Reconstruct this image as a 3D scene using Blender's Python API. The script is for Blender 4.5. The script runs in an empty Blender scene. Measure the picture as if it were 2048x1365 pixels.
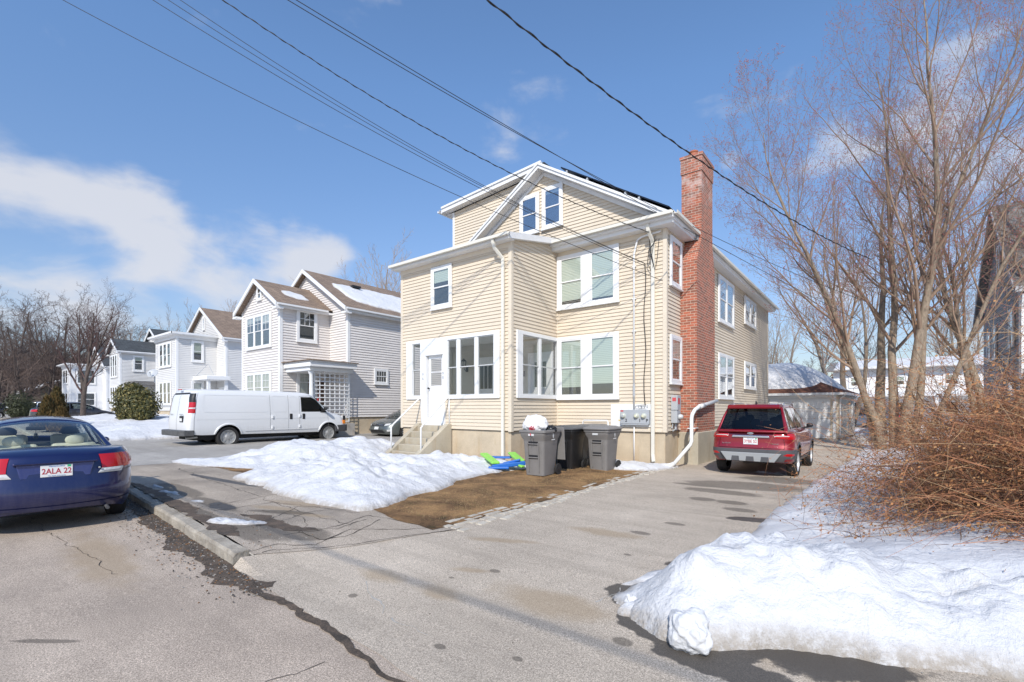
import bpy, bmesh, math, random
import numpy as np
from mathutils import Vector, Matrix, noise
PI = math.pi; R = math.radians
scn = bpy.context.scene
C = scn.collection
rng = random.Random(7)
# ---------------------------------------------------------------- camera calibration (metres; x along the house front, y into the lot)
CAMH = 1.67; FPX = 950.0; YAW = R(38.1); HOR = 817.0
def ray(px):
    a = (px - 1024.0) / FPX
    return (-math.sin(YAW) + math.cos(YAW) * a, math.cos(YAW) + math.sin(YAW) * a)
def onY(px, py, Y):                       # photograph point -> point of the plane y = Y
    dx, dy = ray(px); t = Y / dy
    return Vector((dx * t, Y, CAMH + (HOR - py) * t / FPX))
def onX(px, py, X):
    dx, dy = ray(px); t = X / dx
    return Vector((X, dy * t, CAMH + (HOR - py) * t / FPX))
def onG(px, py, z=0.0):
    dx, dy = ray(px); t = (CAMH - z) * FPX / (py - HOR)
    return Vector((dx * t, dy * t, z))
def atT(px, py, t):
    dx, dy = ray(px)
    return Vector((dx * t, dy * t, CAMH + (HOR - py) * t / FPX))
def lerp(a, b, t): return a + (b - a) * t
def sst(t):
    t = max(0.0, min(1.0, t)); return t * t * (3 - 2 * t)
def interp(x, pts):
    if x <= pts[0][0]: return pts[0][1]
    for (a, va), (b, vb) in zip(pts, pts[1:]):
        if x <= b: return lerp(va, vb, (x - a) / (b - a) if b > a else 0)
    return pts[-1][1]
def sinterp(x, pts):
    if x <= pts[0][0]: return pts[0][1]
    n = len(pts)
    for i in range(n - 1):
        a, va = pts[i]; b, vb = pts[i + 1]
        if x <= b:
            t = (x - a) / (b - a)
            m0 = (vb - pts[i-1][1]) / (b - pts[i-1][0]) if i > 0 else (vb - va) / (b - a)
            m1 = (pts[i+2][1] - va) / (pts[i+2][0] - a) if i < n - 2 else (vb - va) / (b - a)
            h = b - a
            return ((2*t**3-3*t*t+1)*va + (t**3-2*t*t+t)*h*m0 + (-2*t**3+3*t*t)*vb + (t**3-t*t)*h*m1)
    return pts[-1][1]
# ---------------------------------------------------------------- tagging
def tag(o, label=None, cat=None, group=None, kind=None):
    if label: o['label'] = label
    if cat: o['category'] = cat
    if group: o['group'] = group
    if kind: o['kind'] = kind
    return o
def empty(name, loc=(0,0,0), rz=0, label=None, cat=None, group=None, kind=None):
    o = bpy.data.objects.new(name, None); C.objects.link(o)
    o.location = loc; o.rotation_euler = (0, 0, rz); o.empty_display_size = .2
    return tag(o, label, cat, group, kind)
def kids(o): return [c for c in bpy.data.objects if c.parent == o]
def copy_tree(o, parent=None):
    c = o.copy(); C.objects.link(c)
    if parent: c.parent = parent
    for ch in kids(o): copy_tree(ch, c)
    return c
# ---------------------------------------------------------------- mesh builder
class MB:
    def __init__(s): s.v = []; s.f = []; s.m = []; s.mats = []
    def mi(s, m):
        if m is None: return -1
        if m not in s.mats: s.mats.append(m)
        return s.mats.index(m)
    def face(s, pts, m=None):
        b = len(s.v); s.v += [tuple(p) for p in pts]; s.f.append(tuple(range(b, b + len(pts)))); s.m.append(s.mi(m))
    def mesh(s, vs, fs, m=None):
        b = len(s.v); s.v += [tuple(p) for p in vs]; k = s.mi(m)
        for f in fs: s.f.append(tuple(b + i for i in f)); s.m.append(k)
        return s
    def box(s, x0, y0, z0, x1, y1, z1, m=None):
        if x0 > x1: x0, x1 = x1, x0
        if y0 > y1: y0, y1 = y1, y0
        if z0 > z1: z0, z1 = z1, z0
        vs = [(x0,y0,z0),(x1,y0,z0),(x1,y1,z0),(x0,y1,z0),(x0,y0,z1),(x1,y0,z1),(x1,y1,z1),(x0,y1,z1)]
        return s.mesh(vs, [(0,3,2,1),(4,5,6,7),(0,1,5,4),(1,2,6,5),(2,3,7,6),(3,0,4,7)], m)
    def fbox(s, fr, u0, u1, z0, z1, d0, d1, m=None):     # box in a wall frame (origin, u, n)
        O, U, N = fr
        def P(u, z, d): return (O[0] + U[0]*u + N[0]*d, O[1] + U[1]*u + N[1]*d, z)
        vs = [P(u0,z0,d0),P(u1,z0,d0),P(u1,z0,d1),P(u0,z0,d1),P(u0,z1,d0),P(u1,z1,d0),P(u1,z1,d1),P(u0,z1,d1)]
        return s.mesh(vs, [(0,1,2,3),(7,6,5,4),(4,5,1,0),(5,6,2,1),(6,7,3,2),(7,4,0,3)], m)
    def beam(s, p, q, w, h, m=None, up=(0,0,1)):          # bar from p to q, w wide, h high
        p = Vector(p); q = Vector(q); d = (q - p).normalized(); up = Vector(up)
        sd = d.cross(up)
        if sd.length < 1e-5: sd = d.cross(Vector((1,0,0)))
        sd.normalize(); u2 = sd.cross(d)
        vs = []
        for c in (p, q):
            for a, b in ((-1,-1),(1,-1),(1,1),(-1,1)): vs.append(c + sd*(a*w/2) + u2*(b*h/2))
        return s.mesh(vs, [(3,2,1,0),(4,5,6,7),(0,1,5,4),(1,2,6,5),(2,3,7,6),(3,0,4,7)], m)
    def tube(s, pts, r, n=8, m=None, caps=True):
        pts = [Vector(p) for p in pts]; k = len(pts)
        rs = r if isinstance(r, (list, tuple)) else [r] * k
        vs = []; prev = None
        for i, p in enumerate(pts):
            d = (pts[min(i+1,k-1)] - pts[max(i-1,0)])
            if d.length < 1e-9: d = Vector((0,0,1))
            d.normalize()
            if prev is None:
                a = Vector((0,0,1)) if abs(d.z) < .9 else Vector((1,0,0)); prev = d.cross(a).normalized()
            e = prev - d * prev.dot(d)
            if e.length < 1e-6: e = d.orthogonal()
            e.normalize(); prev = e; g = d.cross(e)
            for j in range(n):
                an = 2*PI*j/n; vs.append(p + (e*math.cos(an) + g*math.sin(an)) * rs[i])
        fs = [(i*n+j, i*n+(j+1)%n, (i+1)*n+(j+1)%n, (i+1)*n+j) for i in range(k-1) for j in range(n)]
        if caps: fs += [tuple(range(n-1,-1,-1)), tuple((k-1)*n+j for j in range(n))]
        return s.mesh(vs, fs, m)
    def lathe(s, prof, c, ax='z', n=24, m=None, caps=True):           # profile (radius, along axis)
        vs = []
        for r, h in prof:
            for j in range(n):
                a = 2*PI*j/n; x, y = r*math.cos(a), r*math.sin(a)
                p = {'z': (x, y, h), 'x': (h, x, y), 'y': (y, h, x)}[ax]
                vs.append((p[0]+c[0], p[1]+c[1], p[2]+c[2]))
        k = len(prof)
        fs = [(i*n+j, i*n+(j+1)%n, (i+1)*n+(j+1)%n, (i+1)*n+j) for i in range(k-1) for j in range(n)]
        if caps: fs += [tuple(range(n-1,-1,-1)), tuple((k-1)*n+j for j in range(n))]
        return s.mesh(vs, fs, m)
    def prism(s, poly, a0, a1, ax='y', m=None):            # 2-D outline swept along an axis
        def P(u, w, a): return {'y': (u, a, w), 'x': (a, u, w), 'z': (u, w, a)}[ax]
        n = len(poly); vs = [P(u, w, a0) for u, w in poly] + [P(u, w, a1) for u, w in poly]
        return s.mesh(vs, [tuple(range(n-1,-1,-1)), tuple(range(n, 2*n))] + [(i, (i+1)%n, n+(i+1)%n, n+i) for i in range(n)], m)
    def build(s, name, mat=None, parent=None, smooth=False, bevel=0, subsurf=0, loc=None, local=False, recalc=True, uv=True, segs=1):
        me = bpy.data.meshes.new(name)
        off = Vector((0,0,0))
        if parent is not None and not local:
            p = parent
            while p is not None: off = off + Vector(p.location); p = p.parent
        if loc is not None: off = Vector(loc)
        vs = [(a-off.x, b-off.y, c-off.z) for a, b, c in s.v] if off.length > 0 else s.v
        me.from_pydata(vs, [], s.f); me.update()
        if mat is not None: me.materials.append(mat)
        for m in s.mats:
            if m is not None and (mat is None or m is not mat): me.materials.append(m)
        if s.mats:
            base = [me.materials.find(m.name) if m is not None else 0 for m in s.mats]
            me.polygons.foreach_set('material_index', [max(0, base[k]) if k >= 0 else 0 for k in s.m])
        if recalc:
            bm = bmesh.new(); bm.from_mesh(me)
            bmesh.ops.remove_doubles(bm, verts=bm.verts, dist=1e-5)
            bmesh.ops.recalc_face_normals(bm, faces=bm.faces); bm.to_mesh(me); bm.free()
        if uv: box_uv(me, off)
        o = bpy.data.objects.new(name, me); C.objects.link(o)
        if loc is not None: o.location = loc
        if parent is not None: o.parent = parent
        if smooth:
            me.polygons.foreach_set('use_smooth', [True]*len(me.polygons))
        if bevel:
            b = o.modifiers.new('b', 'BEVEL'); b.width = bevel; b.segments = segs; b.limit_method = 'ANGLE'; b.angle_limit = R(40)
        if subsurf:
            b = o.modifiers.new('s', 'SUBSURF'); b.levels = b.render_levels = subsurf
        return o
def box_uv(me, off):
    if not me.polygons: return
    nv = len(me.vertices); co = np.empty(nv*3, np.float32); me.vertices.foreach_get('co', co); co = co.reshape(-1,3) + np.array(off, np.float32)
    nl = len(me.loops); vi = np.empty(nl, np.int32); me.loops.foreach_get('vertex_index', vi)
    npoly = len(me.polygons); nr = np.empty(npoly*3, np.float32); me.polygons.foreach_get('normal', nr); nr = np.abs(nr.reshape(-1,3))
    lt = np.empty(npoly, np.int32); me.polygons.foreach_get('loop_total', lt)
    pl = np.repeat(np.arange(npoly), lt); ax = nr[pl]; p = co[vi]
    isz = (ax[:,2] > .75); isx = (~isz) & (ax[:,0] >= ax[:,1])
    u = np.where(isz, p[:,0], np.where(isx, p[:,1], p[:,0])); v = np.where(isz, p[:,1], p[:,2])
    l = me.uv_layers.new(name='UVMap'); l.data.foreach_set('uv', np.stack([u, v], 1).astype(np.float32).ravel())
def autosmooth(o, ang=35):
    me = o.data
    me.polygons.foreach_set('use_smooth', [True]*len(me.polygons))
    try: me.set_sharp_from_angle(angle=R(ang))
    except Exception: pass
def cut(o, cutter):                       # boolean difference, baked; the cutter is removed
    m = o.modifiers.new('c', 'BOOLEAN'); m.operation = 'DIFFERENCE'; m.object = cutter; m.solver = 'EXACT'
    try: m.material_mode = 'TRANSFER'
    except Exception: pass
    dg = bpy.context.evaluated_depsgraph_get(); dg.update()
    me = bpy.data.meshes.new_from_object(o.evaluated_get(dg), preserve_all_data_layers=True, depsgraph=dg)
    o.modifiers.clear(); o.data = me
    bpy.data.objects.remove(cutter, do_unlink=True)
def text(body, size, mat, parent, loc, rot, name='lettering', sx=1, depth=.001, bold=0):
    cu = bpy.data.curves.new('t', 'FONT'); cu.body = body; cu.size = size; cu.align_x = 'CENTER'; cu.align_y = 'CENTER'; cu.extrude = depth; cu.offset = bold
    t = bpy.data.objects.new('t', cu); C.objects.link(t)
    dg = bpy.context.evaluated_depsgraph_get(); dg.update()
    me = bpy.data.meshes.new_from_object(t.evaluated_get(dg))
    bpy.data.objects.remove(t, do_unlink=True)
    me.materials.clear(); me.materials.append(mat)
    o = bpy.data.objects.new(name, me); C.objects.link(o); o.parent = parent; o.location = loc; o.rotation_euler = rot; o.scale = (sx, 1, 1)
    return o
# ---------------------------------------------------------------- materials
class NT:
    def __init__(s, name):
        s.mat = bpy.data.materials.new(name); s.mat.use_nodes = True; s.t = s.mat.node_tree
        s.b = s.t.nodes['Principled BSDF']; s.x = -300
    def n(s, ty, **kw):
        nd = s.t.nodes.new(ty)
        for k, v in kw.items(): setattr(nd, k, v)
        return nd
    def l(s, a, b): s.t.links.new(a, b)
    def pos(s, mode='geo'):
        if mode == 'geo': return s.n('ShaderNodeNewGeometry').outputs['Position']
        return s.n('ShaderNodeTexCoord').outputs[{'obj': 'Object', 'uv': 'UV'}[mode]]
    def noise(s, vec, scale, detail=4, rough=.55, dist=0):
        nd = s.n('ShaderNodeTexNoise'); s.l(vec, nd.inputs['Vector']); nd.inputs['Scale'].default_value = scale
        nd.inputs['Detail'].default_value = detail; nd.inputs['Roughness'].default_value = rough; nd.inputs['Distortion'].default_value = dist
        return nd.outputs['Fac']
    def ramp(s, fac, stops):
        nd = s.n('ShaderNodeValToRGB'); s.l(fac, nd.inputs[0]); e = nd.color_ramp.elements
        while len(e) < len(stops): e.new(.5)
        for i, (p, c) in enumerate(stops):
            e[i].position = p; e[i].color = (c, c, c, 1) if isinstance(c, (int, float)) else (*c, 1)
        return nd.outputs[0]
    def mix(s, fac, a, b, blend='MIX'):
        nd = s.n('ShaderNodeMix', data_type='RGBA', blend_type=blend)
        for ii, v in ((0, fac), (6, a), (7, b)):
            sk = nd.inputs[ii]
            if hasattr(v, 'links'): s.l(v, sk)
            elif isinstance(v, (int, float)): sk.default_value = v if ii == 0 else (v, v, v, 1)
            else: sk.default_value = (*v, 1)
        return nd.outputs[2]
    def math(s, op, a, b=None, c=None):
        nd = s.n('ShaderNodeMath', operation=op)
        for i, v in enumerate((a, b, c)):
            if v is None: continue
            if isinstance(v, (int, float)): nd.inputs[i].default_value = v
            else: s.l(v, nd.inputs[i])
        return nd.outputs[0]
    def scale(s, vec, sc):
        nd = s.n('ShaderNodeMapping'); s.l(vec, nd.inputs[0]); nd.inputs['Scale'].default_value = sc
        return nd.outputs[0]
    def bump(s, h, strength, dist=.01):
        nd = s.n('ShaderNodeBump'); s.l(h, nd.inputs['Height']); nd.inputs['Strength'].default_value = strength; nd.inputs['Distance'].default_value = dist
        s.l(nd.outputs[0], s.b.inputs['Normal'])
    def setc(s, v):
        if isinstance(v, tuple): s.b.inputs['Base Color'].default_value = (*v, 1)
        else: s.l(v, s.b.inputs['Base Color'])
    def p(s, **kw):
        for k, v in kw.items():
            sk = s.b.inputs[k.replace('_', ' ')]
            if hasattr(v, 'links'): s.l(v, sk)
            else: sk.default_value = v
        return s
    def blobs(s, vec, lst, warp=.25, wscale=3, soft=.35, det=3):   # union of noise-warped ellipses (x, y, rx, ry, rot)
        sep = s.n('ShaderNodeSeparateXYZ'); s.l(vec, sep.inputs[0]); X, Y = sep.outputs[0], sep.outputs[1]
        nz = s.math('MULTIPLY_ADD', s.noise(vec, wscale, det, .6), warp*4, -warp*2)
        out = None
        for (x, y, rx, ry, rot) in lst:
            c, sn = math.cos(rot), math.sin(rot)
            dx = s.math('SUBTRACT', X, x); dy = s.math('SUBTRACT', Y, y)
            u = s.math('ADD', s.math('MULTIPLY', dx, c/rx), s.math('MULTIPLY', dy, sn/rx))
            v = s.math('ADD', s.math('MULTIPLY', dx, -sn/ry), s.math('MULTIPLY', dy, c/ry))
            d = s.math('SQRT', s.math('ADD', s.math('MULTIPLY', u, u), s.math('MULTIPLY', v, v)))
            d = s.math('ADD', d, nz)
            k = s.n('ShaderNodeMapRange'); k.interpolation_type = 'SMOOTHSTEP'; s.l(d, k.inputs[0])
            k.inputs[1].default_value = 1 + soft/2; k.inputs[2].default_value = 1 - soft/2; k.inputs[3].default_value = 0; k.inputs[4].default_value = 1
            out = k.outputs[0] if out is None else s.math('MAXIMUM', out, k.outputs[0])
        return out
def simple(name, col, rough=.5, metal=0, spec=.5, vary=0, vscale=4, bump=0, bscale=40, mode='obj', coat=0):
    t = NT(name); t.p(Roughness=rough, Metallic=metal); t.b.inputs['Specular IOR Level'].default_value = spec
    if coat: t.p(Coat_Weight=coat, Coat_Roughness=.03)
    vec = t.pos(mode)
    if vary:
        d = tuple(c*(1-vary) for c in col); u = tuple(min(1, c*(1+vary*.6)) for c in col)
        t.setc(t.ramp(t.noise(vec, vscale, 6, .65), [(.3, d), (.5, col), (.72, u)]))
    else: t.setc(col)
    if bump: t.bump(t.noise(vec, bscale, 5, .6), bump)
    return t.mat
# ---------------------------------------------------------------- camera, sun, sky
cam = bpy.data.cameras.new('camera'); cam.sensor_width = 36; cam.lens = 36*FPX/2048; cam.shift_y = (HOR-682.5)/2048
cam.clip_start = .05; cam.clip_end = 3000
co_ = bpy.data.objects.new('camera', cam); C.objects.link(co_); co_.location = (0,0,CAMH); co_.rotation_euler = (R(90), 0, YAW); scn.camera = co_
SUN = Vector((.53, -1.0, 0)).normalized(); ELEV = R(39)
sv = Vector((SUN.x*math.cos(ELEV), SUN.y*math.cos(ELEV), math.sin(ELEV)))
sl = bpy.data.lights.new('sun', 'SUN'); sl.energy = 3.7; sl.angle = R(.5); sl.color = (1, .945, .87)
so = bpy.data.objects.new('sun', sl); C.objects.link(so); so.rotation_euler = sv.to_track_quat('Z', 'Y').to_euler(); so.location = (0,0,40)
w = bpy.data.worlds.new('World'); scn.world = w; w.use_nodes = True
nt = w.node_tree; bg = nt.nodes['Background']
def wn(ty, **kw):
    n = nt.nodes.new(ty)
    for k, v in kw.items(): setattr(n, k, v)
    return n
sky = wn('ShaderNodeTexSky', sky_type='NISHITA', sun_disc=False); sky.sun_elevation = ELEV; sky.sun_rotation = math.atan2(SUN.x, SUN.y)
sky.altitude = 0; sky.air_density = 1.0; sky.dust_density = .35; sky.ozone_density = 2.2
tc = wn('ShaderNodeTexCoord')
def skydir(px, py):
    dx, dy = ray(px); return Vector((dx, dy, (HOR-py)/FPX)).normalized()
def wm(op, a, b=None, c=None):
    n = wn('ShaderNodeMath', operation=op)
    for i, v in enumerate((a, b, c)):
        if v is None: continue
        if isinstance(v, (int, float)): n.inputs[i].default_value = v
        else: nt.links.new(v, n.inputs[i])
    return n.outputs[0]
nrm = wn('ShaderNodeVectorMath', operation='NORMALIZE'); nt.links.new(tc.outputs['Generated'], nrm.inputs[0])
mp = wn('ShaderNodeMapping'); nt.links.new(nrm.outputs[0], mp.inputs[0]); mp.inputs['Scale'].default_value = (1, 1, 2.1); mp.inputs['Location'].default_value = (.37, 1.2, .2)
cn = wn('ShaderNodeTexNoise'); nt.links.new(mp.outputs[0], cn.inputs[0]); cn.inputs['Scale'].default_value = 5.2; cn.inputs['Detail'].default_value = 9; cn.inputs['Roughness'].default_value = .52; cn.inputs['Distortion'].default_value = .25
# cloud fields: direction, angular radius, strength
mask = None
for (px, py, rad, stg) in [(300,455,8.5,.33),(150,430,6,.28),(480,510,8,.33),(610,520,7,.30),(40,480,8,.28),(380,550,9,.26),(650,560,7,.18),(1800,350,12,.20),(1720,480,11,.18),(1950,450,14,.17),(1930,30,6,.14),(165,285,4.0,.15),(1462,322,1.7,.18),(20,240,4,.14),(60,570,15,.18),(1990,600,14,.22)]:
    d = skydir(px, py)
    dp = wn('ShaderNodeVectorMath', operation='DOT_PRODUCT'); nt.links.new(nrm.outputs[0], dp.inputs[0]); dp.inputs[1].default_value = d
    mr = wn('ShaderNodeMapRange', interpolation_type='SMOOTHSTEP'); nt.links.new(dp.outputs['Value'], mr.inputs[0])
    mr.inputs[1].default_value = math.cos(R(rad)); mr.inputs[2].default_value = math.cos(R(rad*.15)); mr.inputs[3].default_value = 0; mr.inputs[4].default_value = stg
    mask = mr.outputs[0] if mask is None else wm('MAXIMUM', mask, mr.outputs[0])
cf = wm('ADD', cn.outputs['Fac'], mask)
cr = wn('ShaderNodeMapRange', interpolation_type='SMOOTHSTEP'); nt.links.new(cf, cr.inputs[0]); cr.inputs[1].default_value = .62; cr.inputs[2].default_value = .88
cmx = wn('ShaderNodeMix', data_type='RGBA'); nt.links.new(wm('MULTIPLY', cr.outputs[0], .85), cmx.inputs[0]); 
hs = wn('ShaderNodeMix', data_type='RGBA', blend_type='MULTIPLY'); hs.inputs[0].default_value = 1
nt.links.new(sky.outputs[0], hs.inputs[6]); hs.inputs[7].default_value = (1.22, 1.42, 1.59, 1)
SKYMUL = hs.inputs[7]
sz = wn('ShaderNodeSeparateXYZ'); nt.links.new(nrm.outputs[0], sz.inputs[0])
hz = wn('ShaderNodeValToRGB'); nt.links.new(sz.outputs[2], hz.inputs[0]); e_ = hz.color_ramp.elements; e_[0].position = 0; e_[0].color = (.60,.47,.42,1); e_[1].position = .55; e_[1].color = (1,1,1,1); e2 = e_.new(.2); e2.color = (.84,.72,.69,1)
h2 = wn('ShaderNodeMix', data_type='RGBA', blend_type='MULTIPLY'); h2.inputs[0].default_value = 1; nt.links.new(hs.outputs[2], h2.inputs[6]); nt.links.new(hz.outputs[0], h2.inputs[7])
nt.links.new(h2.outputs[2], cmx.inputs[6]); cmx.inputs[7].default_value = (5.6, 5.7, 6.1, 1)
CLOUD = cmx.inputs[7]
nt.links.new(cmx.outputs[2], bg.inputs[0]); bg.inputs[1].default_value = .12
scn.view_settings.view_transform = 'Standard'; scn.view_settings.look = 'None'; scn.view_settings.exposure = .17; scn.view_settings.gamma = 1
scn.cycles.use_denoising = True
scn.cycles.max_bounces = 6; scn.cycles.transparent_max_bounces = 12; scn.cycles.caustics_reflective = False; scn.cycles.caustics_refractive = False

# ---------------------------------------------------------------- ground shape
def yk(x): return 2.14 + .053*(-5.42 - x)               # street face of the kerb
def G0(x):
    d = max(0, -x-5); return .0175*min(d, 14) + .0105*max(0, min(d, 50)-14)
def H(x, y):
    k = y - yk(x)
    road = 0.0
    drive = .09*sst(k/2.2)
    side = .125 if k > 0 else 0
    f = sst((-x - 4.7)/1.0)
    return G0(x) + max(drive, lerp(drive, side, f) if k > 0 else 0)
def asphalt(name, base, dark, light, stains=(), wet=(), tan=(), scale=1.0, grit=1.0):
    t = NT(name); P = t.pos()
    big = t.noise(P, .55, 5, .6); mid = t.noise(P, 2.6, 5, .65); fine = t.noise(P, 95, 3, .7); f2 = t.noise(P, 260, 2, .6)
    c = t.ramp(big, [(.32, dark), (.52, base), (.72, light)])
    c = t.mix(t.math('MULTIPLY', t.ramp(mid, [(.38, 0), (.68, 1)]), .35), c, tuple(v*.82 for v in base))
    g = t.ramp(fine, [(.34, .42), (.5, 1.0), (.66, 1.6)])
    c = t.mix(.75*grit, c, g, 'MULTIPLY')
    g2 = t.ramp(f2, [(.38, .5), (.5, 1.0), (.62, 1.7)])
    c = t.mix(.7*grit, c, g2, 'MULTIPLY')
    st_ = t.noise(t.scale(P, (.35, 3.2, 1)), 1.4, 5, .6); c = t.mix(t.math('MULTIPLY', t.ramp(st_, [(.46, 0), (.66, 1)]), .30), c, tuple(v*.62 for v in base))
    if tan: c = t.mix(t.math('MULTIPLY', t.blobs(P, tan, .3, 4, .9), .55), c, (.34, .25, .15))
    if stains: c = t.mix(t.math('MULTIPLY', t.blobs(P, stains, .16, 5, .35), .62), c, (.075, .064, .05))
    rough = .88
    if wet:
        wm_ = t.blobs(P, wet, .26, 6, .16, 6); c = t.mix(t.math('MULTIPLY', wm_, .86), c, (.038, .036, .034))
        rough = t.math('MULTIPLY_ADD', wm_, -.42, .88)
    t.setc(c); t.p(Roughness=rough); t.b.inputs['Specular IOR Level'].default_value = .35
    t.bump(t.math('ADD', fine, t.math('MULTIPLY', f2, .6)), .55, .006)
    return t.mat
def gpt(px, py, z=.08):
    p = onG(px, py, z); return p.x, p.y
def gw(px, py, rx, ry, rot=0, z=.08): x, y = gpt(px, py, z); return (x, y, rx, ry, rot)
drive_stains = [gw(1490,973,1.1,.55,.2), gw(1560,962,.8,.5), gw(1405,1000,.22,.16), gw(1462,1007,.25,.16), gw(1480,1022,.25,.14), gw(1400,972,.5,.16), gw(1440,985,.7,.25), gw(1350,1050,.15,.08), gw(1280,1068,.13,.07), gw(880,1290,.05,.03,0,.02), gw(1035,1317,.04,.025,0,.02), gw(990,1141,.06,.04), gw(903,1150,.03,.02), gw(1255,1112,.04,.03), gw(1244,1292,.07,.05,0,.02), gw(706,1176,.05,.04)]
drive_wet = [gw(1243,1205,.07,.16,.2,.03), gw(1335,1290,.22,.08,.2,.02), gw(1512,1042,.36,.16,.3), gw(1560,1290,.75,.42,-.2,.02), gw(1440,1300,.34,.26,0,.02), gw(1578,1316,.16,.12,0,.02), gw(1680,1337,.20,.10,0,.02), gw(1250,1195,.16,.18,0,.04), gw(1262,1232,.10,.10), gw(1300,1262,.22,.12,.3,.03), gw(1390,1130,.12,.30,-.9), gw(1440,1342,.45,.14,0,.02)]
drive_tan = [gw(740,1070,.35,.22), gw(1000,1083,.4,.08,.4), gw(942,1138,.2,.06,.4), gw(880,1176,.25,.1), gw(1210,1067,.45,.15,.1), gw(1660,1350,.5,.3,0,.0), gw(760,1140,.3,.12), gw(1100,1200,.5,.2)]
A_drive = asphalt('driveway_asphalt', (.475,.405,.323), (.385,.328,.262), (.56,.482,.39), drive_stains, drive_wet, drive_tan)
A_road = asphalt('road_asphalt', (.445,.365,.29), (.335,.275,.22), (.54,.45,.36), [gw(90,1283,.24,.030,.66,0)], [], [gw(200,1120,1.1,.25,-.05,0)])
A_walk = asphalt('sidewalk_asphalt', (.39,.33,.265), (.23,.197,.16), (.49,.42,.34), [(-6.2,2.7,.7,.22,0),(-8.2,2.95,.8,.14,0),(-9.9,3.0,1.0,.2,0),(-6.9,3.35,.5,.1,.5),(-5.6,3.0,.35,.22,.4),(-7.2,2.55,1.6,.12,-.04)], [(-7.9,2.95,.38,.13,0),(-9.4,2.6,.3,.08,0),(-10.5,3.9,1.3,.09,.1)], [gw(600,1015,.55,.13,.3,.12), gw(545,1023,.4,.1,.3,.12), gw(615,1035,.4,.08,.3,.12)])
A_side = asphalt('side_driveway_asphalt', (.38,.355,.32), (.29,.27,.24), (.46,.43,.385))
def soilmat():
    t = NT('bare_lawn_soil'); P = t.pos()
    a = t.noise(P, 1.3, 6, .7, .4); f = t.noise(t.scale(P, (1, 1, 1)), 55, 5, .75); m = t.noise(P, 7, 5, .7)
    c = t.ramp(a, [(.32, (.07,.045,.027)), (.46, (.20,.118,.060)), (.60, (.36,.215,.10))])
    c = t.mix(.8, c, t.ramp(f, [(.30, .35), (.5, 1.0), (.70, 1.7)]), 'MULTIPLY')
    c = t.mix(t.math('MULTIPLY', t.ramp(m, [(.55, 0), (.7, 1)]), .35), c, (.10, .095, .03))
    t.setc(c); t.p(Roughness=.95); t.b.inputs['Specular IOR Level'].default_value = .15; t.bump(f, .8, .02)
    return t.mat
SOIL = soilmat()
def dirtmat():
    t = NT('gutter_dirt'); P = t.pos()
    f = t.noise(P, 70, 6, .8); m = t.noise(P, 5, 5, .7)
    c = t.ramp(m, [(.35, (.060,.047,.036)), (.6, (.135,.098,.070))])
    c = t.mix(.9, c, t.ramp(f, [(.3, .35), (.5, 1.0), (.72, 2.2)]), 'MULTIPLY')
    t.setc(c); t.p(Roughness=.85); t.bump(f, .9, .015); return t.mat
DIRT = dirtmat()
def snowmat(name='snow', dirt=.5, soft=1.0):
    t = NT(name); P = t.pos()
    m = t.noise(P, 1.6, 5, .6); f = t.noise(P, 22, 6, .7); b = t.noise(P, 6, 6, .62, .3)
    c = t.ramp(m, [(.35, (.64,.645,.655)), (.6, (.71,.71,.715))])
    d = t.noise(P, 3.3, 8, .78, .6)
    c = t.mix(t.math('MULTIPLY', t.ramp(d, [(.57, 0), (.72, 1)]), dirt), c, (.50,.44,.36))
    at = t.n('ShaderNodeAttribute', attribute_name='low')
    e = t.math('MULTIPLY', at.outputs['Fac'], t.ramp(t.noise(P, 12, 6, .75), [(.30, 0), (.55, 1)]))
    c = t.mix(t.math('MULTIPLY', e, .85), c, (.33,.28,.22))
    c = t.mix(t.math('MULTIPLY', t.ramp(t.noise(P, 75, 3, .8), [(.64, 0), (.70, 1)]), dirt*1.1), c, (.30,.26,.22))
    t.setc(c); t.p(Roughness=.62); t.b.inputs['Specular IOR Level'].default_value = .25
    t.p(Subsurface_Weight=.0)
    t.bump(t.math('ADD', t.math('MULTIPLY', b, 1.0), t.math('MULTIPLY', f, .35)), .9*soft, .06)
    return t.mat
SNOW = snowmat(); SNOWC = snowmat('clean_snow', .12, .7)
def groundmat():
    t = NT('winter_ground'); P = t.pos(); m = t.noise(P, .25, 6, .65); f = t.noise(P, 9, 5, .7)
    g = t.ramp(f, [(.35, (.06,.045,.028)), (.65, (.14,.10,.058))])
    t.setc(t.mix(t.ramp(m, [(.38, 0), (.46, 1)]), g, (.8,.8,.81))); t.p(Roughness=.9); return t.mat
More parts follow.
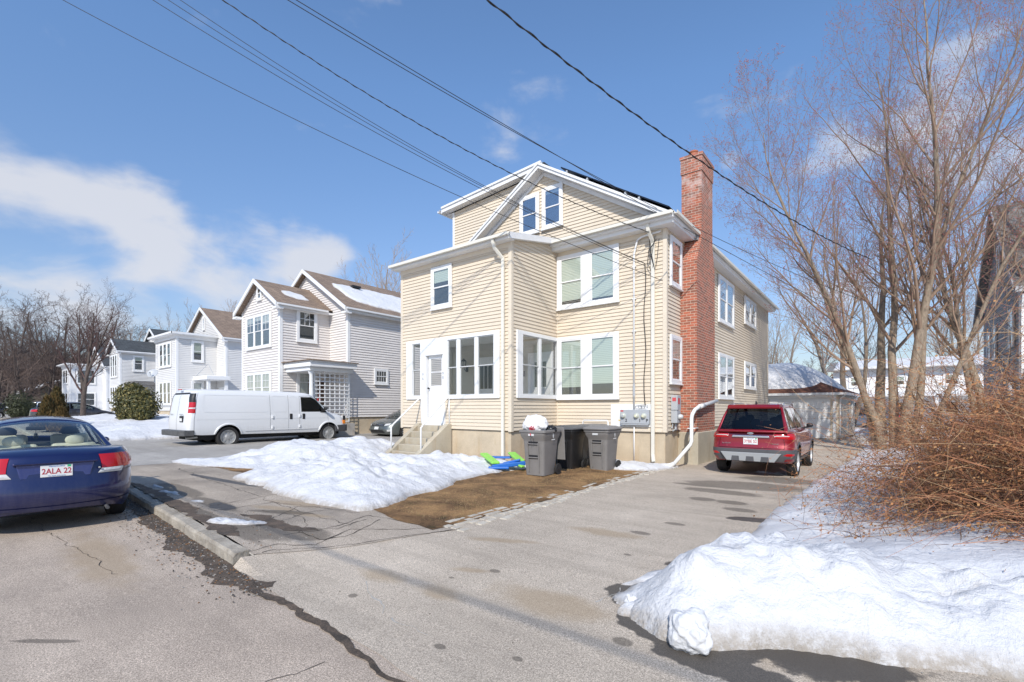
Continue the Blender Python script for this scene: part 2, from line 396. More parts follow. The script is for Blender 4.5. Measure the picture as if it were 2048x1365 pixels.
# ---------------------------------------------------------------- sheets
def ragged(poly, amp=.03, step=.15, seed=1, sc=2.5):
    out = []
    n = len(poly)
    for i in range(n):
        a = Vector((*poly[i], 0)); b = Vector((*poly[(i+1) % n], 0)); L = (b-a).length; k = max(1, min(400, int(L/step)))
        for j in range(k):
            p = a.lerp(b, j/k); v = noise.noise_vector(Vector((p.x*sc, p.y*sc, seed*3.1))) + .5*noise.noise_vector(Vector((p.x*sc*3.3, p.y*sc*3.3, seed*5.1)))
            out.append((p.x + v.x*amp*2, p.y + v.y*amp*2))
    return out
def sheet(name, poly, mat, off, step=.6, hf=H, parent=None, kind='structure', thick=0):
    bm = bmesh.new(); vs = [bm.verts.new((x, y, 0)) for x, y in poly]
    es = [bm.edges.new((vs[i], vs[(i+1) % len(vs)])) for i in range(len(vs))]
    bmesh.ops.triangle_fill(bm, use_beauty=True, use_dissolve=False, edges=es, normal=(0,0,1))
    xs = [p[0] for p in poly]; ys = [p[1] for p in poly]
    for lo, hi, nn in ((min(xs), max(xs), (1,0,0)), (min(ys), max(ys), (0,1,0))):
        k = int((hi-lo)/step)
        if k > 150: k = 150
        for i in range(1, k+1):
            c = lo + (hi-lo)*i/(k+1)
            bmesh.ops.bisect_plane(bm, geom=bm.verts[:]+bm.edges[:]+bm.faces[:], dist=1e-5, plane_co=(c,c,0), plane_no=nn)
    for v in bm.verts: v.co.z = hf(v.co.x, v.co.y) + off
    bmesh.ops.recalc_face_normals(bm, faces=bm.faces)
    for f in bm.faces:
        if f.normal.z < 0: f.normal_flip()
    me = bpy.data.meshes.new(name); bm.to_mesh(me); bm.free(); me.materials.append(mat)
    o = bpy.data.objects.new(name, me); C.objects.link(o)
    if kind: o['kind'] = kind
    return o
# ground: one sheet to the horizon
mb = MB()
gx = [-900,-500,-300,-180,-120,-90,-75] + [-62+i*1.5 for i in range(38)] + [-5.5+i*.25 for i in range(8)] + [-3,-1,1,3,6,10,16,30,60,120,300,900]
gy = [-900,-300,-80,-30,-12,-6,-2,0,1] + [1.2+i*.2 for i in range(22)] + [6,8,11,15,20,26,34,45,60,90,150,300,500,900]
vs = [(x, y, H(x, y) - (.3 if y < 5.5 else .05)) for y in gy for x in gx]; nx = len(gx)
mb.mesh(vs, [(j*nx+i, j*nx+i+1, (j+1)*nx+i+1, (j+1)*nx+i) for j in range(len(gy)-1) for i in range(nx-1)])
g_ = mb.build('ground', groundmat(), uv=False); g_['kind'] = 'structure'
# road and driveway meet along a seam
def yline(x0, x1, n, d): return [(lerp(x0, x1, i/n), yk(lerp(x0, x1, i/n)) + d) for i in range(n+1)]
def Hroad(x, y): return G0(x)
sheet('road', [(40,-9), (40, yk(40)+.0)] + yline(30, -75, 60, 0) + [(-75,-9)], A_road, -.002, 1.2, Hroad)
sheet('driveway', ragged([(-5.35, yk(-5.3)-.02), (-5.2,4.55), (-5.2,8), (-5.2,13), (-5.5,27), (-9,30.5), (1.5,30.5), (3,12), (3,4.3), (6, yk(6)+.01), (0, yk(0)-.03)], .018, .2, 3), A_drive, .002, .22)
sheet('sidewalk', ragged([(-5.35, yk(-5.3)+.16), (-5.0,3.0), (-4.35,4.45), (-6,4.75), (-14.5,5.3), (-14.5,yk(-14.5)+.16)], .012, .2, 5), A_walk, .008, .22)
sheet('sidewalk', [(-24,yk(-24)+.16), (-70,yk(-70)+.16), (-70,yk(-70)+2.6), (-24,yk(-24)+2.6)], A_walk, .006, 2)
sheet('side_driveway', [(-13.4,9.6), (-14.2,yk(-14.2)-.0), (-23,yk(-23)-.0), (-22.4,16), (-20.4,30), (-12.9,30)], A_side, .012, 1.2)
sheet('yard', ragged([(-4.55,4.2), (-4.6,12.6), (-12.9,12.6), (-13.9,9), (-14.2,4.5), (-9,4.6), (-6.6,4.35)], .05, .15, 8), SOIL, .016, .22)
# dirt along the kerb and the seam across the driveway mouth
def gut(x): return yk(x)
top = [(x, gut(x)+.005) for x in [-12,-10,-9,-8,-7.4,-6.8,-6.2,-5.6,-5.2]]
low = [(-5.0,1.80),(-5.5,1.86),(-6.0,1.98),(-6.6,1.88),(-7.3,2.04),(-8,2.02),(-9,2.15),(-10,2.15),(-12,2.35)]
sheet('gutter_dirt', ragged(top + [(-4.9,2.10),(-4.6,2.2),(-4.5,2.1),(-4.6,1.92)] + low, .035, .07, 4, 5), DIRT, .004, .5, Hroad)
bk = [(x, yk(x)+.155) for x in [-12,-11,-10,-9,-8,-7,-6.2]]
sheet('kerb_side_dirt', ragged(bk + [(-6.0,2.42),(-6.5,2.55),(-7.0,2.62),(-7.6,2.52),(-8.3,2.72),(-9,2.66),(-10,2.75),(-11,2.7),(-12,2.62)], .045, .08, 14, 5), DIRT, .012, .3, H)
sheet('kerb_side_dirt', ragged([(-7.2,2.95),(-6.5,2.85),(-5.9,2.9),(-5.6,3.15),(-6.1,3.1),(-6.8,3.12)], .04, .06, 16, 5), DIRT, .012, .3, H)
0 and sheet('kerb_side_dirt', ragged([(-5.4,2.12),(-4.9,2.35),(-4.6,2.75),(-4.75,2.9),(-5.1,2.6),(-5.45,2.4)], .03, .06, 17, 5), DIRT, .014, .3, H)
seam = [(-4.7,1.92)] + [(x, yk(x)-.12+.03*math.sin(x*3)) for x in (-4,-3.4,-3,-2.6,-2.2,-1.8,-1.2,0,2)]
sheet('gutter_dirt', ragged(seam + [(x, y+(.035 if x > -3 else .07)) for x, y in reversed(seam)], .018, .05, 6, 7), DIRT, .007, .5, H)
# cracks
def cracks(name, lines, mat, hf, off, w=.012):
    mb = MB()
    for ln in lines:
        pts = []
        for (a, b) in zip(ln, ln[1:]):
            L = math.dist(a, b); k = max(1, int(L/.06))
            for i in range(k):
                x, y = lerp(a[0], b[0], i/k), lerp(a[1], b[1], i/k); v = noise.noise_vector(Vector((x*4, y*4, 1.7))) ; v2 = noise.noise_vector(Vector((x*17, y*17, 4.7)))
                pts.append((x + v.x*.07 + v2.x*.025, y + v.y*.07 + v2.y*.025))
        pts.append(ln[-1]); ww = [w*(.35+1.1*abs(noise.noise(Vector((p[0]*5, p[1]*5, 9))))*2) for p in pts]
        for i in range(len(pts)-1):
            (x0,y0),(x1,y1) = pts[i], pts[i+1]; d = Vector((x1-x0, y1-y0)); 
            if d.length < 1e-6: continue
            d.normalize(); n_ = Vector((-d.y, d.x))
            q = [(x0+n_.x*ww[i], y0+n_.y*ww[i]), (x1+n_.x*ww[i+1], y1+n_.y*ww[i+1]), (x1-n_.x*ww[i+1], y1-n_.y*ww[i+1]), (x0-n_.x*ww[i], y0-n_.y*ww[i])]
            mb.face([(a, b, hf(a, b)+off) for a, b in q])
    o = mb.build(name, mat, recalc=False, uv=False); o['kind'] = 'structure'; return o
CR = simple('crack_dirt', (.035,.029,.024), .9, vary=.3, vscale=30, mode='geo')
gp = lambda *a: gpt(*a)
wl = [[gp(425,1032,.12),gp(545,1012,.12),gp(640,1022,.12)], [gp(520,1050,.12),gp(600,1020,.12),gp(720,1030,.12)], [gp(560,1075,.12),gp(650,1062,.12),gp(740,1035,.12),gp(860,1050,.12)],
      [gp(600,1062,.12),gp(640,1078,.12),gp(690,1070,.12),gp(760,1042,.12)], [gp(480,1105,.12),gp(560,1090,.12),gp(630,1085,.12),gp(700,1060,.12),(-4.5,4.4)], [(-5.35,2.35),(-5.1,2.9),(-4.9,3.3),(-4.35,4.45)],
      [(-13,3.9),(-11,3.75),(-9,3.7),(-7,3.55),(-5.5,3.6)], [(-8,2.4),(-8.1,3.2),(-8.3,4.2)], [(-11,2.6),(-11.1,4.0)], [(-6.5,2.4),(-6.3,3.0),(-6.6,3.6),(-6.3,4.2)], [(-5.9,2.9),(-5.5,3.4),(-5.6,3.9)], [(-7.2,3.2),(-6.6,3.4),(-6.1,3.3),(-5.6,3.0)]]
cracks('sidewalk_cracks', wl, CR, H, .011, .0055)
cracks('road_cracks', [[(-12,1.0),(-8,1.15),(-6,1.3)], [gp(560,1170,0),gp(700,1235,0)], [(-3.2,-1),(-3,.4),(-2.9,1.7)]], CR, Hroad, .002, .003)
PALE = simple('faded_chalk_mark', (.42,.40,.36), .9, vary=.3, vscale=60, mode='geo')
cracks('driveway_marks', [[gp(738,1160,.03),gp(765,1225,.02)], [gp(780,1235,.02),gp(855,1270,.01)], [gp(1180,1215,.05),gp(1240,1185,.05)]], PALE, H, .0045, .006)
# granite kerb, block by block in one run
GRAN = NT('granite'); P_ = GRAN.pos(); GRAN.setc(GRAN.mix(.6, GRAN.ramp(GRAN.noise(P_, 3, 5, .7), [(.32, (.26,.225,.18)), (.66, (.50,.45,.37))]), GRAN.ramp(GRAN.noise(P_, 120, 3, .7), [(.3, .55), (.7, 1.4)]), 'MULTIPLY')); GRAN.p(Roughness=.9); GRAN.bump(GRAN.noise(P_, 18, 6, .7), .8, .03); GRAN = GRAN.mat
mb = MB(); x = -5.42
while x > -62:
    L = rng.uniform(1.5, 2.1) if x < -5.5 else 1.75
    n = 24; dz = rng.uniform(-.012, .012); dy = rng.uniform(-.015, .015)
    vs = []
    for i in range(n+1):
        xx = x - (L-.03)*i/n; y = yk(xx) + dy; z = G0(xx)
        j = lambda s: noise.noise(Vector((xx*3+s*7, s, 2)))*.022 + noise.noise(Vector((xx*13+s*7, s, 5)))*.012
        vs += [(xx, y+j(1), z-.05), (xx, y+.005+j(2), z+.095+j(3)), (xx, y+.03+j(2), z+.13+dz+j(4)*.6), (xx, y+.155+j(5), z+.135+dz+j(6)*.5), (xx, y+.16, z-.05)]
    fs = [(i*5+k, i*5+(k+1), (i+1)*5+(k+1), (i+1)*5+k) for i in range(n) for k in range(4)] + [(0,1,2,3,4), tuple(n*5+k for k in (4,3,2,1,0))]
    mb.mesh(vs, fs); x -= L
kb = mb.build('kerb', GRAN); kb['kind'] = 'structure'
# granite setts edging the driveway
mb = MB(); y = 4.35; r2 = random.Random(3)
SETT = NT('sett_stone'); P_ = SETT.pos(); SETT.setc(SETT.mix(.55, SETT.ramp(SETT.noise(P_, 4.5, 4, .7), [(.3, (.40,.355,.29)), (.7, (.60,.55,.46))]), SETT.ramp(SETT.noise(P_, 70, 4, .7), [(.3, .6), (.7, 1.35)]), 'MULTIPLY')); SETT.p(Roughness=.9); SETT.bump(SETT.noise(P_, 40, 5, .7), .5, .01); SETT = SETT.mat
while y < 12.2:
    L = r2.uniform(.16, .27); x = -4.80 - .05*noise.noise(Vector((0, y*2, 0)))
    ncol = 4 if y < 7 else 3
    for c_ in range(ncol):
        wd = r2.uniform(.11, .17)
        if r2.random() < .93:
            jy = r2.uniform(-.03, .03); g = r2.uniform(.003, .009); x0, x1, y0, y1 = x+g, x+wd-g, y+jy+g, y+jy+L-g; z = H(x, y); h = .016 + r2.uniform(-.002, .003)
            q = [(x0+r2.uniform(0,.02),y0+r2.uniform(0,.02)),(x1-r2.uniform(0,.02),y0+r2.uniform(0,.02)),(x1-r2.uniform(0,.02),y1-r2.uniform(0,.02)),(x0+r2.uniform(0,.02),y1-r2.uniform(0,.02))]
            mb.mesh([(a,b,z-.02) for a,b in q] + [(a+(.01 if i in (0,3) else -.01),b+(.01 if i<2 else -.01),z+h) for i,(a,b) in enumerate(q)], [(4,5,6,7),(0,1,5,4),(1,2,6,5),(2,3,7,6),(3,0,4,7)])
        x += wd
    y += L*.97
st = mb.build('sett_border', SETT); st['kind'] = 'structure'
# grit, pebbles and leaf scraps lying about
mb = MB(); r3 = random.Random(11)
def scatter(mb, n, fx, size, hf, mats):
    for _ in range(n):
        x, y = fx(r3); s = r3.uniform(*size); a = r3.uniform(0, PI); z = hf(x, y) + .006
        c, sn = math.cos(a)*s, math.sin(a)*s
        mb.mesh([(x+c,y+sn,z),(x-sn*.7,y+c*.7,z),(x-c,y-sn,z),(x+sn*.7,y-c*.7,z),(x+r3.uniform(-.3,.3)*s,y,z+s*.6)], [(0,1,4),(1,2,4),(2,3,4),(3,0,4)], r3.choice(mats))
LEAF = simple('dry_leaf', (.22,.11,.045), .8); PEB = simple('pebble', (.30,.28,.25), .85, vary=.3, vscale=20, mode='geo'); PEBD = simple('dark_grit', (.06,.05,.04), .9)
scatter(mb, 1500, lambda r: (lambda x: (x, yk(x) - abs(r.gauss(0, .22)) - .01))(r.uniform(-10.5, -4.4)), (.004, .016), Hroad, [PEB, PEBD, LEAF, PEBD])
scatter(mb, 500, lambda r: (lambda x: (x, yk(x) + .18 + abs(r.gauss(0, .35))))(r.uniform(-11, -5.4)), (.004, .016), H, [PEB, PEBD, LEAF, PEBD])
scatter(mb, 900, lambda r: (r.uniform(-11, -4.6), r.uniform(4.4, 11)), (.006, .02), H, [LEAF, LEAF, PEB, PEBD])
scatter(mb, 260, lambda r: (r.uniform(-4.6, 1.5), r.uniform(2.0, 10)), (.003, .009), H, [PEB, PEBD, LEAF])
o = mb.build('scattered_grit', PEB, recalc=False, uv=False); tag(o, 'grit, pebbles and dry leaf scraps scattered along the kerb and bare lawn', 'debris', kind='stuff')

# ---------------------------------------------------------------- snow
def snow_mesh(name, poly, peak, mat=SNOW, cell=.07, ew=.6, lump=.12, lsc=1.6, seed=0, hf=H, label=None, kind=None, group=None, fine=.025, rag=.06, crest=None, cat='snow bank', tilt=None):
    pl = np.array(ragged(poly, rag, .12, seed+9, 2.2)); x0, y0 = pl.min(0)-.2; x1, y1 = pl.max(0)+.2
    nx_, ny_ = int((x1-x0)/cell)+1, int((y1-y0)/cell)+1
    X, Y = np.meshgrid(np.linspace(x0, x1, nx_), np.linspace(y0, y1, ny_)); Pn = np.stack([X.ravel(), Y.ravel()], 1)
    ins = np.zeros(len(Pn), bool); dist = np.full(len(Pn), 1e9); n = len(pl)
    for i in range(n):
        a = pl[i]; b = pl[(i+1) % n]
        cnd = (a[1] > Pn[:,1]) != (b[1] > Pn[:,1])
        with np.errstate(divide='ignore', invalid='ignore'): xi = (b[0]-a[0])*(Pn[:,1]-a[1])/(b[1]-a[1]) + a[0]
        ins ^= cnd & (Pn[:,0] < xi)
        d = b-a; L2 = max(1e-9, d@d); t = np.clip(((Pn-a)@d)/L2, 0, 1); dist = np.minimum(dist, np.hypot(*(Pn-(a+t[:,None]*d)).T))
    sd = np.where(ins, dist, -dist)
    idx = -np.ones(len(Pn), int); vs = []; low = []
    for k in np.nonzero(sd > -cell*1.6)[0]:
        x, y = Pn[k]; d = sd[k]; v = Vector((x, y, seed*7.7))
        n1 = noise.fractal(v*lsc, 1.0, 2.1, 3); n2 = noise.fractal(v*lsc*4.5 + Vector((9,0,0)), .9, 2.1, 3)
        n3 = abs(noise.noise(v*lsc*2.1 + Vector((0,5,0))))
        if crest is not None: pk = crest(x, y)
        else: pk = peak
        if d > 0:
            q = min(1, d/ew); prof = math.sqrt(max(0, 1-(1-q)**2)); prof = .35*q + .65*prof
            h = pk*prof + (n1*lump + (n3-.25)*lump*.9)*min(1, d/ew*1.3) + n2*fine*min(1, d/(.25*ew))
            h = max(h, .012)
        else: h = d*1.2 - .02
        idx[k] = len(vs); vs.append((x, y, hf(x, y) + h)); low.append(max(0, 1 - d/(.10 if ew > .3 else .06)))
    fs = []
    I = idx.reshape(ny_, nx_)
    for j in range(ny_-1):
        for i in range(nx_-1):
            q = (I[j,i], I[j,i+1], I[j+1,i+1], I[j+1,i])
            if min(q) >= 0: fs.append(tuple(int(a) for a in q))
    me = bpy.data.meshes.new(name); me.from_pydata(vs, [], fs); me.materials.append(mat)
    at = me.attributes.new('low', 'FLOAT', 'POINT'); at.data.foreach_set('value', low)
    me.polygons.foreach_set('use_smooth', [True]*len(me.polygons))
    o = bpy.data.objects.new(name, me); C.objects.link(o)
    if kind: o['kind'] = kind
    if label: tag(o, label, cat, group)
    return o
snow_mesh('snow_bank', [(-10.6,4.15),(-9.3,4.08),(-8.2,3.95),(-7.0,3.95),(-6.1,4.1),(-5.95,4.55),(-6.3,5.3),(-6.4,5.9),(-6.75,6.8),(-7.0,7.8),(-7.05,8.6),(-6.9,9.3),(-6.6,10.23),(-10.3,10.23),(-10.5,9.0),(-11.2,8.2),(-11.5,6.5),(-11.1,5.2)], .62, seed=1, cell=.06, ew=1.25, lump=.17, lsc=1.3,
          crest=lambda x, y: lerp(.33, .20, sst((y-5)/4.5)) + .16*math.exp(-((x+7.8)**2+(y-5)**2)/.5), label='lumpy snow bank in front of the porch, beside the bare lawn')
snow_mesh('snow_bank', [(-14.6,4.15),(-13.2,4.3),(-11.9,4.85),(-11.0,5.3),(-10.7,6.0),(-11.1,8.6),(-11.95,8.9),(-12.2,10.1),(-13.3,10.3),(-14.1,8.5),(-14.4,6.5)], .55, seed=2, cell=.075, ew=.95, lump=.14, lsc=1.2,
          crest=lambda x, y: .12 + .34*sst((y-5.2)/1.3)*sst((-x-10.4)/.8+.3), label='snow bank between the porch steps and the white van')
snow_mesh('snow_bank', [(-1.80,3.62),(-1.58,3.42),(-1.25,3.22),(-.95,3.28),(-.6,3.50),(-.15,3.72),(.5,3.92),(1.3,4.15),(2.6,4.3),(5,4.35),(6,5.5),(4,5.9),(1.6,5.35),(.5,5.2),(-.3,5.5),(-1.1,5.3),(-1.45,4.7),(-1.72,4.1)], .55, seed=3, cell=.036, ew=.62, lump=.095, lsc=2.0, fine=.03, rag=.035,
          crest=lambda x, y: .33*sst((x+1.9)/.8) + .05 + .13*math.exp(-((x+.80)**2/.30+(y-4.25)**2/.35)) + .06*noise.noise(Vector((x*1.7,y*1.7,5))), label='ploughed snow bank at the driveway mouth, closest to the camera')
snow_mesh('snow_field', [(-1.9,3.9),(-1.3,5.7),(-1.38,7.4),(-1.25,9.5),(-1.2,12),(-.95,15.4),(-.75,19),(-.6,24),(-1.2,29),(3.5,36),(14,34),(14,6),(6,4.4),(1,4.4),(-1,4.5)], .17, seed=4, cell=.11, ew=.55, lump=.07, lsc=.8, fine=.012, kind='structure', mat=SNOWC,
          crest=lambda x, y: .13 + .22*sst((x+.6)/2.0)*sst((y-4.5)/1.5) + .1*math.exp(-((y-9.5)**2)/1.2)*sst((x+.9)/.8) + .26*math.exp(-((y-4.9)**2)/1.6)*sst((x+.9)/1.0))
snow_mesh('snow_field', [(-23.2,4.5),(-24,16),(-36,17),(-60,16),(-66,6),(-60,6),(-46,5.4),(-30,4.6)], .45, seed=5, cell=.2, ew=1.6, lump=.12, lsc=.7, fine=.03, kind='structure', rag=.12,
          crest=lambda x, y: .35 + .25*sst((y-6)/4))
snow_mesh('snow_patch', [(-5.3,10.9),(-4.65,11.4),(-4.35,12.2),(-4.3,12.75),(-4.75,12.55),(-5.4,12.3),(-6.6,11.8)], .13, seed=6, cell=.04, ew=.3, lump=.05, fine=.015, rag=.03, label='small strip of melting snow along the tan foundation', cat='snow patch')
def patch(px, py, rx, ry, seed, label, z=.12, pk=.05, rot=0, hf=H, cell=.02):
    x, y = gpt(px, py, z); pts = [(x + rx*math.cos(a)*math.cos(rot) - ry*math.sin(a)*math.sin(rot), y + rx*math.cos(a)*math.sin(rot) + ry*math.sin(a)*math.cos(rot)) for a in [i*PI/7 for i in range(14)]]
    return snow_mesh('snow_patch', pts, pk, seed=seed, cell=cell, ew=min(rx, ry)*.9, lump=.03, lsc=5, fine=.012, rag=.05, label=label, cat='snow patch', hf=hf)
patch(480,1052,.42,.15,21,'melting snow patch in the middle of the cracked sidewalk', pk=.05, rot=.55)
patch(318,986,.30,.07,22,'thin snow scrap on the sidewalk just behind the blue car', pk=.045)
patch(338,998,.30,.07,23,'narrow snow streak on the sidewalk nearest the kerb, beside the blue car', pk=.035, rot=.2)
patch(400,1012,.16,.09,24,'tiny icy patch on the wet sidewalk spot', pk=.012)
patch(1550,948,.5,.16,25,'flat snow scrap on the driveway under the red car', z=.09, pk=.03)
patch(1262,1232,.10,.09,27,'small lump of snow at the tip of the ploughed bank', z=.04, pk=.09, hf=H)
patch(512,1133,.22,.12,30,'broken grey slab of ice by the end of the kerb', z=.0, pk=.03, rot=.2, hf=Hroad)
def chunk(x, y, r, h, seed, label):
    bm = bmesh.new(); bmesh.ops.create_icosphere(bm, subdivisions=5, radius=1)
    for v in bm.verts:
        n1 = noise.fractal(v.co*1.3 + Vector((seed,0,0)), 1.0, 2.3, 4); n2 = abs(noise.noise(v.co*2.6 + Vector((seed,3,0))))
        v.co *= 1 + n1*.30 - n2*.14; v.co.x *= r; v.co.y *= r*.95; v.co.z *= h*.62
    me = bpy.data.meshes.new('snow_chunk'); bm.to_mesh(me); bm.free(); me.materials.append(SNOWC)
    me.polygons.foreach_set('use_smooth', [True]*len(me.polygons))
    o = bpy.data.objects.new('snow_chunk', me); C.objects.link(o); o.location = (x, y, H(x, y) + h*.42)
    return tag(o, label, 'snow chunk')
cx_, cy_ = gpt(1355,1310,.03); chunk(cx_+.05, cy_+.10, .15, .24, 3, 'rounded snow chunk broken off the ploughed bank')
cx_, cy_ = gpt(1452,1293,.03); chunk(cx_, cy_, .038, .03, 8, 'tiny crumb of snow on the wet asphalt')
cx_, cy_ = gpt(1262,1225,.04); chunk(cx_, cy_, .06, .10, 12, 'fist sized snow lump at the left tip of the bank')

# matted dead grass over the bare lawn
mb = MB(); r4 = random.Random(23); STW = [simple('straw', (.42,.27,.12), .9), simple('pale_straw', (.52,.38,.2), .9), simple('brown_straw', (.20,.12,.06), .9), simple('green_blade', (.16,.17,.05), .9)]
for k in range(15000):
    y = r4.uniform(4.5, 12.2); x = -4.75 - abs(r4.gauss(0, 1)) * lerp(.9, 1.6, (y-4.5)/8)
    if noise.noise(Vector((x*1.3, y*1.3, 2))) < -.12 and r4.random() < .8: continue
    a = r4.uniform(0, PI); L = r4.uniform(.015, .05); dx, dy = math.cos(a)*L, math.sin(a)*L; z = H(x, y) + .018; w_ = .0022
    mb.face([(x-dy/L*w_, y+dx/L*w_, z), (x+dy/L*w_, y-dx/L*w_, z), (x+dx, y+dy, z+r4.uniform(.004,.022))], STW[0 if r4.random()<.5 else r4.choice([1,2,2,3])])
o = mb.build('matted_grass', STW[0], recalc=False, uv=False); tag(o, 'matted dead grass blades over the bare brown lawn', 'grass', kind='stuff')
# ---------------------------------------------------------------- wall kit
def FY(Y): return ((0, Y), (1, 0), (0, -1))      # wall facing the street at y = Y (u = x)
def FX(X): return ((X, 0), (0, 1), (1, 0))       # wall facing +x at x = X (u = y)
def FXn(X): return ((X, 0), (0, 1), (-1, 0))
def fpt(fr, u, z, d): O, U, N = fr; return (O[0]+U[0]*u+N[0]*d, O[1]+U[1]*u+N[1]*d, z)
def siding(mb, fr, poly, holes=(), board=.102, lip=.022, z0=None, m=None):
    zs = [z for _, z in poly]; lo, hi = min(zs), max(zs)
    if z0 is None: z0 = lo
    cuts = {round(lo, 5), round(hi, 5)}
    k = 0
    while z0 + k*board < hi:
        if z0 + k*board > lo: cuts.add(round(z0 + k*board, 5))
        k += 1
    for z in zs: cuts.add(round(z, 5))
    for h in holes:
        for z in h[2:]:
            if lo < z < hi: cuts.add(round(z, 5))
    cuts = sorted(cuts); n = len(poly)
    def span(z):
        us = []
        for i in range(n):
            (a, za), (b, zb) = poly[i], poly[(i+1) % n]
            if abs(za-zb) < 1e-9:
                if abs(z-za) < 1e-6: us += [a, b]
            elif min(za, zb)-1e-6 <= z <= max(za, zb)+1e-6: us.append(a + (b-a)*(z-za)/(zb-za))
        return min(us), max(us)
    for a, b in zip(cuts, cuts[1:]):
        if b-a < 1e-4: continue
        e = 1e-5; la, ra = span(a+e); lb, rb = span(b-e)
        cuth = sorted([(h[0], h[1]) for h in holes if h[2] <= (a+b)/2 <= h[3]])
        segs = []; L, Lb = la, lb
        for h0, h1 in cuth: segs.append((L, h0, Lb, h0)); L = Lb = h1
        segs.append((L, ra, Lb, rb))
        fa = ((a - z0) / board) % 1; fb = fa + (b-a)/board
        if fa > .999: fa = 0; fb = (b-a)/board
        da, db = lip*(1-fa), lip*(1-min(1, fb))
        for s0, s1, t0, t1 in segs:
            if s1-s0 < 1e-4 and t1-t0 < 1e-4: continue
            mb.face([fpt(fr, s0, a, da), fpt(fr, s1, a, da), fpt(fr, t1, b, db), fpt(fr, t0, b, db)], m)
            if fa < .01: mb.face([fpt(fr, s0, a, 0), fpt(fr, s1, a, 0), fpt(fr, s1, a, da), fpt(fr, s0, a, da)], m)
def vinyl(name, col, var=.06, dirt=.12):
    t = NT(name); P = t.pos()
    a = t.noise(P, .8, 4, .6); s = t.noise(t.scale(P, (7, 7, .7)), 1.5, 5, .7)
    c = t.ramp(a, [(.3, tuple(v*(1-var) for v in col)), (.7, tuple(min(1, v*(1+var*.5)) for v in col))])
    c = t.mix(t.math('MULTIPLY', t.ramp(s, [(.5, 0), (.75, 1)]), dirt), c, tuple(v*.62 for v in col))
    t.setc(c); t.p(Roughness=.55); t.b.inputs['Specular IOR Level'].default_value = .3; t.bump(t.noise(t.scale(P, (2, 2, 30)), 3, 3, .6), .08, .004)
    return t.mat
TAN = vinyl('tan_vinyl', (.70,.605,.475)); TANTRIM = simple('tan_trim', (.71,.62,.49), .5, vary=.05, mode='geo')
WHITE = simple('white_trim', (.80,.80,.79), .45, vary=.05, vscale=3, mode='geo'); CREAM = simple('cream_gutter', (.74,.71,.62), .45, vary=.06, mode='geo')
GREIGE = vinyl('greige_vinyl', (.74,.70,.665)); LGREY = vinyl('pale_grey_vinyl', (.72,.71,.69)); DGREY = vinyl('dark_grey_vinyl', (.29,.275,.275)); PWHITE = vinyl('white_vinyl', (.80,.80,.80))
def conc(name, col=(.56,.465,.335)):
    t = NT(name); P = t.pos(); a = t.noise(P, 1.1, 6, .65); s = t.noise(t.scale(P, (3, 3, .5)), 1.2, 5, .7); f = t.noise(P, 45, 4, .7)
    c = t.ramp(a, [(.3, tuple(v*.8 for v in col)), (.52, col), (.75, tuple(v*1.18 for v in col))])
    c = t.mix(t.math('MULTIPLY', t.ramp(s, [(.52, 0), (.7, 1)]), .4), c, (.40,.27,.14))
    c = t.mix(.35, c, t.ramp(f, [(.3, .7), (.7, 1.25)]), 'MULTIPLY')
    t.setc(c); t.p(Roughness=.9); t.bump(f, .3, .008); return t.mat
CONC = conc('concrete_wall'); CONCG = conc('concrete_steps', (.46,.41,.315)); CONCD = conc('dark_concrete', (.2,.18,.155))
def brickmat():
    t = NT('red_brick'); uv = t.pos('uv'); P = t.pos()
    b = t.n('ShaderNodeTexBrick'); t.l(uv, b.inputs['Vector']); b.inputs['Scale'].default_value = 1
    b.inputs['Brick Width'].default_value = .205; b.inputs['Row Height'].default_value = .0735; b.inputs['Mortar Size'].default_value = .0065; b.inputs['Mortar Smooth'].default_value = .15; b.inputs['Bias'].default_value = -.15
    b.inputs['Color1'].default_value = (.45,.135,.075,1); b.inputs['Color2'].default_value = (.20,.095,.065,1); b.inputs['Mortar'].default_value = (.56,.44,.35,1)
    n_ = t.noise(P, 14, 4, .7); wz = t.n('ShaderNodeSeparateXYZ'); t.l(P, wz.inputs[0])
    c = t.mix(.5, b.outputs['Color'], t.ramp(n_, [(.3, .6), (.5, 1.0), (.7, 1.35)]), 'MULTIPLY')
    wh = t.math('MULTIPLY', t.ramp(t.noise(P, 3.1, 6, .7), [(.48, 0), (.62, 1)]), t.ramp(t.math('DIVIDE', wz.outputs[2], 10), [(.74, 0), (.80, .5), (.835, .5), (.85, .12)]))
    c = t.mix(wh, c, (.62,.55,.5))
    t.setc(c); t.p(Roughness=.85); t.bump(t.math('ADD', t.math('MULTIPLY', b.outputs['Fac'], -1), t.math('MULTIPLY', n_, .35)), .6, .008)
    return t.mat
BRICK = brickmat()
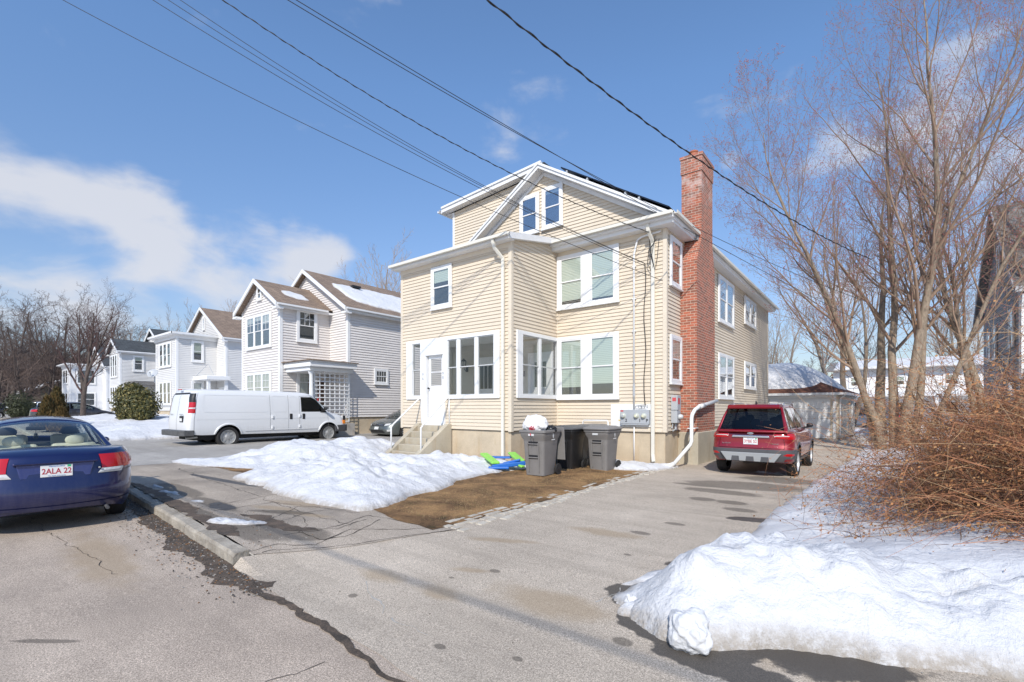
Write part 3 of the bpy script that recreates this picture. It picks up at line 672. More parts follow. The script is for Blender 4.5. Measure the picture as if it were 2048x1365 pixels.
def shingles(name, c1, c2):
    t = NT(name); P = t.pos(); s = t.n('ShaderNodeSeparateXYZ'); t.l(P, s.inputs[0])
    cb = t.n('ShaderNodeCombineXYZ'); t.l(t.math('ADD', s.outputs[0], s.outputs[1]), cb.inputs[0]); t.l(t.math('MULTIPLY', s.outputs[2], 1.9), cb.inputs[1])
    b = t.n('ShaderNodeTexBrick'); t.l(cb.outputs[0], b.inputs['Vector']); b.inputs['Scale'].default_value = 1; b.inputs['Brick Width'].default_value = .28; b.inputs['Row Height'].default_value = .14
    b.inputs['Mortar Size'].default_value = .008; b.inputs['Color1'].default_value = (*c1, 1); b.inputs['Color2'].default_value = (*c2, 1); b.inputs['Mortar'].default_value = (*[v*.45 for v in c2], 1)
    c = t.mix(.6, b.outputs[0], t.ramp(t.noise(P, 1.3, 6, .7), [(.3, .7), (.7, 1.25)]), 'MULTIPLY'); c = t.mix(.5, c, t.ramp(t.noise(P, 60, 3, .7), [(.3, .7), (.7, 1.3)]), 'MULTIPLY')
    t.setc(c); t.p(Roughness=.93); return t.mat
SH_BROWN = shingles('brown_shingles', (.30,.22,.16), (.22,.16,.12)); SH_DARK = shingles('charcoal_shingles', (.075,.085,.09), (.05,.055,.06)); SH_GREY = shingles('grey_shingles', (.25,.235,.22), (.19,.18,.17)); SH_BLACK = simple('black_roofing', (.035,.033,.032), .9)
def glassmat(name, tint, refl, rough=.02):
    m = bpy.data.materials.new(name); m.use_nodes = True; t = m.node_tree; t.nodes.clear()
    o = t.nodes.new('ShaderNodeOutputMaterial'); mx = t.nodes.new('ShaderNodeMixShader'); tr = t.nodes.new('ShaderNodeBsdfTransparent'); gl = t.nodes.new('ShaderNodeBsdfGlossy')
    tr.inputs[0].default_value = (*tint, 1); gl.inputs['Roughness'].default_value = rough; gl.inputs[0].default_value = (1,1,1,1)
    lw = t.nodes.new('ShaderNodeLayerWeight'); lw.inputs[0].default_value = .5; fr = t.nodes.new('ShaderNodeMath'); fr.operation = 'POWER'; t.links.new(lw.outputs['Facing'], fr.inputs[0]); fr.inputs[1].default_value = 4.0; ad = t.nodes.new('ShaderNodeMath'); ad.operation = 'ADD'; ad.inputs[1].default_value = refl; ad.use_clamp = True
    t.links.new(fr.outputs[0], ad.inputs[0]); t.links.new(ad.outputs[0], mx.inputs[0]); t.links.new(tr.outputs[0], mx.inputs[1]); t.links.new(gl.outputs[0], mx.inputs[2]); t.links.new(mx.outputs[0], o.inputs[0])
    return m
GLASS = glassmat('window_glass', (.97,.99,.98), .11); PORCHGLASS = glassmat('porch_glass', (.985,.99,.985), .03); CARGLASS = glassmat('car_glass', (.88,.94,.91), .04); DARKGLASS = glassmat('privacy_glass', (.10,.11,.12), .04)
SKYGLASS = glassmat('reflective_glass', (.8,.85,.9), .30)
ROOM = simple('dim_room', (.07,.07,.073), .9); BL = NT('pale_blind'); q_ = BL.n('ShaderNodeSeparateXYZ'); BL.l(BL.pos(), q_.inputs[0]); BLIND = BL
BL.setc(BL.ramp(BL.math('FRACT', BL.math('MULTIPLY', q_.outputs[2], 19)), [(.0, (.36,.40,.35)), (.22, (.60,.65,.57)), (.8, (.64,.69,.61)), (1, (.44,.48,.42))])); BL.p(Roughness=.8); BLIND = BL.mat; CURTAIN = simple('net_curtain', (.60,.60,.57), .9, vary=.12, vscale=12, mode='geo'); SCREEN = simple('insect_screen', (.16,.17,.18), .8)
BLACK = simple('black_plastic', (.02,.02,.022), .5); MESHB = simple('dark_gap', (.015,.015,.017), .9)
METAL = simple('grey_metal_paint', (.42,.44,.46), .45, vary=.06, mode='geo'); PVC = simple('white_pvc', (.80,.80,.77), .4)
WBASE = .036
def window(parent, fr, u0, u1, z0, z1, cols=None, casing=.1, base=None, blind=.5, shade='blind', grid=None, head=0, open_=0, sill=True, mat=None, name='window', glass=None):
    """casing with one or more double-hung sashes; children: sash, pane, blind"""
    mat = mat or WHITE; base = WBASE if base is None else base
    if cols is None: cols = [(u0+casing, u1-casing)]
    mb = MB(); b = base; Z0, Z1 = z0+casing, z1-casing-head
    edges = [u0] + [c for p in cols for c in p] + [u1]
    for i in range(0, len(edges), 2): mb.fbox(fr, edges[i], edges[i+1], z0, z1, b-.012, b+.045)
    for c0, c1 in cols: mb.fbox(fr, c0, c1, Z1, z1, b-.012, b+.043); mb.fbox(fr, c0, c1, z0, Z0, b-.012, b+.043)
    if sill: mb.fbox(fr, u0-.02, u1+.02, z0-.035, z0-.001, b-.012, b+.07)
    w_ = mb.build(name, mat, parent, bevel=.004)
    sa = MB(); pa = MB(); bl = MB(); bk = MB()
    for ci, (c0, c1) in enumerate(cols):
        bk.fbox(fr, c0-.01, c1+.01, Z0-.01, Z1+.01, b-.013, b-.004)
        zm = (Z0+Z1)/2; s = .035
        for k, (a, c) in enumerate(((zm-.015, Z1), (Z0, zm+.015))):
            d0, d1 = (b+.022, b+.036) if k == 0 else (b+.006, b+.021)
            if open_ and k == 1: a += open_; c += open_
            sa.fbox(fr, c0, c0+s, a, c, d0, d1); sa.fbox(fr, c1-s, c1, a, c, d0, d1); sa.fbox(fr, c0+s, c1-s, a, a+s, d0, d1); sa.fbox(fr, c0+s, c1-s, c-s, c, d0, d1)
            pa.fbox(fr, c0+s, c1-s, a+s, c-s, d0+.004, d0+.007)
            if grid and (k == 0 or grid[2]):
                for g in range(1, grid[0]): u = lerp(c0+s, c1-s, g/grid[0]); sa.fbox(fr, u-.010, u+.010, a+s, c-s, d0+.003, d1-.003)
                for g in range(1, grid[1]): z = lerp(a+s, c-s, g/grid[1]); sa.fbox(fr, c0+s, c1-s, z-.010, z+.010, d0+.002, d1-.0025)
        bv = blind[ci] if isinstance(blind, (list, tuple)) else blind
        if bv > 0: bl.fbox(fr, c0+.005, c1-.005, Z1-(Z1-Z0)*bv, Z1, b-.003, b+.003)
    sa.build('sash', mat, w_); bk.build('recess', ROOM, w_); pa.build('pane', glass or GLASS, w_)
    if bl.v: bl.build('blind', {'blind': BLIND, 'curtain': CURTAIN, 'screen': SCREEN}[shade], w_)
    return w_
def xs(px, Y): return onY(px, 800, Y).x
def zs_(px, py, Y): return onY(px, py, Y).z
# ================================================================ the tan house
YP, YM, XS, XL, XP, YR = 10.24, 12.55, -4.6, -12.72, -8.06, 26.6
XI = XP
ZF, ZE = 1.05, 6.5
house = empty('tan_house', (-8.6, 12.5, .1), 0, 'tan two-family house with white trim, closed porch and tall red brick chimney', 'house')
mb = MB()
siding(mb, FY(YM), [(XL+.1,ZF),(XS,ZF),(XS,6.70),(-8.55,9.15),(XL+.1,6.57)], holes=[(XL, XP, 1.0, 5.9)])
siding(mb, FX(XS), [(YM,ZF),(YR,ZF),(YR,6.55),(YM,6.55)])
siding(mb, ((0,YR),(1,0),(0,1)), [(XL,ZF),(XS,ZF),(XS,6.7),(-8.55,9.15),(XL,6.57)], board=.2)
siding(mb, FXn(XL-.05), [(YM,ZF),(YR,ZF),(YR,6.5),(YM,6.5)], board=.2)
mb.build('wall', TAN, house, recalc=False)
mb = MB()                                               # inner shell so that nothing shows through
mb.prism([(XL+.15,ZF-.02),(XS-.03,ZF-.02),(XS-.03,6.6),(-8.55,9.0),(XL+.15,6.5)], YM+.04, YR-.04, 'y')
mb.build('inner_wall', ROOM, house)
# porch: two storeys, glazed below
zb, zt = 2.04, 3.77
pf = MB()
doorL, doorR = xs(846,YP), xs(892,YP)
hl0, hr1 = xs(819.4,YP), xs(995.5,YP)
siding(pf, FY(YP), [(XL,ZF),(XP,ZF),(XP,6.35),(XL,6.35)], holes=[(hl0, doorL, zb, zt), (doorL, doorR, 1.0, zt), (doorR, hr1, zb, zt)])
ps0 = onX(1036, 800, XP).y
siding(pf, FX(XP), [(YP,ZF),(YM,ZF),(YM,6.86),(YP,6.45)], holes=[(ps0, YM-.02, zb, zt)])
siding(pf, FXn(XL), [(YP,ZF),(YM,ZF),(YM,6.86),(YP,6.45)], holes=[(10.6,12.3,zb,zt)])
pf.build('porch_wall', TAN, house, recalc=False)
pi = MB()
pi.box(XL+.03, YP+.03, 1.12, XP-.03, YM-.03, 1.24)     # floor
pi.box(XL+.03, YP+.03, 3.92, XP-.03, YM-.03, 4.02)     # ceiling
pi.box(XL+.03, YP+.03, 4.02, XP-.03, YP+.06, 6.3); pi.box(XP-.06, YP+.06, 4.02, XP-.03, YM-.03, 6.3)
INT = simple('porch_paint', (.80,.78,.72), .7, vary=.05, mode='geo')
for a, b, c, d in ((XL+.03, hl0, 1.24, 3.92), (hr1, XP-.03, 1.24, 3.92), (hl0, doorL, 1.24, zb), (doorR, hr1, 1.24, zb), (hl0, hr1, zt, 3.92)): pi.box(a, YP+.03, c, b, YP+.09, d)
for a, b, c, d in ((YP+.09, ps0, 1.24, 3.92), (ps0, YM-.03, 1.24, zb), (ps0, YM-.03, zt, 3.92)): pi.box(XP-.09, a, c, XP-.03, b, d); 
for a, b, c, d in ((YP+.09, 10.6, 1.24, 3.92), (12.3, YM-.03, 1.24, 3.92), (10.6, 12.3, 1.24, zb), (10.6, 12.3, zt, 3.92)): pi.box(XL+.03, a, c, XL+.09, b, d)
pi.build('porch_lining', INT, house)
bw = MB(); siding(bw, FY(YM-.04), [(XL+.09,1.24),(XP-.09,1.24),(XP-.09,3.92),(XL+.09,3.92)]); bw.build('porch_back_wall', simple('cream_boards', (.62,.58,.48), .7), house, recalc=False)
# inner doors, window and lanterns seen through the porch glass
for u0, u1 in ((-11.35,-10.5), (-9.0,-8.25)):
    b_ = MB(); b_.fbox(FY(YM-.06), u0-.1, u0, 1.25, 3.45, 0, .05); b_.fbox(FY(YM-.06), u1, u1+.1, 1.25, 3.45, 0, .05); b_.fbox(FY(YM-.06), u0, u1, 3.32, 3.45, 0, .05)
    b_.fbox(FY(YM-.06), u0, u1, 1.25, 3.32, 0, .02); dd = b_.build('inner_door', WHITE, house)
    g_ = MB(); g_.fbox(FY(YM-.06), u0+.15, u1-.15, 2.35, 3.15, .021, .025); g_.build('pane', simple('dark_door_glass', (.08,.09,.1), .1), dd)
    for k in (1, 2): q = MB(); u = lerp(u0+.15, u1-.15, k/3); q.fbox(FY(YM-.06), u-.012, u+.012, 2.35, 3.15, .026, .034); q.build('muntin', WHITE, dd)
window(house, FY(YM-.06), -10.1, -9.35, 2.0, 3.5, base=.01, blind=.3)
for X_, Z_ in ((-11.85, 3.22), (-9.3, 2.95)):
    l_ = MB(); y_ = YM-.06
    l_.lathe([(.0,.30),(.02,.27),(.09,.20),(.10,.18)], (X_, y_-.17, Z_-.05), 'z', 6); l_.lathe([(.05,-.02),(.06,.0),(.04,.01)], (X_, y_-.17, Z_-.05), 'z', 6)
    for k in range(6): a = k*PI/3; l_.beam((X_+.06*math.cos(a), y_-.17+.06*math.sin(a), Z_-.05), (X_+.095*math.cos(a), y_-.17+.095*math.sin(a), Z_+.13), .012, .012)
    l_.tube([(X_, y_-.17, Z_-.06), (X_, y_-.15, Z_-.16), (X_, y_-.07, Z_-.19), (X_, y_-.01, Z_-.14)], .014, 6); l_.box(X_-.05, y_-.03, Z_-.24, X_+.05, y_-.001, Z_-.06)
    ln = l_.build('wall_lantern', BLACK, house); g = MB(); g.lathe([(.052,0),(.085,.17)], (X_, y_-.17, Z_-.05), 'z', 6); g.build('pane', simple('frosted_glass', (.5,.5,.45), .3), ln)
b_ = MB(); b_.fbox(FY(YM-.06), -10.35, -10.15, 1.95, 2.2, 0, .10); b_.build('mailbox', simple('grey_mailbox', (.25,.27,.28), .5), house)
# glazed bands
def band(fr, u0, u1, panes, z0=zb, z1=zt, fl=True, frt=True):
    mb = MB(); c = .10
    mb.fbox(fr, u0, u1, z1-.02, z1+.085, -.05, .062); mb.fbox(fr, u0, u1, z0-.085, z0+.02, -.05, .064)
    mb.fbox(fr, u0-.10 if fl else u0, panes[0][0], z0-.084, z1+.084, -.05, .060)
    mb.fbox(fr, panes[-1][1], u1+.10 if frt else u1, z0-.084, z1+.084, -.05, .060)
    for (a, b), (c0, d0) in zip(panes, panes[1:]): mb.fbox(fr, b, c0, z0, z1, -.04, .045)
    w_ = mb.build('porch_window', WHITE, house, bevel=.004); sa = MB(); pa = MB()
    AL = simple('aluminium_sash', (.55,.56,.55), .4)
    for a, b in panes:
        zm = z0 + (z1-z0)*.5; s = .028
        for k, (e, f) in enumerate(((zm-.012, z1-.02), (z0+.02, zm+.012))):
            d0 = .012 if k == 0 else -.008
            sa.fbox(fr, a, a+s, e, f, d0, d0+.018); sa.fbox(fr, b-s, b, e, f, d0, d0+.018); sa.fbox(fr, a+s, b-s, e, e+s, d0, d0+.018); sa.fbox(fr, a+s, b-s, f-s, f, d0, d0+.018)
            pa.fbox(fr, a+s, b-s, e+s, f-s, d0+.007, d0+.010)
    sa.build('sash', AL, w_); pa.build('pane', PORCHGLASS, w_)
X_ = lambda p: xs(p, YP)
band(FY(YP), hl0, doorL, [(X_(827), X_(843))], frt=False)
band(FY(YP), doorR, hr1, [(X_(897.5), X_(915)), (X_(921), X_(951)), (X_(957), X_(989.5))], fl=False)
sy = lambda p: onX(p, 800, XP).y
band(FX(XP), ps0, YM, [(sy(1043), sy(1076)), (sy(1080.5), sy(1112.5))], frt=False)
# front door with surround
dx0, dx1 = X_(856)-.02, X_(887)+.02
mb = MB(); fr = FY(YP)
mb.fbox(fr, doorL, dx0, 1.14, zt+.08, -.1, .07); mb.fbox(fr, dx1, doorR, 1.14, zt+.08, -.1, .07)
mb.fbox(fr, dx0, dx1, 3.36, zt+.08, -.1, .066); mb.fbox(fr, dx0-.05, dx1+.05, 3.33, 3.39, -.1, .09); mb.fbox(fr, doorL-.01, doorR+.01, 1.02, 1.14, -.1, .075)
mb.fbox(fr, dx0-.03, dx1+.03, 1.14, 1.22, -.1, .11)
mb.build('door_surround', WHITE, house, bevel=.004)
mb = MB(); mb.fbox(fr, dx0+.03, dx1-.03, 1.22, 2.38, -.06, -.02); mb.fbox(fr, dx0+.03, dx0+.13, 2.38, 3.33, -.06, -.02); mb.fbox(fr, dx1-.13, dx1-.03, 2.38, 3.33, -.06, -.02)
mb.fbox(fr, dx0+.13, dx1-.13, 3.22, 3.33, -.06, -.02); mb.fbox(fr, dx0+.13, dx1-.13, 2.79, 2.82, -.055, -.018)
mb.fbox(fr, dx0+.14, dx1-.14, 1.4, 2.2, -.02, -.010); mb.fbox(fr, dx0+.18, dx1-.18, 1.45, 2.15, -.010, -.004)
dr = mb.build('door', WHITE, house, bevel=.006)
mb = MB(); mb.fbox(fr, dx0+.13, dx1-.13, 2.38, 3.22, -.045, -.041); mb.build('pane', PORCHGLASS, dr)
mb = MB(); mb.lathe([(.0,-.07),(.03,-.065),(.03,-.03),(.012,-.02),(.012,.02)], (dx0+.09, YP+.0, 2.3), 'y', 10); mb.build('handle', BLACK, dr)
for body, px_ in (('96', 849.5), ('98', 889.5)):
    x_ = xs(px_, YP)
    for k, ch in enumerate(body): text(ch, .135, METAL, house, (x_+8.6, YP-.078-12.5, 2.74-.13*k-.1), (R(90),0,0), 'house_number', depth=.003)
# ordinary windows
window(house, FY(YP), xs(865,YP), xs(906,YP), zs_(865,621,YP), zs_(865,538,YP), blind=.36)
mu0, mu1 = xs(1116,YM), xs(1239.5,YM)
colsM = [(xs(1123.5,YM), xs(1165.5,YM)), (xs(1184,YM), xs(1230,YM))]
window(house, FY(YM), mu0, mu1, 4.72, 6.36, colsM, blind=[.9,.93])
window(house, FY(YM), mu0, mu1, zb-.085, zt+.085, colsM, blind=[.85,.80])
window(house, FY(YM), xs(1041.5,YM), xs(1080,YM), 7.32, 8.60, blind=0, glass=SKYGLASS)
window(house, FY(YM), xs(1086,YM), xs(1127.5,YM), 7.34, 8.66, blind=.12, glass=SKYGLASS)
yy = lambda p: onX(p, 800, XS).y
window(house, FX(XS), yy(1337), 13.62, 5.02, 6.36, blind=.3, shade='curtain'); window(house, FX(XS), yy(1337), 13.62, 2.35, 3.68, blind=.5, shade='curtain')
a_, b_ = yy(1432.5)+.1, yy(1464.5)
for z0, z1, bl in ((4.72,6.36,[.3,0]), (2.02,3.62,[.45,.1])): window(house, FX(XS), a_, b_, z0, z1, [(a_+.13,(a_+b_)/2-.08), ((a_+b_)/2+.08,b_-.13)], blind=bl, shade='curtain')
a_, b_ = yy(1486.5), yy(1509)
for z0, z1 in ((5.2,6.34), (2.5,3.63)): window(house, FX(XS), a_, b_, z0, z1, [(a_+.13,(a_+b_)/2-.08), ((a_+b_)/2+.08,b_-.13)], blind=.4, shade='curtain')
# corner boards
mb = MB()
for x, y in ((XS,YM),(XP,YP),(XL,YP)):
    top = 6.5 if (x, y) == (XS, YM) else 6.4
    sx = 1 if x > XL else -1
    mb = MB(); mb.box(x-.085*sx, y-.026, ZF-.03, x+.026*sx, y-.0, top); mb.box(x+.001*sx, y+.0005, ZF-.03, x+.025*sx, y+.085, top); mb.build('corner_board', TANTRIM, house, bevel=.003)
mb = MB()
mb.box(XP+.0005, YM-.026, 4.0, XP+.045, YM-.0005, 6.5); mb.box(XP+.0005, YM-.026, ZF, XP+.045, YM-.0005, zb-.1)
mb.box(XS-.0, YR-.09, ZF, XS+.026, YR+.026, 6.5)
mb.fbox(FY(YM), XP+.06, XS-.09, ZF-.03, ZF+.03, .001, .030); mb.fbox(FY(YM), XP+.06, XS-.09, 6.37, 6.52, .012, .03)
mb.build('corner_board', TANTRIM, house, bevel=.003)
# foundation
mb = MB(); mb.box(XP-.1, YM+.03, -.3, XS-.035, YR-.02, ZF-.01); mb.box(XL+.03, YP+.035, -.3, XP-.035, YM+.03, ZF-.012); mb.box(XL+.03, YM+.03, -.3, XP-.1, YR-.03, ZF-.014)
mb.build('foundation', CONC, house, bevel=.01)
# roof: gable with white rakes, shed dormer to the left, boxed eaves, gutters
sl_ = .622; ZA = 9.36; XA = -8.53
def roofz(x): return ZA - abs(x-XA)*sl_
mb = MB(); T = .12
pl = [(XA, ZA), (-4.30, roofz(-4.30)), (-4.30, roofz(-4.30)-T), (XA, ZA-T*1.2), (-12.8, roofz(-12.8)-T), (-12.8, roofz(-12.8))]
mb.prism(pl, 12.27, 26.9, 'y'); rf = mb.build('roof', SH_DARK, house)
mb = MB()
for sx, xe in ((1,-4.34), (-1,-12.75)):
    def rz(x, o): return roofz(x) + o
    for (o0, o1, y0, y1) in ((.012, -.17, 12.20, 12.262), (-.0, -.07, 12.165, 12.198)):
        p = [(XA, rz(XA,o0)), (xe, rz(xe,o0)), (xe, rz(xe,o1)), (XA, rz(XA,o1))]
        mb.prism(p if sx > 0 else p[::-1], y0, y1, 'y')
    p = [(XA, rz(XA,-.135)), (xe, rz(xe,-.135)), (xe, rz(xe,-.165)), (XA, rz(XA,-.165))]; mb.prism(p, 12.264, YM-.001, 'y')
    p = [(XA, rz(XA,-.17)), (xe, rz(xe,-.17)), (xe, rz(xe,-.30)), (XA, rz(XA,-.30))]; mb.prism(p, YM-.045, YM-.018, 'y')
mb.build('rake_board', WHITE, rf)
# eave of the long side
mb = MB(); mb.box(XS+.002, YM-.0, 6.50, -4.33, 26.88, 6.535); mb.box(-4.33, 12.27, 6.50, -4.305, 26.88, 6.66); mb.box(XP-.05, 12.27, 6.50, -4.33, YM-.002, 6.535); mb.box(XP-.05, 12.245, 6.50, -4.305, 12.27, 6.66)
mb.box(XP-.05, 12.135, 6.60, -4.27, 12.2445, 6.70); mb.box(-4.3045, 12.25, 6.56, -4.268, 26.88, 6.735); mb.build('soffit', WHITE, rf)
def gutter(pts, parent, w_=.11, h=.10, mat=CREAM, name='gutter'):   # polyline of the outer lip
    mb = MB()
    for p, q in zip(pts, pts[1:]):
        p = Vector(p); q = Vector(q); d = (q-p).normalized(); n_ = Vector((-d.y, d.x, 0)).normalized()
        prof = [(0, 0), (-w_*.15, -h*.45), (-w_*.3, -h), (-w_, -h), (-w_, -.02), (-w_*.9, -.03), (-w_*.85, -h*.85), (-w_*.35, -h*.85), (-.012, -.01)]
        a = [p + n_*u + Vector((0,0,z)) for u, z in prof]; b = [q + n_*u + Vector((0,0,z)) for u, z in prof]; k = len(prof)
        mb.mesh(a + b, [(i, (i+1) % k, k+(i+1) % k, k+i) for i in range(k)] + [tuple(range(k-1,-1,-1)), tuple(range(k,2*k))])
    return mb.build(name, mat, parent, bevel=0)
gutter([(-7.92,12.13,6.76),(-4.262,12.13,6.76),(-4.262,26.95,6.70)], rf)
mb = MB(); mb.prism([(12.14,6.706),(YM-.02,6.86),(YM-.02,6.704),(12.14,6.704)], XP-.2, -4.36, 'x'); mb.build('pent_roof', SH_BLACK, rf)
# shed dormer flush with the left wall
mb = MB(); siding(mb, FY(12.72), [(XL-.05,6.4),(-8.6,6.4),(-8.6,9.30),(XL-.05,9.02)]); siding(mb, FXn(XL-.05), [(12.72,6.4),(24.5,6.4),(24.5,9.02),(12.72,9.02)], board=.2)
do = mb.build('dormer', TAN, house, recalc=False)
mb = MB(); mb.prism([(XL+.02,6.4),(-8.7,6.4),(-8.7,9.28),(XL+.02,9.0)], 12.76, 24.45, 'y'); mb.build('dormer_core', ROOM, do)
mb = MB(); mb.prism([(XL-.38,9.20),(XA+.02,9.50),(XA+.02,9.40),(XL-.38,9.10)], 12.50, 24.8, 'y'); mb.build('dormer_roof', SH_DARK, do)
mb = MB(); mb.prism([(XL-.40,9.215),(XA-.05,9.51),(XA-.05,9.33),(XL-.40,9.03)], 12.44, 12.498, 'y'); mb.prism([(XL-.40,9.07),(XA-.05,9.36),(XA-.05,9.33),(XL-.40,9.03)], 12.4985, 12.70, 'y'); mb.box(XL-.42, 12.44, 9.0, XL-.402, 24.8, 9.2); mb.box(XL-.40, 12.70, 9.0, XL-.06, 24.8, 9.025)
mb.prism([(XL-.40,9.235),(XA-.05,9.53),(XA-.05,9.46),(XL-.40,9.165)], 12.40, 12.4385, 'y')
mb.box(XL-.075, 12.695, 6.4, XL+.02, 12.719, 9.02); mb.build('dormer_trim', WHITE, do)
mb = MB(); gutter([(XL-.5,24.8,9.16),(XL-.5,12.42,9.16)], do, mat=WHITE)
# solar panels on the right-hand slope, racked above the roof
n_ = Vector((sl_, 0, 1)).normalized()
for k in range(3):
    for j in range(5):
        x0 = -7.85 + k*1.12; x1 = x0+1.09; y0 = 12.35 + j*1.7; y1 = y0+1.66
        mb = MB(); q = []
        for x, y in ((x0,y0),(x1,y0),(x1,y1),(x0,y1)):
            p = Vector((x, y, roofz(x))); q.append(p + n_*.10)
        mb.mesh([*q, *[p + n_*.035 for p in q]], [(3,2,1,0),(4,5,6,7),(0,1,5,4),(1,2,6,5),(2,3,7,6),(3,0,4,7)])
        mb.build('solar_panel', simple('solar_glass', (.012,.013,.02), .15) if 'solar_glass' not in bpy.data.materials else bpy.data.materials['solar_glass'], rf)
for x in (-7.6,-6.9,-5.7,-5.3): mb = MB(); mb.box(x, 12.33, roofz(x)-.05, x+.05, 12.45, roofz(x)+.09); mb.build('panel_bracket', METAL, rf)
# porch roof
mb = MB(); pr = [(9.98,6.42),(12.52,6.93),(12.52,6.83),(9.98,6.32)]
mb.prism(pr, XL-.16, XP+.14, 'x'); pr_ = mb.build('porch_roof', SH_BLACK, house)
mb = MB(); mb.prism([(9.96,6.405),(12.50,6.915),(12.50,6.745),(9.96,6.235)], XP+.1405, XP+.165, 'x'); mb.prism([(9.96,6.26),(12.50,6.77),(12.50,6.745),(9.96,6.235)], XP+.03, XP+.14, 'x'); mb.prism([(9.96,6.405),(12.50,6.915),(12.50,6.745),(9.96,6.235)], XL-.185, XL-.161, 'x')
mb.box(XL-.16, 9.955, 6.235, XP+.165, 9.979, 6.405); mb.box(XL-.16, 9.98, 6.24, XP+.14, YP-.02, 6.262); mb.fbox(FY(YP), XL, XP, 6.10, 6.26, .017, .03, TANTRIM)
mb.build('fascia', WHITE, pr_)
gutter([(XL-.2,9.945,6.40),(XP+.17,9.945,6.40)], pr_)
# downspouts and pipes
def pipe(name, pts, w_, mat, parent, square=True):
    mb = MB()
    if square:
        for p, q in zip(pts, pts[1:]):
            d = (Vector(q)-Vector(p)).normalized(); mb.beam(Vector(p)-d*w_*.25, Vector(q)+d*w_*.25, w_, w_*.75, up=(0,1,0) if abs(d.z) > .5 else (0,0,1))
        return mb.build(name, mat, parent, bevel=.008)
    mb.tube(pts, w_/2, 10); return mb.build(name, mat, parent, smooth=True)
x_ = xs(1006, 10.17)
pipe('downspout', [(x_-.16,9.90,6.30),(x_-.13,9.95,6.08),(x_,10.16,5.8),(x_,10.16,.30)], .085, CREAM, house)
x_ = xs(1306, 12.47)
pipe('downspout', [(x_-.06,12.2,6.65),(x_-.04,12.24,6.42),(x_,12.465,6.15),(x_,12.465,.42),(x_+.05,12.38,.25)], .09, CREAM, house)
x_ = xs(1268.5, 12.5)
pipe('conduit', [(XS-.12,12.48,6.42)] + [(lerp(x_+.02,XS-.25,.5)+(-.5)*math.sin(a)*(XS-.25-x_)+0*a, 12.48, 6.15+.24*math.cos(a)) for a in (0,.4,.8)] + [(x_,12.485,5.95),(x_,12.485,1.66)], .055, WHITE, house, False)
mb = MB(); mb.tube([(x_,12.485,2.0),(x_,12.485,2.35)], .034, 8); mb.build('conduit_sleeve', METAL, house)
for z_ in (5.6,4.7,3.8,2.9): mb = MB(); mb.box(x_-.05, 12.47, z_, x_+.05, 12.53, z_+.03); mb.build('pipe_clip', WHITE, house)
pipe('gas_pipe', [(xs(1268.5,12.5),12.49,1.22),(xs(1268.5,12.5),12.49,.15)], .034, WHITE, house, False)
def cable(name, pts, r, parent, mat=BLACK, n=5):
    mb = MB(); mb.tube(pts, r, n); return mb.build(name, mat, parent, smooth=True)
xc = xs(1290, 12.5)
cable('drop_cable', [(xc+.0+.03*math.sin(i*1.3), 12.49, 5.65-i*.39) for i in range(11)], .012, house)
cable('drop_cable', [(XS-.42,12.45,6.3),(XS-.38,12.4,5.9),(XS-.30,12.42,5.55),(XS-.36,12.46,5.35),(XS-.46,12.42,5.6),(XS-.42,12.4,5.95),(XS-.22,12.42,6.2)], .011, house)
cable('drop_cable', [(XS-.25,12.42,6.3),(XS-.33,12.38,5.8),(XS-.26,12.42,5.4),(XS-.2,12.44,5.7),(XS-.15,12.44,6.2)], .009, house)
for a in (5.75,5.9): mb = MB(); mb.tube([(XS-.36,12.38,a),(XS-.36,12.38,a+.08)], .025, 6); mb.build('cable_connector', BLACK, house)
# meter board
mb = MB(); mb.fbox(FY(YM), -6.2, -4.98, 1.15, 1.78, .018, .034); bd = mb.build('meter_board', simple('white_board', (.82,.82,.8), .6, vary=.04, mode='geo'), house, bevel=.003)
mb = MB(); mb.fbox(FY(YM), -5.86, -5.02, 1.24, 1.63, .0345, .14); mb.fbox(FY(YM), -5.84, -5.04, 1.20, 1.239, .04, .13); mb.build('meter_box', METAL, bd, bevel=.006)
MG = simple('meter_glass', (.50,.52,.45), .15); 
for k, (u, col) in enumerate(((-5.765,0),(-5.375,1),(-5.165,1))):
    mb = MB(); mb.lathe([(.0,-.075),(.05,-.07),(.063,-.05),(.066,0),(.078,0),(.078,.012)], (u, YM-.141, 1.46), 'y', 20); mm = mb.build('meter', MG, bd, smooth=True); 
    mb = MB(); mb.lathe([(.0,-.078),(.035,-.0765)], (u, YM-.141, 1.46), 'y', 14); mb.build('dial', METAL if col == 0 else simple('dial_face', (.72,.7,.5), .4), mm)
mb = MB()
for u, ch in ((-5.68,'2'),(-5.28,'1'),(-5.075,'P')): text(ch, .12, BLACK, bd, (u+8.6, YM-.142-12.5, 1.33-.1), (R(90),0,0), 'meter_number', depth=.001, bold=.003)
mb.fbox(FY(YM), -5.85, -5.76, 1.575, 1.615, .141, .143); mb.build('warning_label', simple('red_label', (.55,.08,.09), .5), bd)
mb = MB(); mb.fbox(FY(YM), -5.96, -5.88, 1.315, 1.345, .035, .037); mb.build('warning_label', simple('yellow_label', (.75,.5,.05), .5), bd)
for s_ in range(3): cable('loose_wire', [(-5.35+.09*s_+.1*math.cos(a), YM-.06-.01*s_, 1.70+.05*math.sin(a)+.01*s_) for a in [i*PI/6 for i in range(13)]], .004, bd)
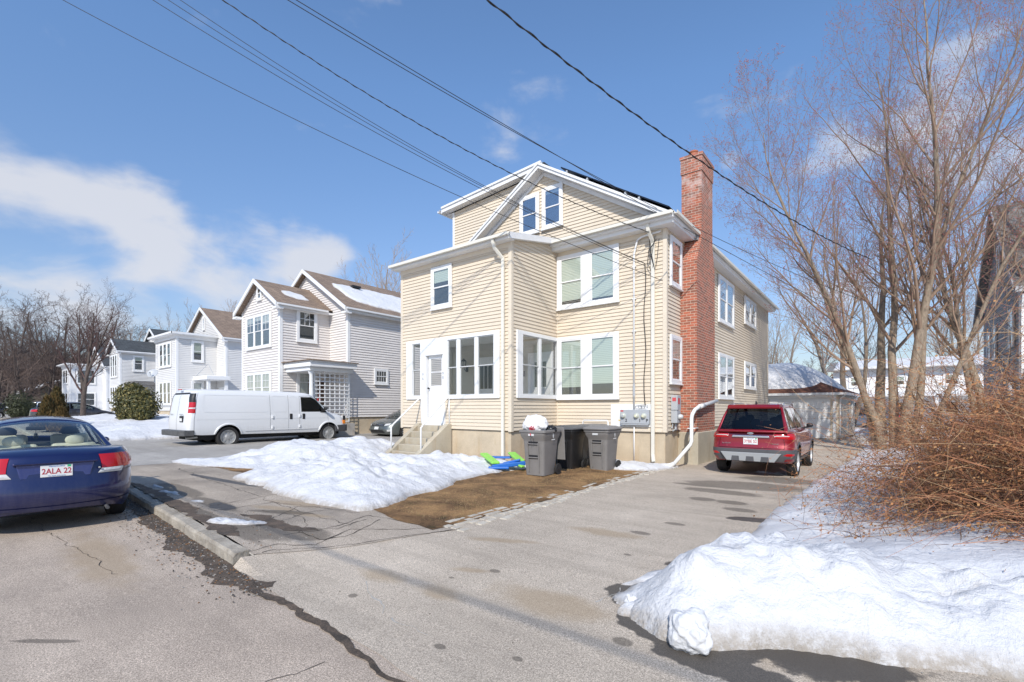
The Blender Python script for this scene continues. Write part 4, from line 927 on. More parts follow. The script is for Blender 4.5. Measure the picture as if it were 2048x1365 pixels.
# disconnect box round the corner
mb = MB(); mb.fbox(FX(XS), 12.86, 13.14, 1.62, 2.02, .02, .20); mb.fbox(FX(XS), 12.86, 13.14, 1.27, 1.61, .02, .19); db = mb.build('electric_panel', METAL, house, bevel=.006)
mb = MB(); mb.lathe([(.0,.12),(.05,.11),(.07,.06),(.07,0),(.085,0),(.085,-.01)], (XS+.19, 13.0, 1.44), 'x', 18); mb.build('meter', simple('meter_dome', (.55,.56,.55), .15), db, smooth=True)
mb = MB(); mb.box(XS+.06, 12.857, 1.86, XS+.16, 12.8595, 1.96); mb.box(XS+.2005, 12.9, 1.78, XS+.202, 13.05, 1.95); mb.build('warning_label', bpy.data.materials['red_label'], db)
mb = MB(); mb.tube([(XS+.10,13.0,1.27),(XS+.1,13.0,1.1),(XS+.02,13.0,1.05)], .03, 8); mb.tube([(XS+.05,12.92,1.27),(XS+.05,12.9,1.14),(XS-.2,12.86,1.1)], .018, 8); mb.box(XS+.02, 13.16, 1.2, XS+.1, 13.24, 1.7); mb.build('conduit', METAL, db)
# chimney
mb = MB()
lo = (-4.62,13.65,-4.13,15.43); up = (-4.70,14.08,-4.13,15.18)
def ring(b, z): return [(b[0],b[1],z),(b[2],b[1],z),(b[2],b[3],z),(b[0],b[3],z)]
def stack(rs):
    vs = [p for r_ in rs for p in r_]; n = len(rs)
    mb.mesh(vs, [(i*4+k, i*4+(k+1)%4, (i+1)*4+(k+1)%4, (i+1)*4+k) for i in range(n-1) for k in range(4)] + [(3,2,1,0), tuple((n-1)*4+k for k in range(4))])
stack([ring(lo,1.0), ring(lo,5.85), ring(up,6.55), ring(up,8.52)])
o2 = lambda b, d: (b[0]-d, b[1]-d, b[2]+d, b[3]+d)
stack([ring(o2(up,.022),8.5205), ring(o2(up,.022),8.95)]); stack([ring(o2(up,.045),8.9505), ring(o2(up,.045),9.03)])
ch = mb.build('chimney', BRICK, house, recalc=True)
mb = MB(); stack([ring(o2(up,.0),9.031), ring(o2(up,-.06),9.09)]); mb.build('chimney_cap', CONCD, ch)
mb = MB(); mb.lathe([(.12,9.05),(.13,9.1),(.115,9.2),(.135,9.23),(.135,9.26),(.10,9.26),(.10,9.1)], (-4.45,14.4,0), 'z', 16); mb.build('chimney_pot', simple('terracotta', (.42,.14,.07), .8), ch)
mb = MB(); mb.box(-4.66, 13.62, -.2, -4.09, 15.46, .999); mb.build('chimney_base', conc('grey_concrete', (.46,.42,.33)), ch, bevel=.02)
mb = MB(); mb.box(-4.9, 14.0, 6.5, -4.705, 15.25, 6.95); mb.box(-4.75,13.98,6.5,-4.2,14.075,6.78); mb.build('flashing', simple('lead', (.3,.3,.3), .6, vary=.2, mode='geo'), ch)
# drain pipe round the chimney
mb = MB(); PP = [(-4.03,15.28,1.90),(-4.03,13.5,1.71),(-4.02,13.1,1.62),(-4.04,12.95,1.50),(-4.05,12.93,1.40),(-4.05,12.93,.80),(-4.07,12.90,.70),(-4.36,12.45,.20)]
mb.tube(PP, [.055,.055,.05,.05,.05,.05,.05,.05], 12); mb.tube([(-4.35,12.46,.215),(-4.42,12.36,.17),(-4.55,12.28,.155)], .06, 12); mb.tube([(-4.03,13.9,1.75),(-4.03,13.55,1.713)], .068, 12)
mb.build('drain_pipe', PVC, house, smooth=True)
mb = MB(); mb.box(-4.15,12.905,1.12,-3.95,12.955,1.145); mb.box(-4.12,12.93,1.12,-4.08,13.63,1.14); mb.build('pipe_strap', PVC, house)
# front steps
sx0, sx1 = -11.80+.16, -10.36-.16; st_ = []
mb = MB()
n = 6; y1 = YP-.001; run = .25
for k in range(n):
    z = 1.14 - .185*k; mb.box(sx0-.01, y1-run*(k+1), -.1, sx1+.01, y1-run*k, z)
for x0 in (sx0-.17, sx1):
    mb.prism([(y1,-.1),(y1,1.20),(y1-.16,1.20),(y1-1.45,.28),(y1-1.55,.20),(y1-1.55,-.1)], x0, x0+.17, 'x')
stp = mb.build('front_steps', CONCG, house, bevel=.015)
for k, (xr, pt, ht) in enumerate(((sx0-.06, 9.02, .99), (sx1+.09, 9.08, .99))):
    mb = MB(); mb.tube([(xr,YP-.02,1.16),(xr,YP-.04,1.8),(xr,YP-.03,1.93),(xr,YP-.09,1.99),(xr,YP-.16,1.95),(xr,pt+.08,1.19),(xr,pt,1.10),(xr,pt,1.0),(xr,pt,.12)], .024, 10)
    mb.build('handrail', WHITE, stp, smooth=True)
mb = MB(); mb.tube([(sx0+.0,YP-.1,1.3),(sx0+.1,YP-.5,1.05)], .01, 6)
# low white rail behind the bins
mb = MB(); y_ = 12.2; a_, b_ = xs(1166,y_), xs(1216,y_)
mb.tube([(a_,y_,.12),(a_,y_,1.28),(a_+.03,y_,1.32),(b_-.03,y_,1.32),(b_,y_,1.28),(b_,y_,.12)], .022, 8); mb.tube([(a_,y_,1.1),(b_,y_,1.1)], .015, 8)
o = mb.build('metal_rail', WHITE, None, smooth=True); tag(o, 'white tubular metal rail against the wall behind the bins', 'rail')
# ================================================================ vehicles (local frame: +y is forward, origin on the ground at the rear bumper's middle)
RUB = simple('tyre_rubber', (.022,.021,.021), .85, vary=.3, vscale=20, bump=.3, bscale=80)
ALLOY = simple('alloy_rim', (.60,.61,.62), .4, metal=.35); STEEL = simple('steel_rim', (.42,.42,.41), .4, metal=.4); CHROME = simple('chrome', (.75,.76,.78), .12, metal=1)
RED = simple('red_lens', (.50,.008,.012), .12, coat=.6); CLEAR = simple('clear_lens', (.62,.62,.60), .12, coat=.6); AMBER = simple('amber_lens', (.7,.22,.03), .15)
GREYP = simple('grey_bumper_plastic', (.085,.085,.09), .6, vary=.15, vscale=5); BEIGE = simple('beige_seat_fabric', (.62,.58,.47), .85); DARKIN = simple('dark_car_interior', (.03,.03,.032), .8); GAPM = simple('panel_gap', (.012,.012,.014), .8)
def paint(name, col, dust=(.35,.32,.28), amt=.25, metal=.3, coat=1):
    t = NT(name); P = t.pos('obj'); s = t.n('ShaderNodeSeparateXYZ'); t.l(P, s.inputs[0])
    low = t.n('ShaderNodeMapRange'); t.l(s.outputs[2], low.inputs[0]); low.inputs[1].default_value = .95; low.inputs[2].default_value = .25
    n_ = t.ramp(t.noise(t.scale(P, (9, 9, 1.2)), 2, 5, .75), [(.38, .1), (.7, 1)]); f = t.math('MULTIPLY', t.math('MULTIPLY', t.math('ADD', low.outputs[0], .12), n_), amt)
    t.setc(t.mix(f, col, dust)); t.p(Metallic=t.math('MULTIPLY_ADD', f, -metal, metal), Roughness=t.math('MULTIPLY_ADD', f, .8, .32), Coat_Weight=t.math('MULTIPLY_ADD', f, -coat, coat), Coat_Roughness=.05)
    return t.mat
class Car:
    def __init__(s, **k):
        s.n = 4.2; s.Rr = .45; s.Rf = .6; s.tum = .30; s.crown = .05; s.gcrown = .06; s.belt = .93; s.bowf = .16; s.bowr = .10; s.zb = .22; s.wb = .88; s.deckin = .9; s.rext = 0; s.fext = 0
        s.side = [(0,.90),(.10,.955),(.3,.985),(.55,1.0),(.8,.985),(.93,.955),(1,.90)]
        s.__dict__.update(k)
    def wfac(s, l):
        if l < s.Rr: q = max(0, 1-l/s.Rr); return max(0, 1-q**s.n)**(1/s.n)
        if l > s.L-s.Rf: q = min(1, (l-(s.L-s.Rf))/s.Rf); return max(0, 1-q**s.n)**(1/s.n)
        return 1
    def zt(s, l): return sinterp(l, s.deck)
    def zbot(s, l): return interp(l, s.under) if hasattr(s, 'under') else s.zb
    def off(s, l, z):
        o = 0
        if l < 1.0: o += interp(z, s.roff) * (1 - sst(l/1.0))
        if l > s.L-1.0: o -= interp(z, s.foff) * (1 - sst((s.L-l)/1.0))
        return o
    def P(s, l, f, sgn=1, k=None, d=0):
        zb, zt = s.zbot(l), s.zt(l); z = lerp(zb, zt, f) if k is None else zt
        w = s.W/2 * s.wfac(l) * interp(f if k is None else 1, s.side)
        if k is not None: w *= k; z = zt + s.crown*(1-k*k)*min(1, s.wfac(l)*1.2)
        return Vector((sgn*(w+d), l + s.off(l, lerp(zb, zt, f if k is None else 1)), z))
    def stations(s):
        ls = []
        K = 9
        for k in range(K+1): ph = PI/2*k/K; ls.append(s.Rr*(1-math.cos(ph)**(2/s.n)) if k < K else s.Rr)
        m = s.Rr
        n = int((s.L-s.Rf-s.Rr)/.14)
        ls += [lerp(s.Rr, s.L-s.Rf, i/n) for i in range(1, n)]
        for k in range(K, -1, -1): ph = PI/2*k/K; ls.append(s.L - (s.Rf*(1-math.cos(ph)**(2/s.n)) if k < K else s.Rf))
        return sorted(set(round(l, 5) for l in ls))
    def body(s, parent, mat, darkm=GAPM):
        fl = [0,.05,.12,.2,.3,.42,.55,.68,.8,.88,.94,1]; ks = [.96,.85,.6,.3]
        ls = s.stations(); rings = []
        for l in ls:
            h = [s.P(l, f) for f in fl] + [s.P(l, 1, 1, k) for k in ks]
            top = s.P(l, 1, 1, 0); bot = Vector((0, h[0].y, s.zbot(l)))
            rings.append([bot] + h + [top] + [Vector((-p.x, p.y, p.z)) for p in reversed(h)])
        n = len(rings[0]); vs = [p for r_ in rings for p in r_]; mb = MB()
        fs = [(i*n+j, i*n+(j+1)%n, (i+1)*n+(j+1)%n, (i+1)*n+j) for i in range(len(rings)-1) for j in range(n)]
        mb.mesh(vs, fs, mat)
        if s.wfac(ls[0]) > .01 or True:
            mb.mesh(rings[0], [tuple(range(n))], mat); mb.mesh(rings[-1], [tuple(range(n))], mat)
        o = mb.build('body', mat, parent, local=True, smooth=True, uv=False)
        bm = bmesh.new(); bm.from_mesh(o.data); bmesh.ops.dissolve_degenerate(bm, edges=bm.edges, dist=1e-4); bm.to_mesh(o.data); bm.free()
        if darkm.name not in o.data.materials: o.data.materials.append(darkm)
        cb = MB(); r_ = s.wr*1.17
        for wl in s.wheels:
            for sg in (-1, 1): cb.lathe([(r_, s.W/2*.42), (r_, s.W/2+.3)] if sg > 0 else [(r_, -s.W/2-.3), (r_, -s.W/2*.42)], (0, wl, s.wr+.02), 'x', 32, darkm)
        co = cb.build('cutter', darkm, uv=False); co.location = parent.location; co.rotation_euler = parent.rotation_euler
        bpy.context.view_layer.update(); cut(o, co)
        autosmooth(o, 38)
        return o
    def gz(s, l): return interp(l, s.roof)
    def cabin(s, parent, bodym, glassm, rearglass=None, solid=.0):
        """greenhouse split by station into body panels and panes"""
        B = MB(); S = MB(); F = MB(); Rg = MB()
        def ring(l):
            zb = min(s.zt(l), s.belt+.05)-.02; ztp = max(s.gz(l), zb+.012); wB = s.W/2*interp(1, s.side)*s.wb/.88*.985
            out = []
            def X(z): return wB - s.tum*(z-zb)*1.0 - .10*max(0, z-zb)**2
            bow = 0
            for g in (0, .10, .90, 1.0):
                z = lerp(zb, ztp, g); out.append((X(z) if g < 1 else X(ztp)-.012, z, 1.0))
            xr = X(ztp)-.012
            for k in (.93,.80,.5,.2): out.append((xr*k, ztp + s.gcrown*(1-k*k)*min(1, (ztp-zb)/.25), k))
            pts = []
            wr_ = 1 - sst((l-s.roof[0][0])/.9); wf_ = 1 - sst((s.roof[-1][0]-l)/.9)
            for x, z, k in out:
                q = 1 - (x/wB)**2
                pts.append(Vector((x, l + s.bowf*wf_*q - s.bowr*wr_*q, z)))
            q = 1; top = Vector((0, l + s.bowf*wf_ - s.bowr*wr_, ztp + s.gcrown*min(1, (ztp-zb)/.25)))
            return pts + [top] + [Vector((-p.x, p.y, p.z)) for p in reversed(pts)]
        ls = sorted(set([round(v, 4) for v in s.gst])); rg = [ring(l) for l in ls]; n = len(rg[0])
        for i in range(len(ls)-1):
            lm = (ls[i]+ls[i+1])/2
            for j in range(n-1):
                jj = min(j, n-2-j); q = [rg[i][j], rg[i][j+1], rg[i+1][j+1], rg[i+1][j]]
                t = B
                if jj == 1 and any(a <= lm <= b for a, b in s.sidewin): t = S
                if jj >= 4:
                    if s.rearwin[0] <= lm <= s.rearwin[1]: t = Rg
                    elif s.frontwin[0] <= lm <= s.frontwin[1]: t = F
                t.face(q)
        o = B.build('cabin', bodym, parent, local=True, uv=False, smooth=True); autosmooth(o, 40)
        so_ = o.modifiers.new('t', 'SOLIDIFY'); so_.thickness = .03; so_.offset = -1
        for sg in (1,-1):
            S2 = MB()
            for f in S.f:
                if S.v[f[0]][0]*sg > 0: S2.face([S.v[i] for i in f])
            if S2.v: S2.build('side_window', glassm, parent, local=True, uv=False)
        if F.v: x = F.build('windscreen', glassm, parent, local=True, uv=False, smooth=True)
        if Rg.v: x = Rg.build('rear_window', rearglass or glassm, parent, local=True, uv=False, smooth=True)
        return o
    def wheel(s, parent, x, l, spokes=5, rim=ALLOY, sgn=1, style='alloy', tw=.21):
        r = s.wr; e = empty('wheel', (x, l, r)); e.parent = parent
        mb = MB(); h = tw/2
        mb.lathe([(r*.66,-h*.8),(r*.75,-h*.98),(r*.93,-h),(r*.985,-h*.8),(r,-h*.55),(r,h*.55),(r*.985,h*.8),(r*.93,h),(r*.75,h*.98),(r*.66,h*.8)], (0,0,0), 'x', 36, None, False)
        ty = mb.build('tyre', RUB, e, local=True, smooth=True, uv=False); autosmooth(ty, 50)
        mb = MB(); q = sgn
        def D(v): return v*q
        mb.lathe([(r*.665,D(h*.55)),(r*.70,D(h*.86)),(r*.66,D(h*.9)),(r*.62,D(h*.6)),(r*.60,D(-h*.2)),(.0,D(-h*.25))], (0,0,0), 'x', 32, None, False)
        mb.lathe([(.0,D(h*.72)),(r*.13,D(h*.72)),(r*.18,D(h*.55)),(r*.18,D(0))], (0,0,0), 'x', 16)
        for k in range(spokes):
            a = 2*PI*k/spokes; c, sn = math.cos(a), math.sin(a); wd = r*.62*2*PI/spokes*(.22 if style == 'alloy' else .30)
            p0 = Vector((D(h*.55), c*r*.14, sn*r*.14)); p1 = Vector((D(h*.62), c*r*.64, sn*r*.64)); side = Vector((0, -sn, c))
            vs = []
            for p, w_ in ((p0, wd*.9), (p1, wd*1.15)):
                for a_, b_ in ((-1,0),(1,0),(1,-1),(-1,-1)): vs.append(p + side*(a_*w_/2) + Vector((D(b_*.025), 0, 0)))
            mb.mesh(vs, [(0,1,2,3),(7,6,5,4),(4,5,1,0),(5,6,2,1),(6,7,3,2),(7,4,0,3)])
        if style == 'steel' or rim is STEEL:
            mb.lathe([(r*.60,D(h*.55)),(r*.45,D(h*.42)),(r*.30,D(h*.50)),(r*.22,D(h*.66)),(r*.1,D(h*.68)),(.0,D(h*.68))], (0,0,0), 'x', 32, None, False)
        rm = mb.build('rim', rim, e, local=True, uv=False); 
        if style == 'steel' or rim is STEEL:
            mb = MB()
            for k in range(8 if style == 'steel' else 10):
                a = 2*PI*k/(8 if style == 'steel' else 10); cy, cz = math.cos(a)*r*.45, math.sin(a)*r*.45; pts = []
                for t_ in range(10):
                    b = 2*PI*t_/10; uu, vv = math.cos(b)*r*.045, math.sin(b)*r*.085; pts.append((D(h*.50), cy+uu*math.cos(a)-vv*math.sin(a), cz+uu*math.sin(a)+vv*math.cos(a)))
                mb.mesh(pts, [tuple(range(10))])
            mb.build('rim_hole', GAPM, e, local=True, uv=False)
        mb = MB(); mb.lathe([(r*.59,D(-h*.1)),(.0,D(-h*.12))], (0,0,0), 'x', 24); mb.build('brake', GAPM, e, local=True, uv=False)
        return e
    def sidestrip(s, mb, pts, w_=.007, d=.003, sides=(1,-1), m=None):     # pts in (l, z) along the body side
        for sg in sides:
            for (l0, z0), (l1, z1) in zip(pts, pts[1:]):
                k = max(1, int(math.hypot(l1-l0, z1-z0)/.08))
                for i in range(k):
                    a = (lerp(l0,l1,i/k), lerp(z0,z1,i/k)); b = (lerp(l0,l1,(i+1)/k), lerp(z0,z1,(i+1)/k)); dx = Vector((b[0]-a[0], b[1]-a[1])).normalized(); nx_ = Vector((-dx.y, dx.x))*w_/2
                    q = []
                    for (l, z), sn in ((a,1),(b,1),(b,-1),(a,-1)):
                        l2, z2 = l+nx_.x*sn, z+nx_.y*sn; f = (z2-s.zbot(l2))/(s.zt(l2)-s.zbot(l2)); q.append(s.P(l2, max(0, min(1, f)), sg, d=d))
                    mb.face(q, m)
    def rearpt(s, u, z, d=.0):          # u: lateral metres measured along the rear, past the corner it runs forward along the side
        f = (z - s.zbot(.1))/(s.zt(.1)-s.zbot(.1)); f = max(0, min(1, f)); W = s.W/2*interp(f, s.side)
        sg = 1 if u >= 0 else -1; u = abs(u)
        # walk the plan contour
        if not hasattr(s, '_c'):
            s._c = []; a = 0; pr = None
            for k in range(181):
                ph = PI/2*k/180; l = s.Rr*(1-math.cos(ph)**(2/s.n)); w_ = math.sin(ph)**(2/s.n)*s.W/2
                if pr: a += math.hypot(l-pr[0], w_-pr[1])
                s._c.append((a, l, w_)); pr = (l, w_)
        if u <= s._c[-1][0]:
            l = interp(u, [(a, l) for a, l, _ in s._c]); w_ = interp(u, [(a, w) for a, _, w in s._c])
        else: l = s.Rr + u - s._c[-1][0]; w_ = s.W/2
        e = 1e-3; w_ *= interp(f, s.side)
        p = Vector((sg*w_, l + s.off(l, z), z))
        nn = Vector((0,-1,0)) if w_ < W*.80 else Vector((sg*.55,-.83,0)) if l < s.Rr*.35 else Vector((sg,0,0))
        t = min(1, max(0, (w_/W-.6)/.4)); nn = Vector((sg*t*1.0, -(1-t*.8), 0)).normalized() if l < s.Rr*.5 else Vector((sg,0,0))
        return p + nn*d
    def rearpatch(s, mb, quad, d=.012, nu=8, nz=3, m=None):   # quad: (u,z) corners: bottom-in, bottom-out, top-out, top-in
        g = []
        for j in range(nz+1):
            for i in range(nu+1):
                a, b = i/nu, j/nz; bi, bo, to, ti = quad
                u = lerp(lerp(bi[0], bo[0], a), lerp(ti[0], to[0], a), b); z = lerp(lerp(bi[1], bo[1], a), lerp(ti[1], to[1], a), b)
                e = 0 if 0 < i < nu and 0 < j < nz else 1
                g.append(s.rearpt(u, z, d if not e else d*.45))
        k = len(g); gi = [p + Vector((0, .02, 0)) for p in g]
        mb.mesh(g, [(j*(nu+1)+i, j*(nu+1)+i+1, (j+1)*(nu+1)+i+1, (j+1)*(nu+1)+i) for j in range(nz) for i in range(nu)], m)
def mirror(mb):
    n = len(mb.v); m2 = MB(); m2.v = [(-x, y, z) for x, y, z in mb.v]; m2.f = [tuple(reversed(f)) for f in mb.f]; m2.m = list(mb.m); m2.mats = list(mb.mats); return m2
def mir_z(car): pass
def side_mirror(parent, x, l, z, mat, s=1, sz=1):
    mb = MB(); sg = 1 if x > 0 else -1
    bm = bmesh.new(); bmesh.ops.create_cube(bm, size=1); vs = [(x+sg*(.10+v.co.x*.19)*sz, l+v.co.y*.12*sz, z+.07*sz+v.co.z*.14*sz*(1 if v.co.x*sg < 0 else 1)) for v in bm.verts]; fs = [[v.index for v in f.verts] for f in bm.faces]; bm.free()
    mb.mesh(vs, fs); o = mb.build('side_mirror', mat, parent, local=True, uv=False, smooth=True, subsurf=2); o.modifiers['s'].levels = 2
    m2 = MB(); m2.beam((x-.06*sg, l+.01, z-.02), (x+.08*sg, l, z+.04), .05, .05); m2.build('mirror_arm', BLACK, o, local=True, uv=False)
    return o
def lbox(name, mat, parent, x0,y0,z0,x1,y1,z1, bev=.01, sub=0, segs=2):
    mb = MB(); mb.box(x0,y0,z0,x1,y1,z1); return mb.build(name, mat, parent, local=True, uv=False, bevel=bev, segs=segs, subsurf=sub, smooth=bool(sub))
PLATEW = simple('plate_white', (.80,.80,.78), .4); PLATER = simple('plate_red', (.45,.03,.05), .5); PLATEB = simple('plate_blue', (.10,.25,.55), .5); PLATEG = simple('plate_green', (.05,.45,.2), .5)
def plate(parent, c, body, s=1, tilt=0):
    e = empty('licence_plate', c); e.parent = parent; e.rotation_euler = (tilt, 0, 0)
    lbox('plate', PLATEW, e, -.152*s, -.004, -.076*s, .152*s, .004, .076*s, .008)
    text(body, .098*s, PLATER, e, (0,-.0055,-.006), (R(90),0,0), 'plate_number', sx=.80, depth=.0006, bold=.0012)
    text('Massachusetts', .026*s, PLATEB, e, (0,-.0055,.060*s), (R(90),0,0), 'plate_heading', depth=.0005)
    text('The Spirit of America', .019*s, PLATEB, e, (0,-.0055,-.062*s), (R(90),0,0), 'plate_motto', depth=.0005)
    lbox('sticker', PLATEG, e, .10*s, -.0062, .045*s, .135*s, -.0045, .070*s, 0)
def headrest(parent, x, y, z, mat, w_=.25):
    o = lbox('headrest', mat, parent, x-w_/2, y-.05, z, x+w_/2, y+.05, z+.19, 0, 2); return o
def seat(parent, x, y, z, mat, w_=.50, h=.42):
    return lbox('seat', mat, parent, x-w_/2, y-.09, z-.2, x+w_/2, y+.09, z+h-.2, .05, segs=3)
# ---------------------------------------------------------------- blue saloon by the kerb
STREET = math.atan2(.053, -.9986)-PI/2          # heading along the street, away from the camera
BLUE = paint('blue_metallic', (.004,.010,.075), amt=.07, metal=.35)
bx, by = -8.38, 1.20
c = Car(L=4.46, W=1.69, n=2.9, Rr=.62, Rf=.8, tum=.42, belt=.97, wr=.30, wheels=[.93,3.55], zb=.24,
        deck=[(0,.985),(.12,1.035),(.55,1.06),(1.05,1.03),(1.6,.99),(2.6,.97),(3.15,.955),(3.7,.88),(4.2,.76),(4.46,.62)],
        under=[(0,.30),(.3,.22),(4,.2),(4.46,.26)], roff=[(.25,.07),(.42,.0),(.60,-.0),(.64,.035),(.80,.045),(.98,.10),(1.03,.14)], foff=[(.2,.1),(.45,0),(.7,.1),(.9,.3)],
        roof=[(.62,1.02),(.80,1.12),(1.0,1.225),(1.25,1.34),(1.45,1.395),(1.75,1.425),(2.2,1.435),(2.6,1.42),(2.9,1.36),(3.2,1.22),(3.45,1.08),(3.62,.97)],
        gst=[.62,.70,.80,.90,1.0,1.12,1.25,1.36,1.45,1.6,1.75,1.95,2.02,2.2,2.4,2.6,2.75,2.9,3.05,3.2,3.32,3.45,3.62], rearwin=(.70,1.40), frontwin=(2.72,3.5), sidewin=[(1.05,1.35),(1.46,1.95),(2.03,3.1)], bowr=.13, wb=.80, crown=.03)
car = empty('parked_car', (bx, by, G0(bx)), STREET, 'dusty blue saloon parked at the kerb, seen from behind', 'car')
c.body(car, BLUE); c.cabin(car, BLUE, CARGLASS)
for wl in c.wheels:
    for sg in (-1, 1): c.wheel(car, sg*(c.W/2-.125), wl, 6, STEEL, sg, tw=.195)
for sg in (-1, 1):
    mb = MB()
    c.rearpatch(mb, [(sg*.46,.80),(sg*.74,.80),(sg*.71,.985),(sg*.45,.985)], .016, 6, 3, RED); c.rearpatch(mb, [(sg*.745,.79),(sg*1.12,.82),(sg*1.02,.985),(sg*.715,.985)], .016, 10, 4, RED)
    o = mb.build('tail_light', RED, car, local=True, uv=False, recalc=False); autosmooth(o)
    mb = MB(); c.rearpatch(mb, [(sg*.41,.735),(sg*.70,.735),(sg*.738,.797),(sg*.455,.797)], .017, 5, 2, CLEAR); mb.build('lens', CLEAR, o, local=True, uv=False, recalc=False)
mb = MB()     # boot lid outline, bumper seam and side gaps
def rearline(mb, pts, w_=.006, d=.004):
    for (u0,z0),(u1,z1) in zip(pts, pts[1:]):
        k = max(1, int(math.hypot(u1-u0, z1-z0)/.05))
        for i in range(k):
            a = (lerp(u0,u1,i/k), lerp(z0,z1,i/k)); b = (lerp(u0,u1,(i+1)/k), lerp(z0,z1,(i+1)/k)); dx = Vector((b[0]-a[0], b[1]-a[1])).normalized(); n_ = Vector((-dx.y, dx.x))*w_/2
            mb.face([c.rearpt(a[0]+n_.x,a[1]+n_.y,d), c.rearpt(b[0]+n_.x,b[1]+n_.y,d), c.rearpt(b[0]-n_.x,b[1]-n_.y,d), c.rearpt(a[0]-n_.x,a[1]-n_.y,d)])
rearline(mb, [(-.74,.735),(-.64,.645),(0,.63),(.64,.645),(.74,.735)]); rearline(mb, [(.62,.735),(1.2,.80)]); rearline(mb, [(-.62,.735),(-1.2,.80)])
c.sidestrip(mb, [(2.0,.3),(1.98,.95)]); c.sidestrip(mb, [(3.15,.3),(3.15,.92)]); c.sidestrip(mb, [(.95,.68),(1.2,.92)])
mb.build('panel_gaps', GAPM, car, local=True, uv=False, recalc=False)
mb = MB(); rl = [(u, .40) for u in (-.8,-.5,0,.5,.8)]
for zz, dd in ((.345,.012),): rearline(mb, [(-.95,zz+.03),(-.7,zz),(0,zz-.01),(.7,zz),(.95,zz+.03)], .035, dd)
mb.build('bumper_lip', BLUE, car, local=True, uv=False, recalc=False)
# recess for the plate and finisher above it
yr = c.rearpt(0,.83).y
mb = MB(); mb.prism([(-.33,.715),(.33,.715),(.37,.90),(-.37,.90)], yr-.004, yr+.05, 'y'); mb.build('plate_recess', paint('blue_shade', (.02,.045,.2), amt=.2), car, local=True, uv=False, bevel=.01)
mb = MB(); mb.prism([(-.40,.895),(.40,.895),(.39,.922),(-.39,.922)], yr-.035, yr+.06, 'y'); mb.build('boot_finisher', BLUE, car, local=True, uv=False, bevel=.009, segs=2)
plate(car, (0, yr-.012, .805), '2ALA 22', 1.0)
mb = MB(); mb.lathe([(0,-.004),(.012,-.003),(.014,.004)], (.42, yr-.006, .81), 'y', 10); mb.build('boot_lock', CHROME, car, local=True, uv=False)
# cabin seen through the rear window
lbox('parcel_shelf', BEIGE, car, -.62,.78,.99,.62,1.5,1.045,.02)
lbox('interior', DARKIN, car, -.72,1.2,.4,.72,3.2,1.0,.02)
for x in (-.33,.33): seat(car, x, 1.55, 1.0, BEIGE, .52, .28); headrest(car, x, 1.50, 1.03, BEIGE, .27)
for x in (-.36,.36): seat(car, x, 2.35, 1.03, BEIGE, .46, .36); headrest(car, x, 2.33, 1.14, DARKIN, .27)
lbox('dashboard', DARKIN, car, -.68,3.1,.8,.68,3.5,1.02,.05)
mb = MB(); mb.tube([(-.36+.18*math.cos(a), 2.95-.06*math.sin(a), 1.02+.17*math.sin(a)) for a in [i*PI/12 for i in range(25)]], .014, 6); mb.build('steering_wheel', DARKIN, car, local=True, uv=False)
lbox('interior_mirror', DARKIN, car, -.12,2.95,1.24,.12,2.98,1.30,.02)
mb = MB(); mb.tube([(0,2.95,1.25),(0,2.95,1.19)], .003, 4); mb.lathe([(0,1.07),(.025,1.10),(.035,1.13),(.02,1.16),(.028,1.175),(0,1.2)], (0,2.95,0), 'z', 8); mb.build('hanging_charm', DARKIN, car, local=True, uv=False)
for sg in (-1,1): side_mirror(car, sg*.80, 3.05, .96, BLUE)
mb = MB(); mb.tube([(.5,.12,.27),(.5,-.0,.255)], .022, 10); mb.build('exhaust', GREYP, car, local=True, uv=False)
# ---------------------------------------------------------------- red compact SUV
REDP = paint('red_metallic', (.27,.003,.011), (.26,.12,.11), .18, metal=.3)
c = Car(L=4.10, W=1.76, n=4.2, Rr=.42, Rf=.7, tum=.22, belt=1.05, wr=.335, wheels=[.80,3.32], zb=.34,
        deck=[(0,1.02),(.15,1.05),(.6,1.07),(1.6,1.05),(2.8,1.04),(3.3,1.0),(3.8,.92),(4.1,.78)],
        under=[(0,.36),(.4,.30),(3.8,.28),(4.1,.34)], roff=[(.25,.10),(.40,.02),(.55,0),(.66,.0),(.70,.05),(1.0,.07),(1.06,.12)], foff=[(.2,.15),(.5,0),(.9,.1),(1.1,.3)],
        roof=[(.06,1.04),(.14,1.12),(.32,1.40),(.42,1.52),(.50,1.60),(.8,1.635),(1.4,1.655),(2.0,1.64),(2.35,1.58),(2.7,1.40),(3.0,1.22),(3.25,1.05)],
        gst=[.06,.10,.14,.20,.26,.32,.38,.42,.46,.50,.62,.80,.95,1.1,1.25,1.4,1.5,1.56,1.75,2.0,2.2,2.35,2.5,2.62,2.75,2.9,3.05,3.25], rearwin=(.10,.46), frontwin=(2.3,3.1), sidewin=[(.30,.92),(.96,1.50),(1.57,2.74)], bowr=.10, bowf=.2, wb=.85, gcrown=.05, crown=.03)
p_ = onG(1512,948,.09)
suv = empty('parked_car', (-2.44, 12.0, .09), R(0), 'red compact SUV parked in the driveway beside the chimney', 'car')
c.body(suv, REDP); c.cabin(suv, REDP, glassmat('suv_glass', (.42,.46,.45), .05), DARKGLASS)
for wl in c.wheels:
    for sg in (-1, 1): c.wheel(suv, sg*(c.W/2-.12), wl, 7, ALLOY, sg, tw=.22)
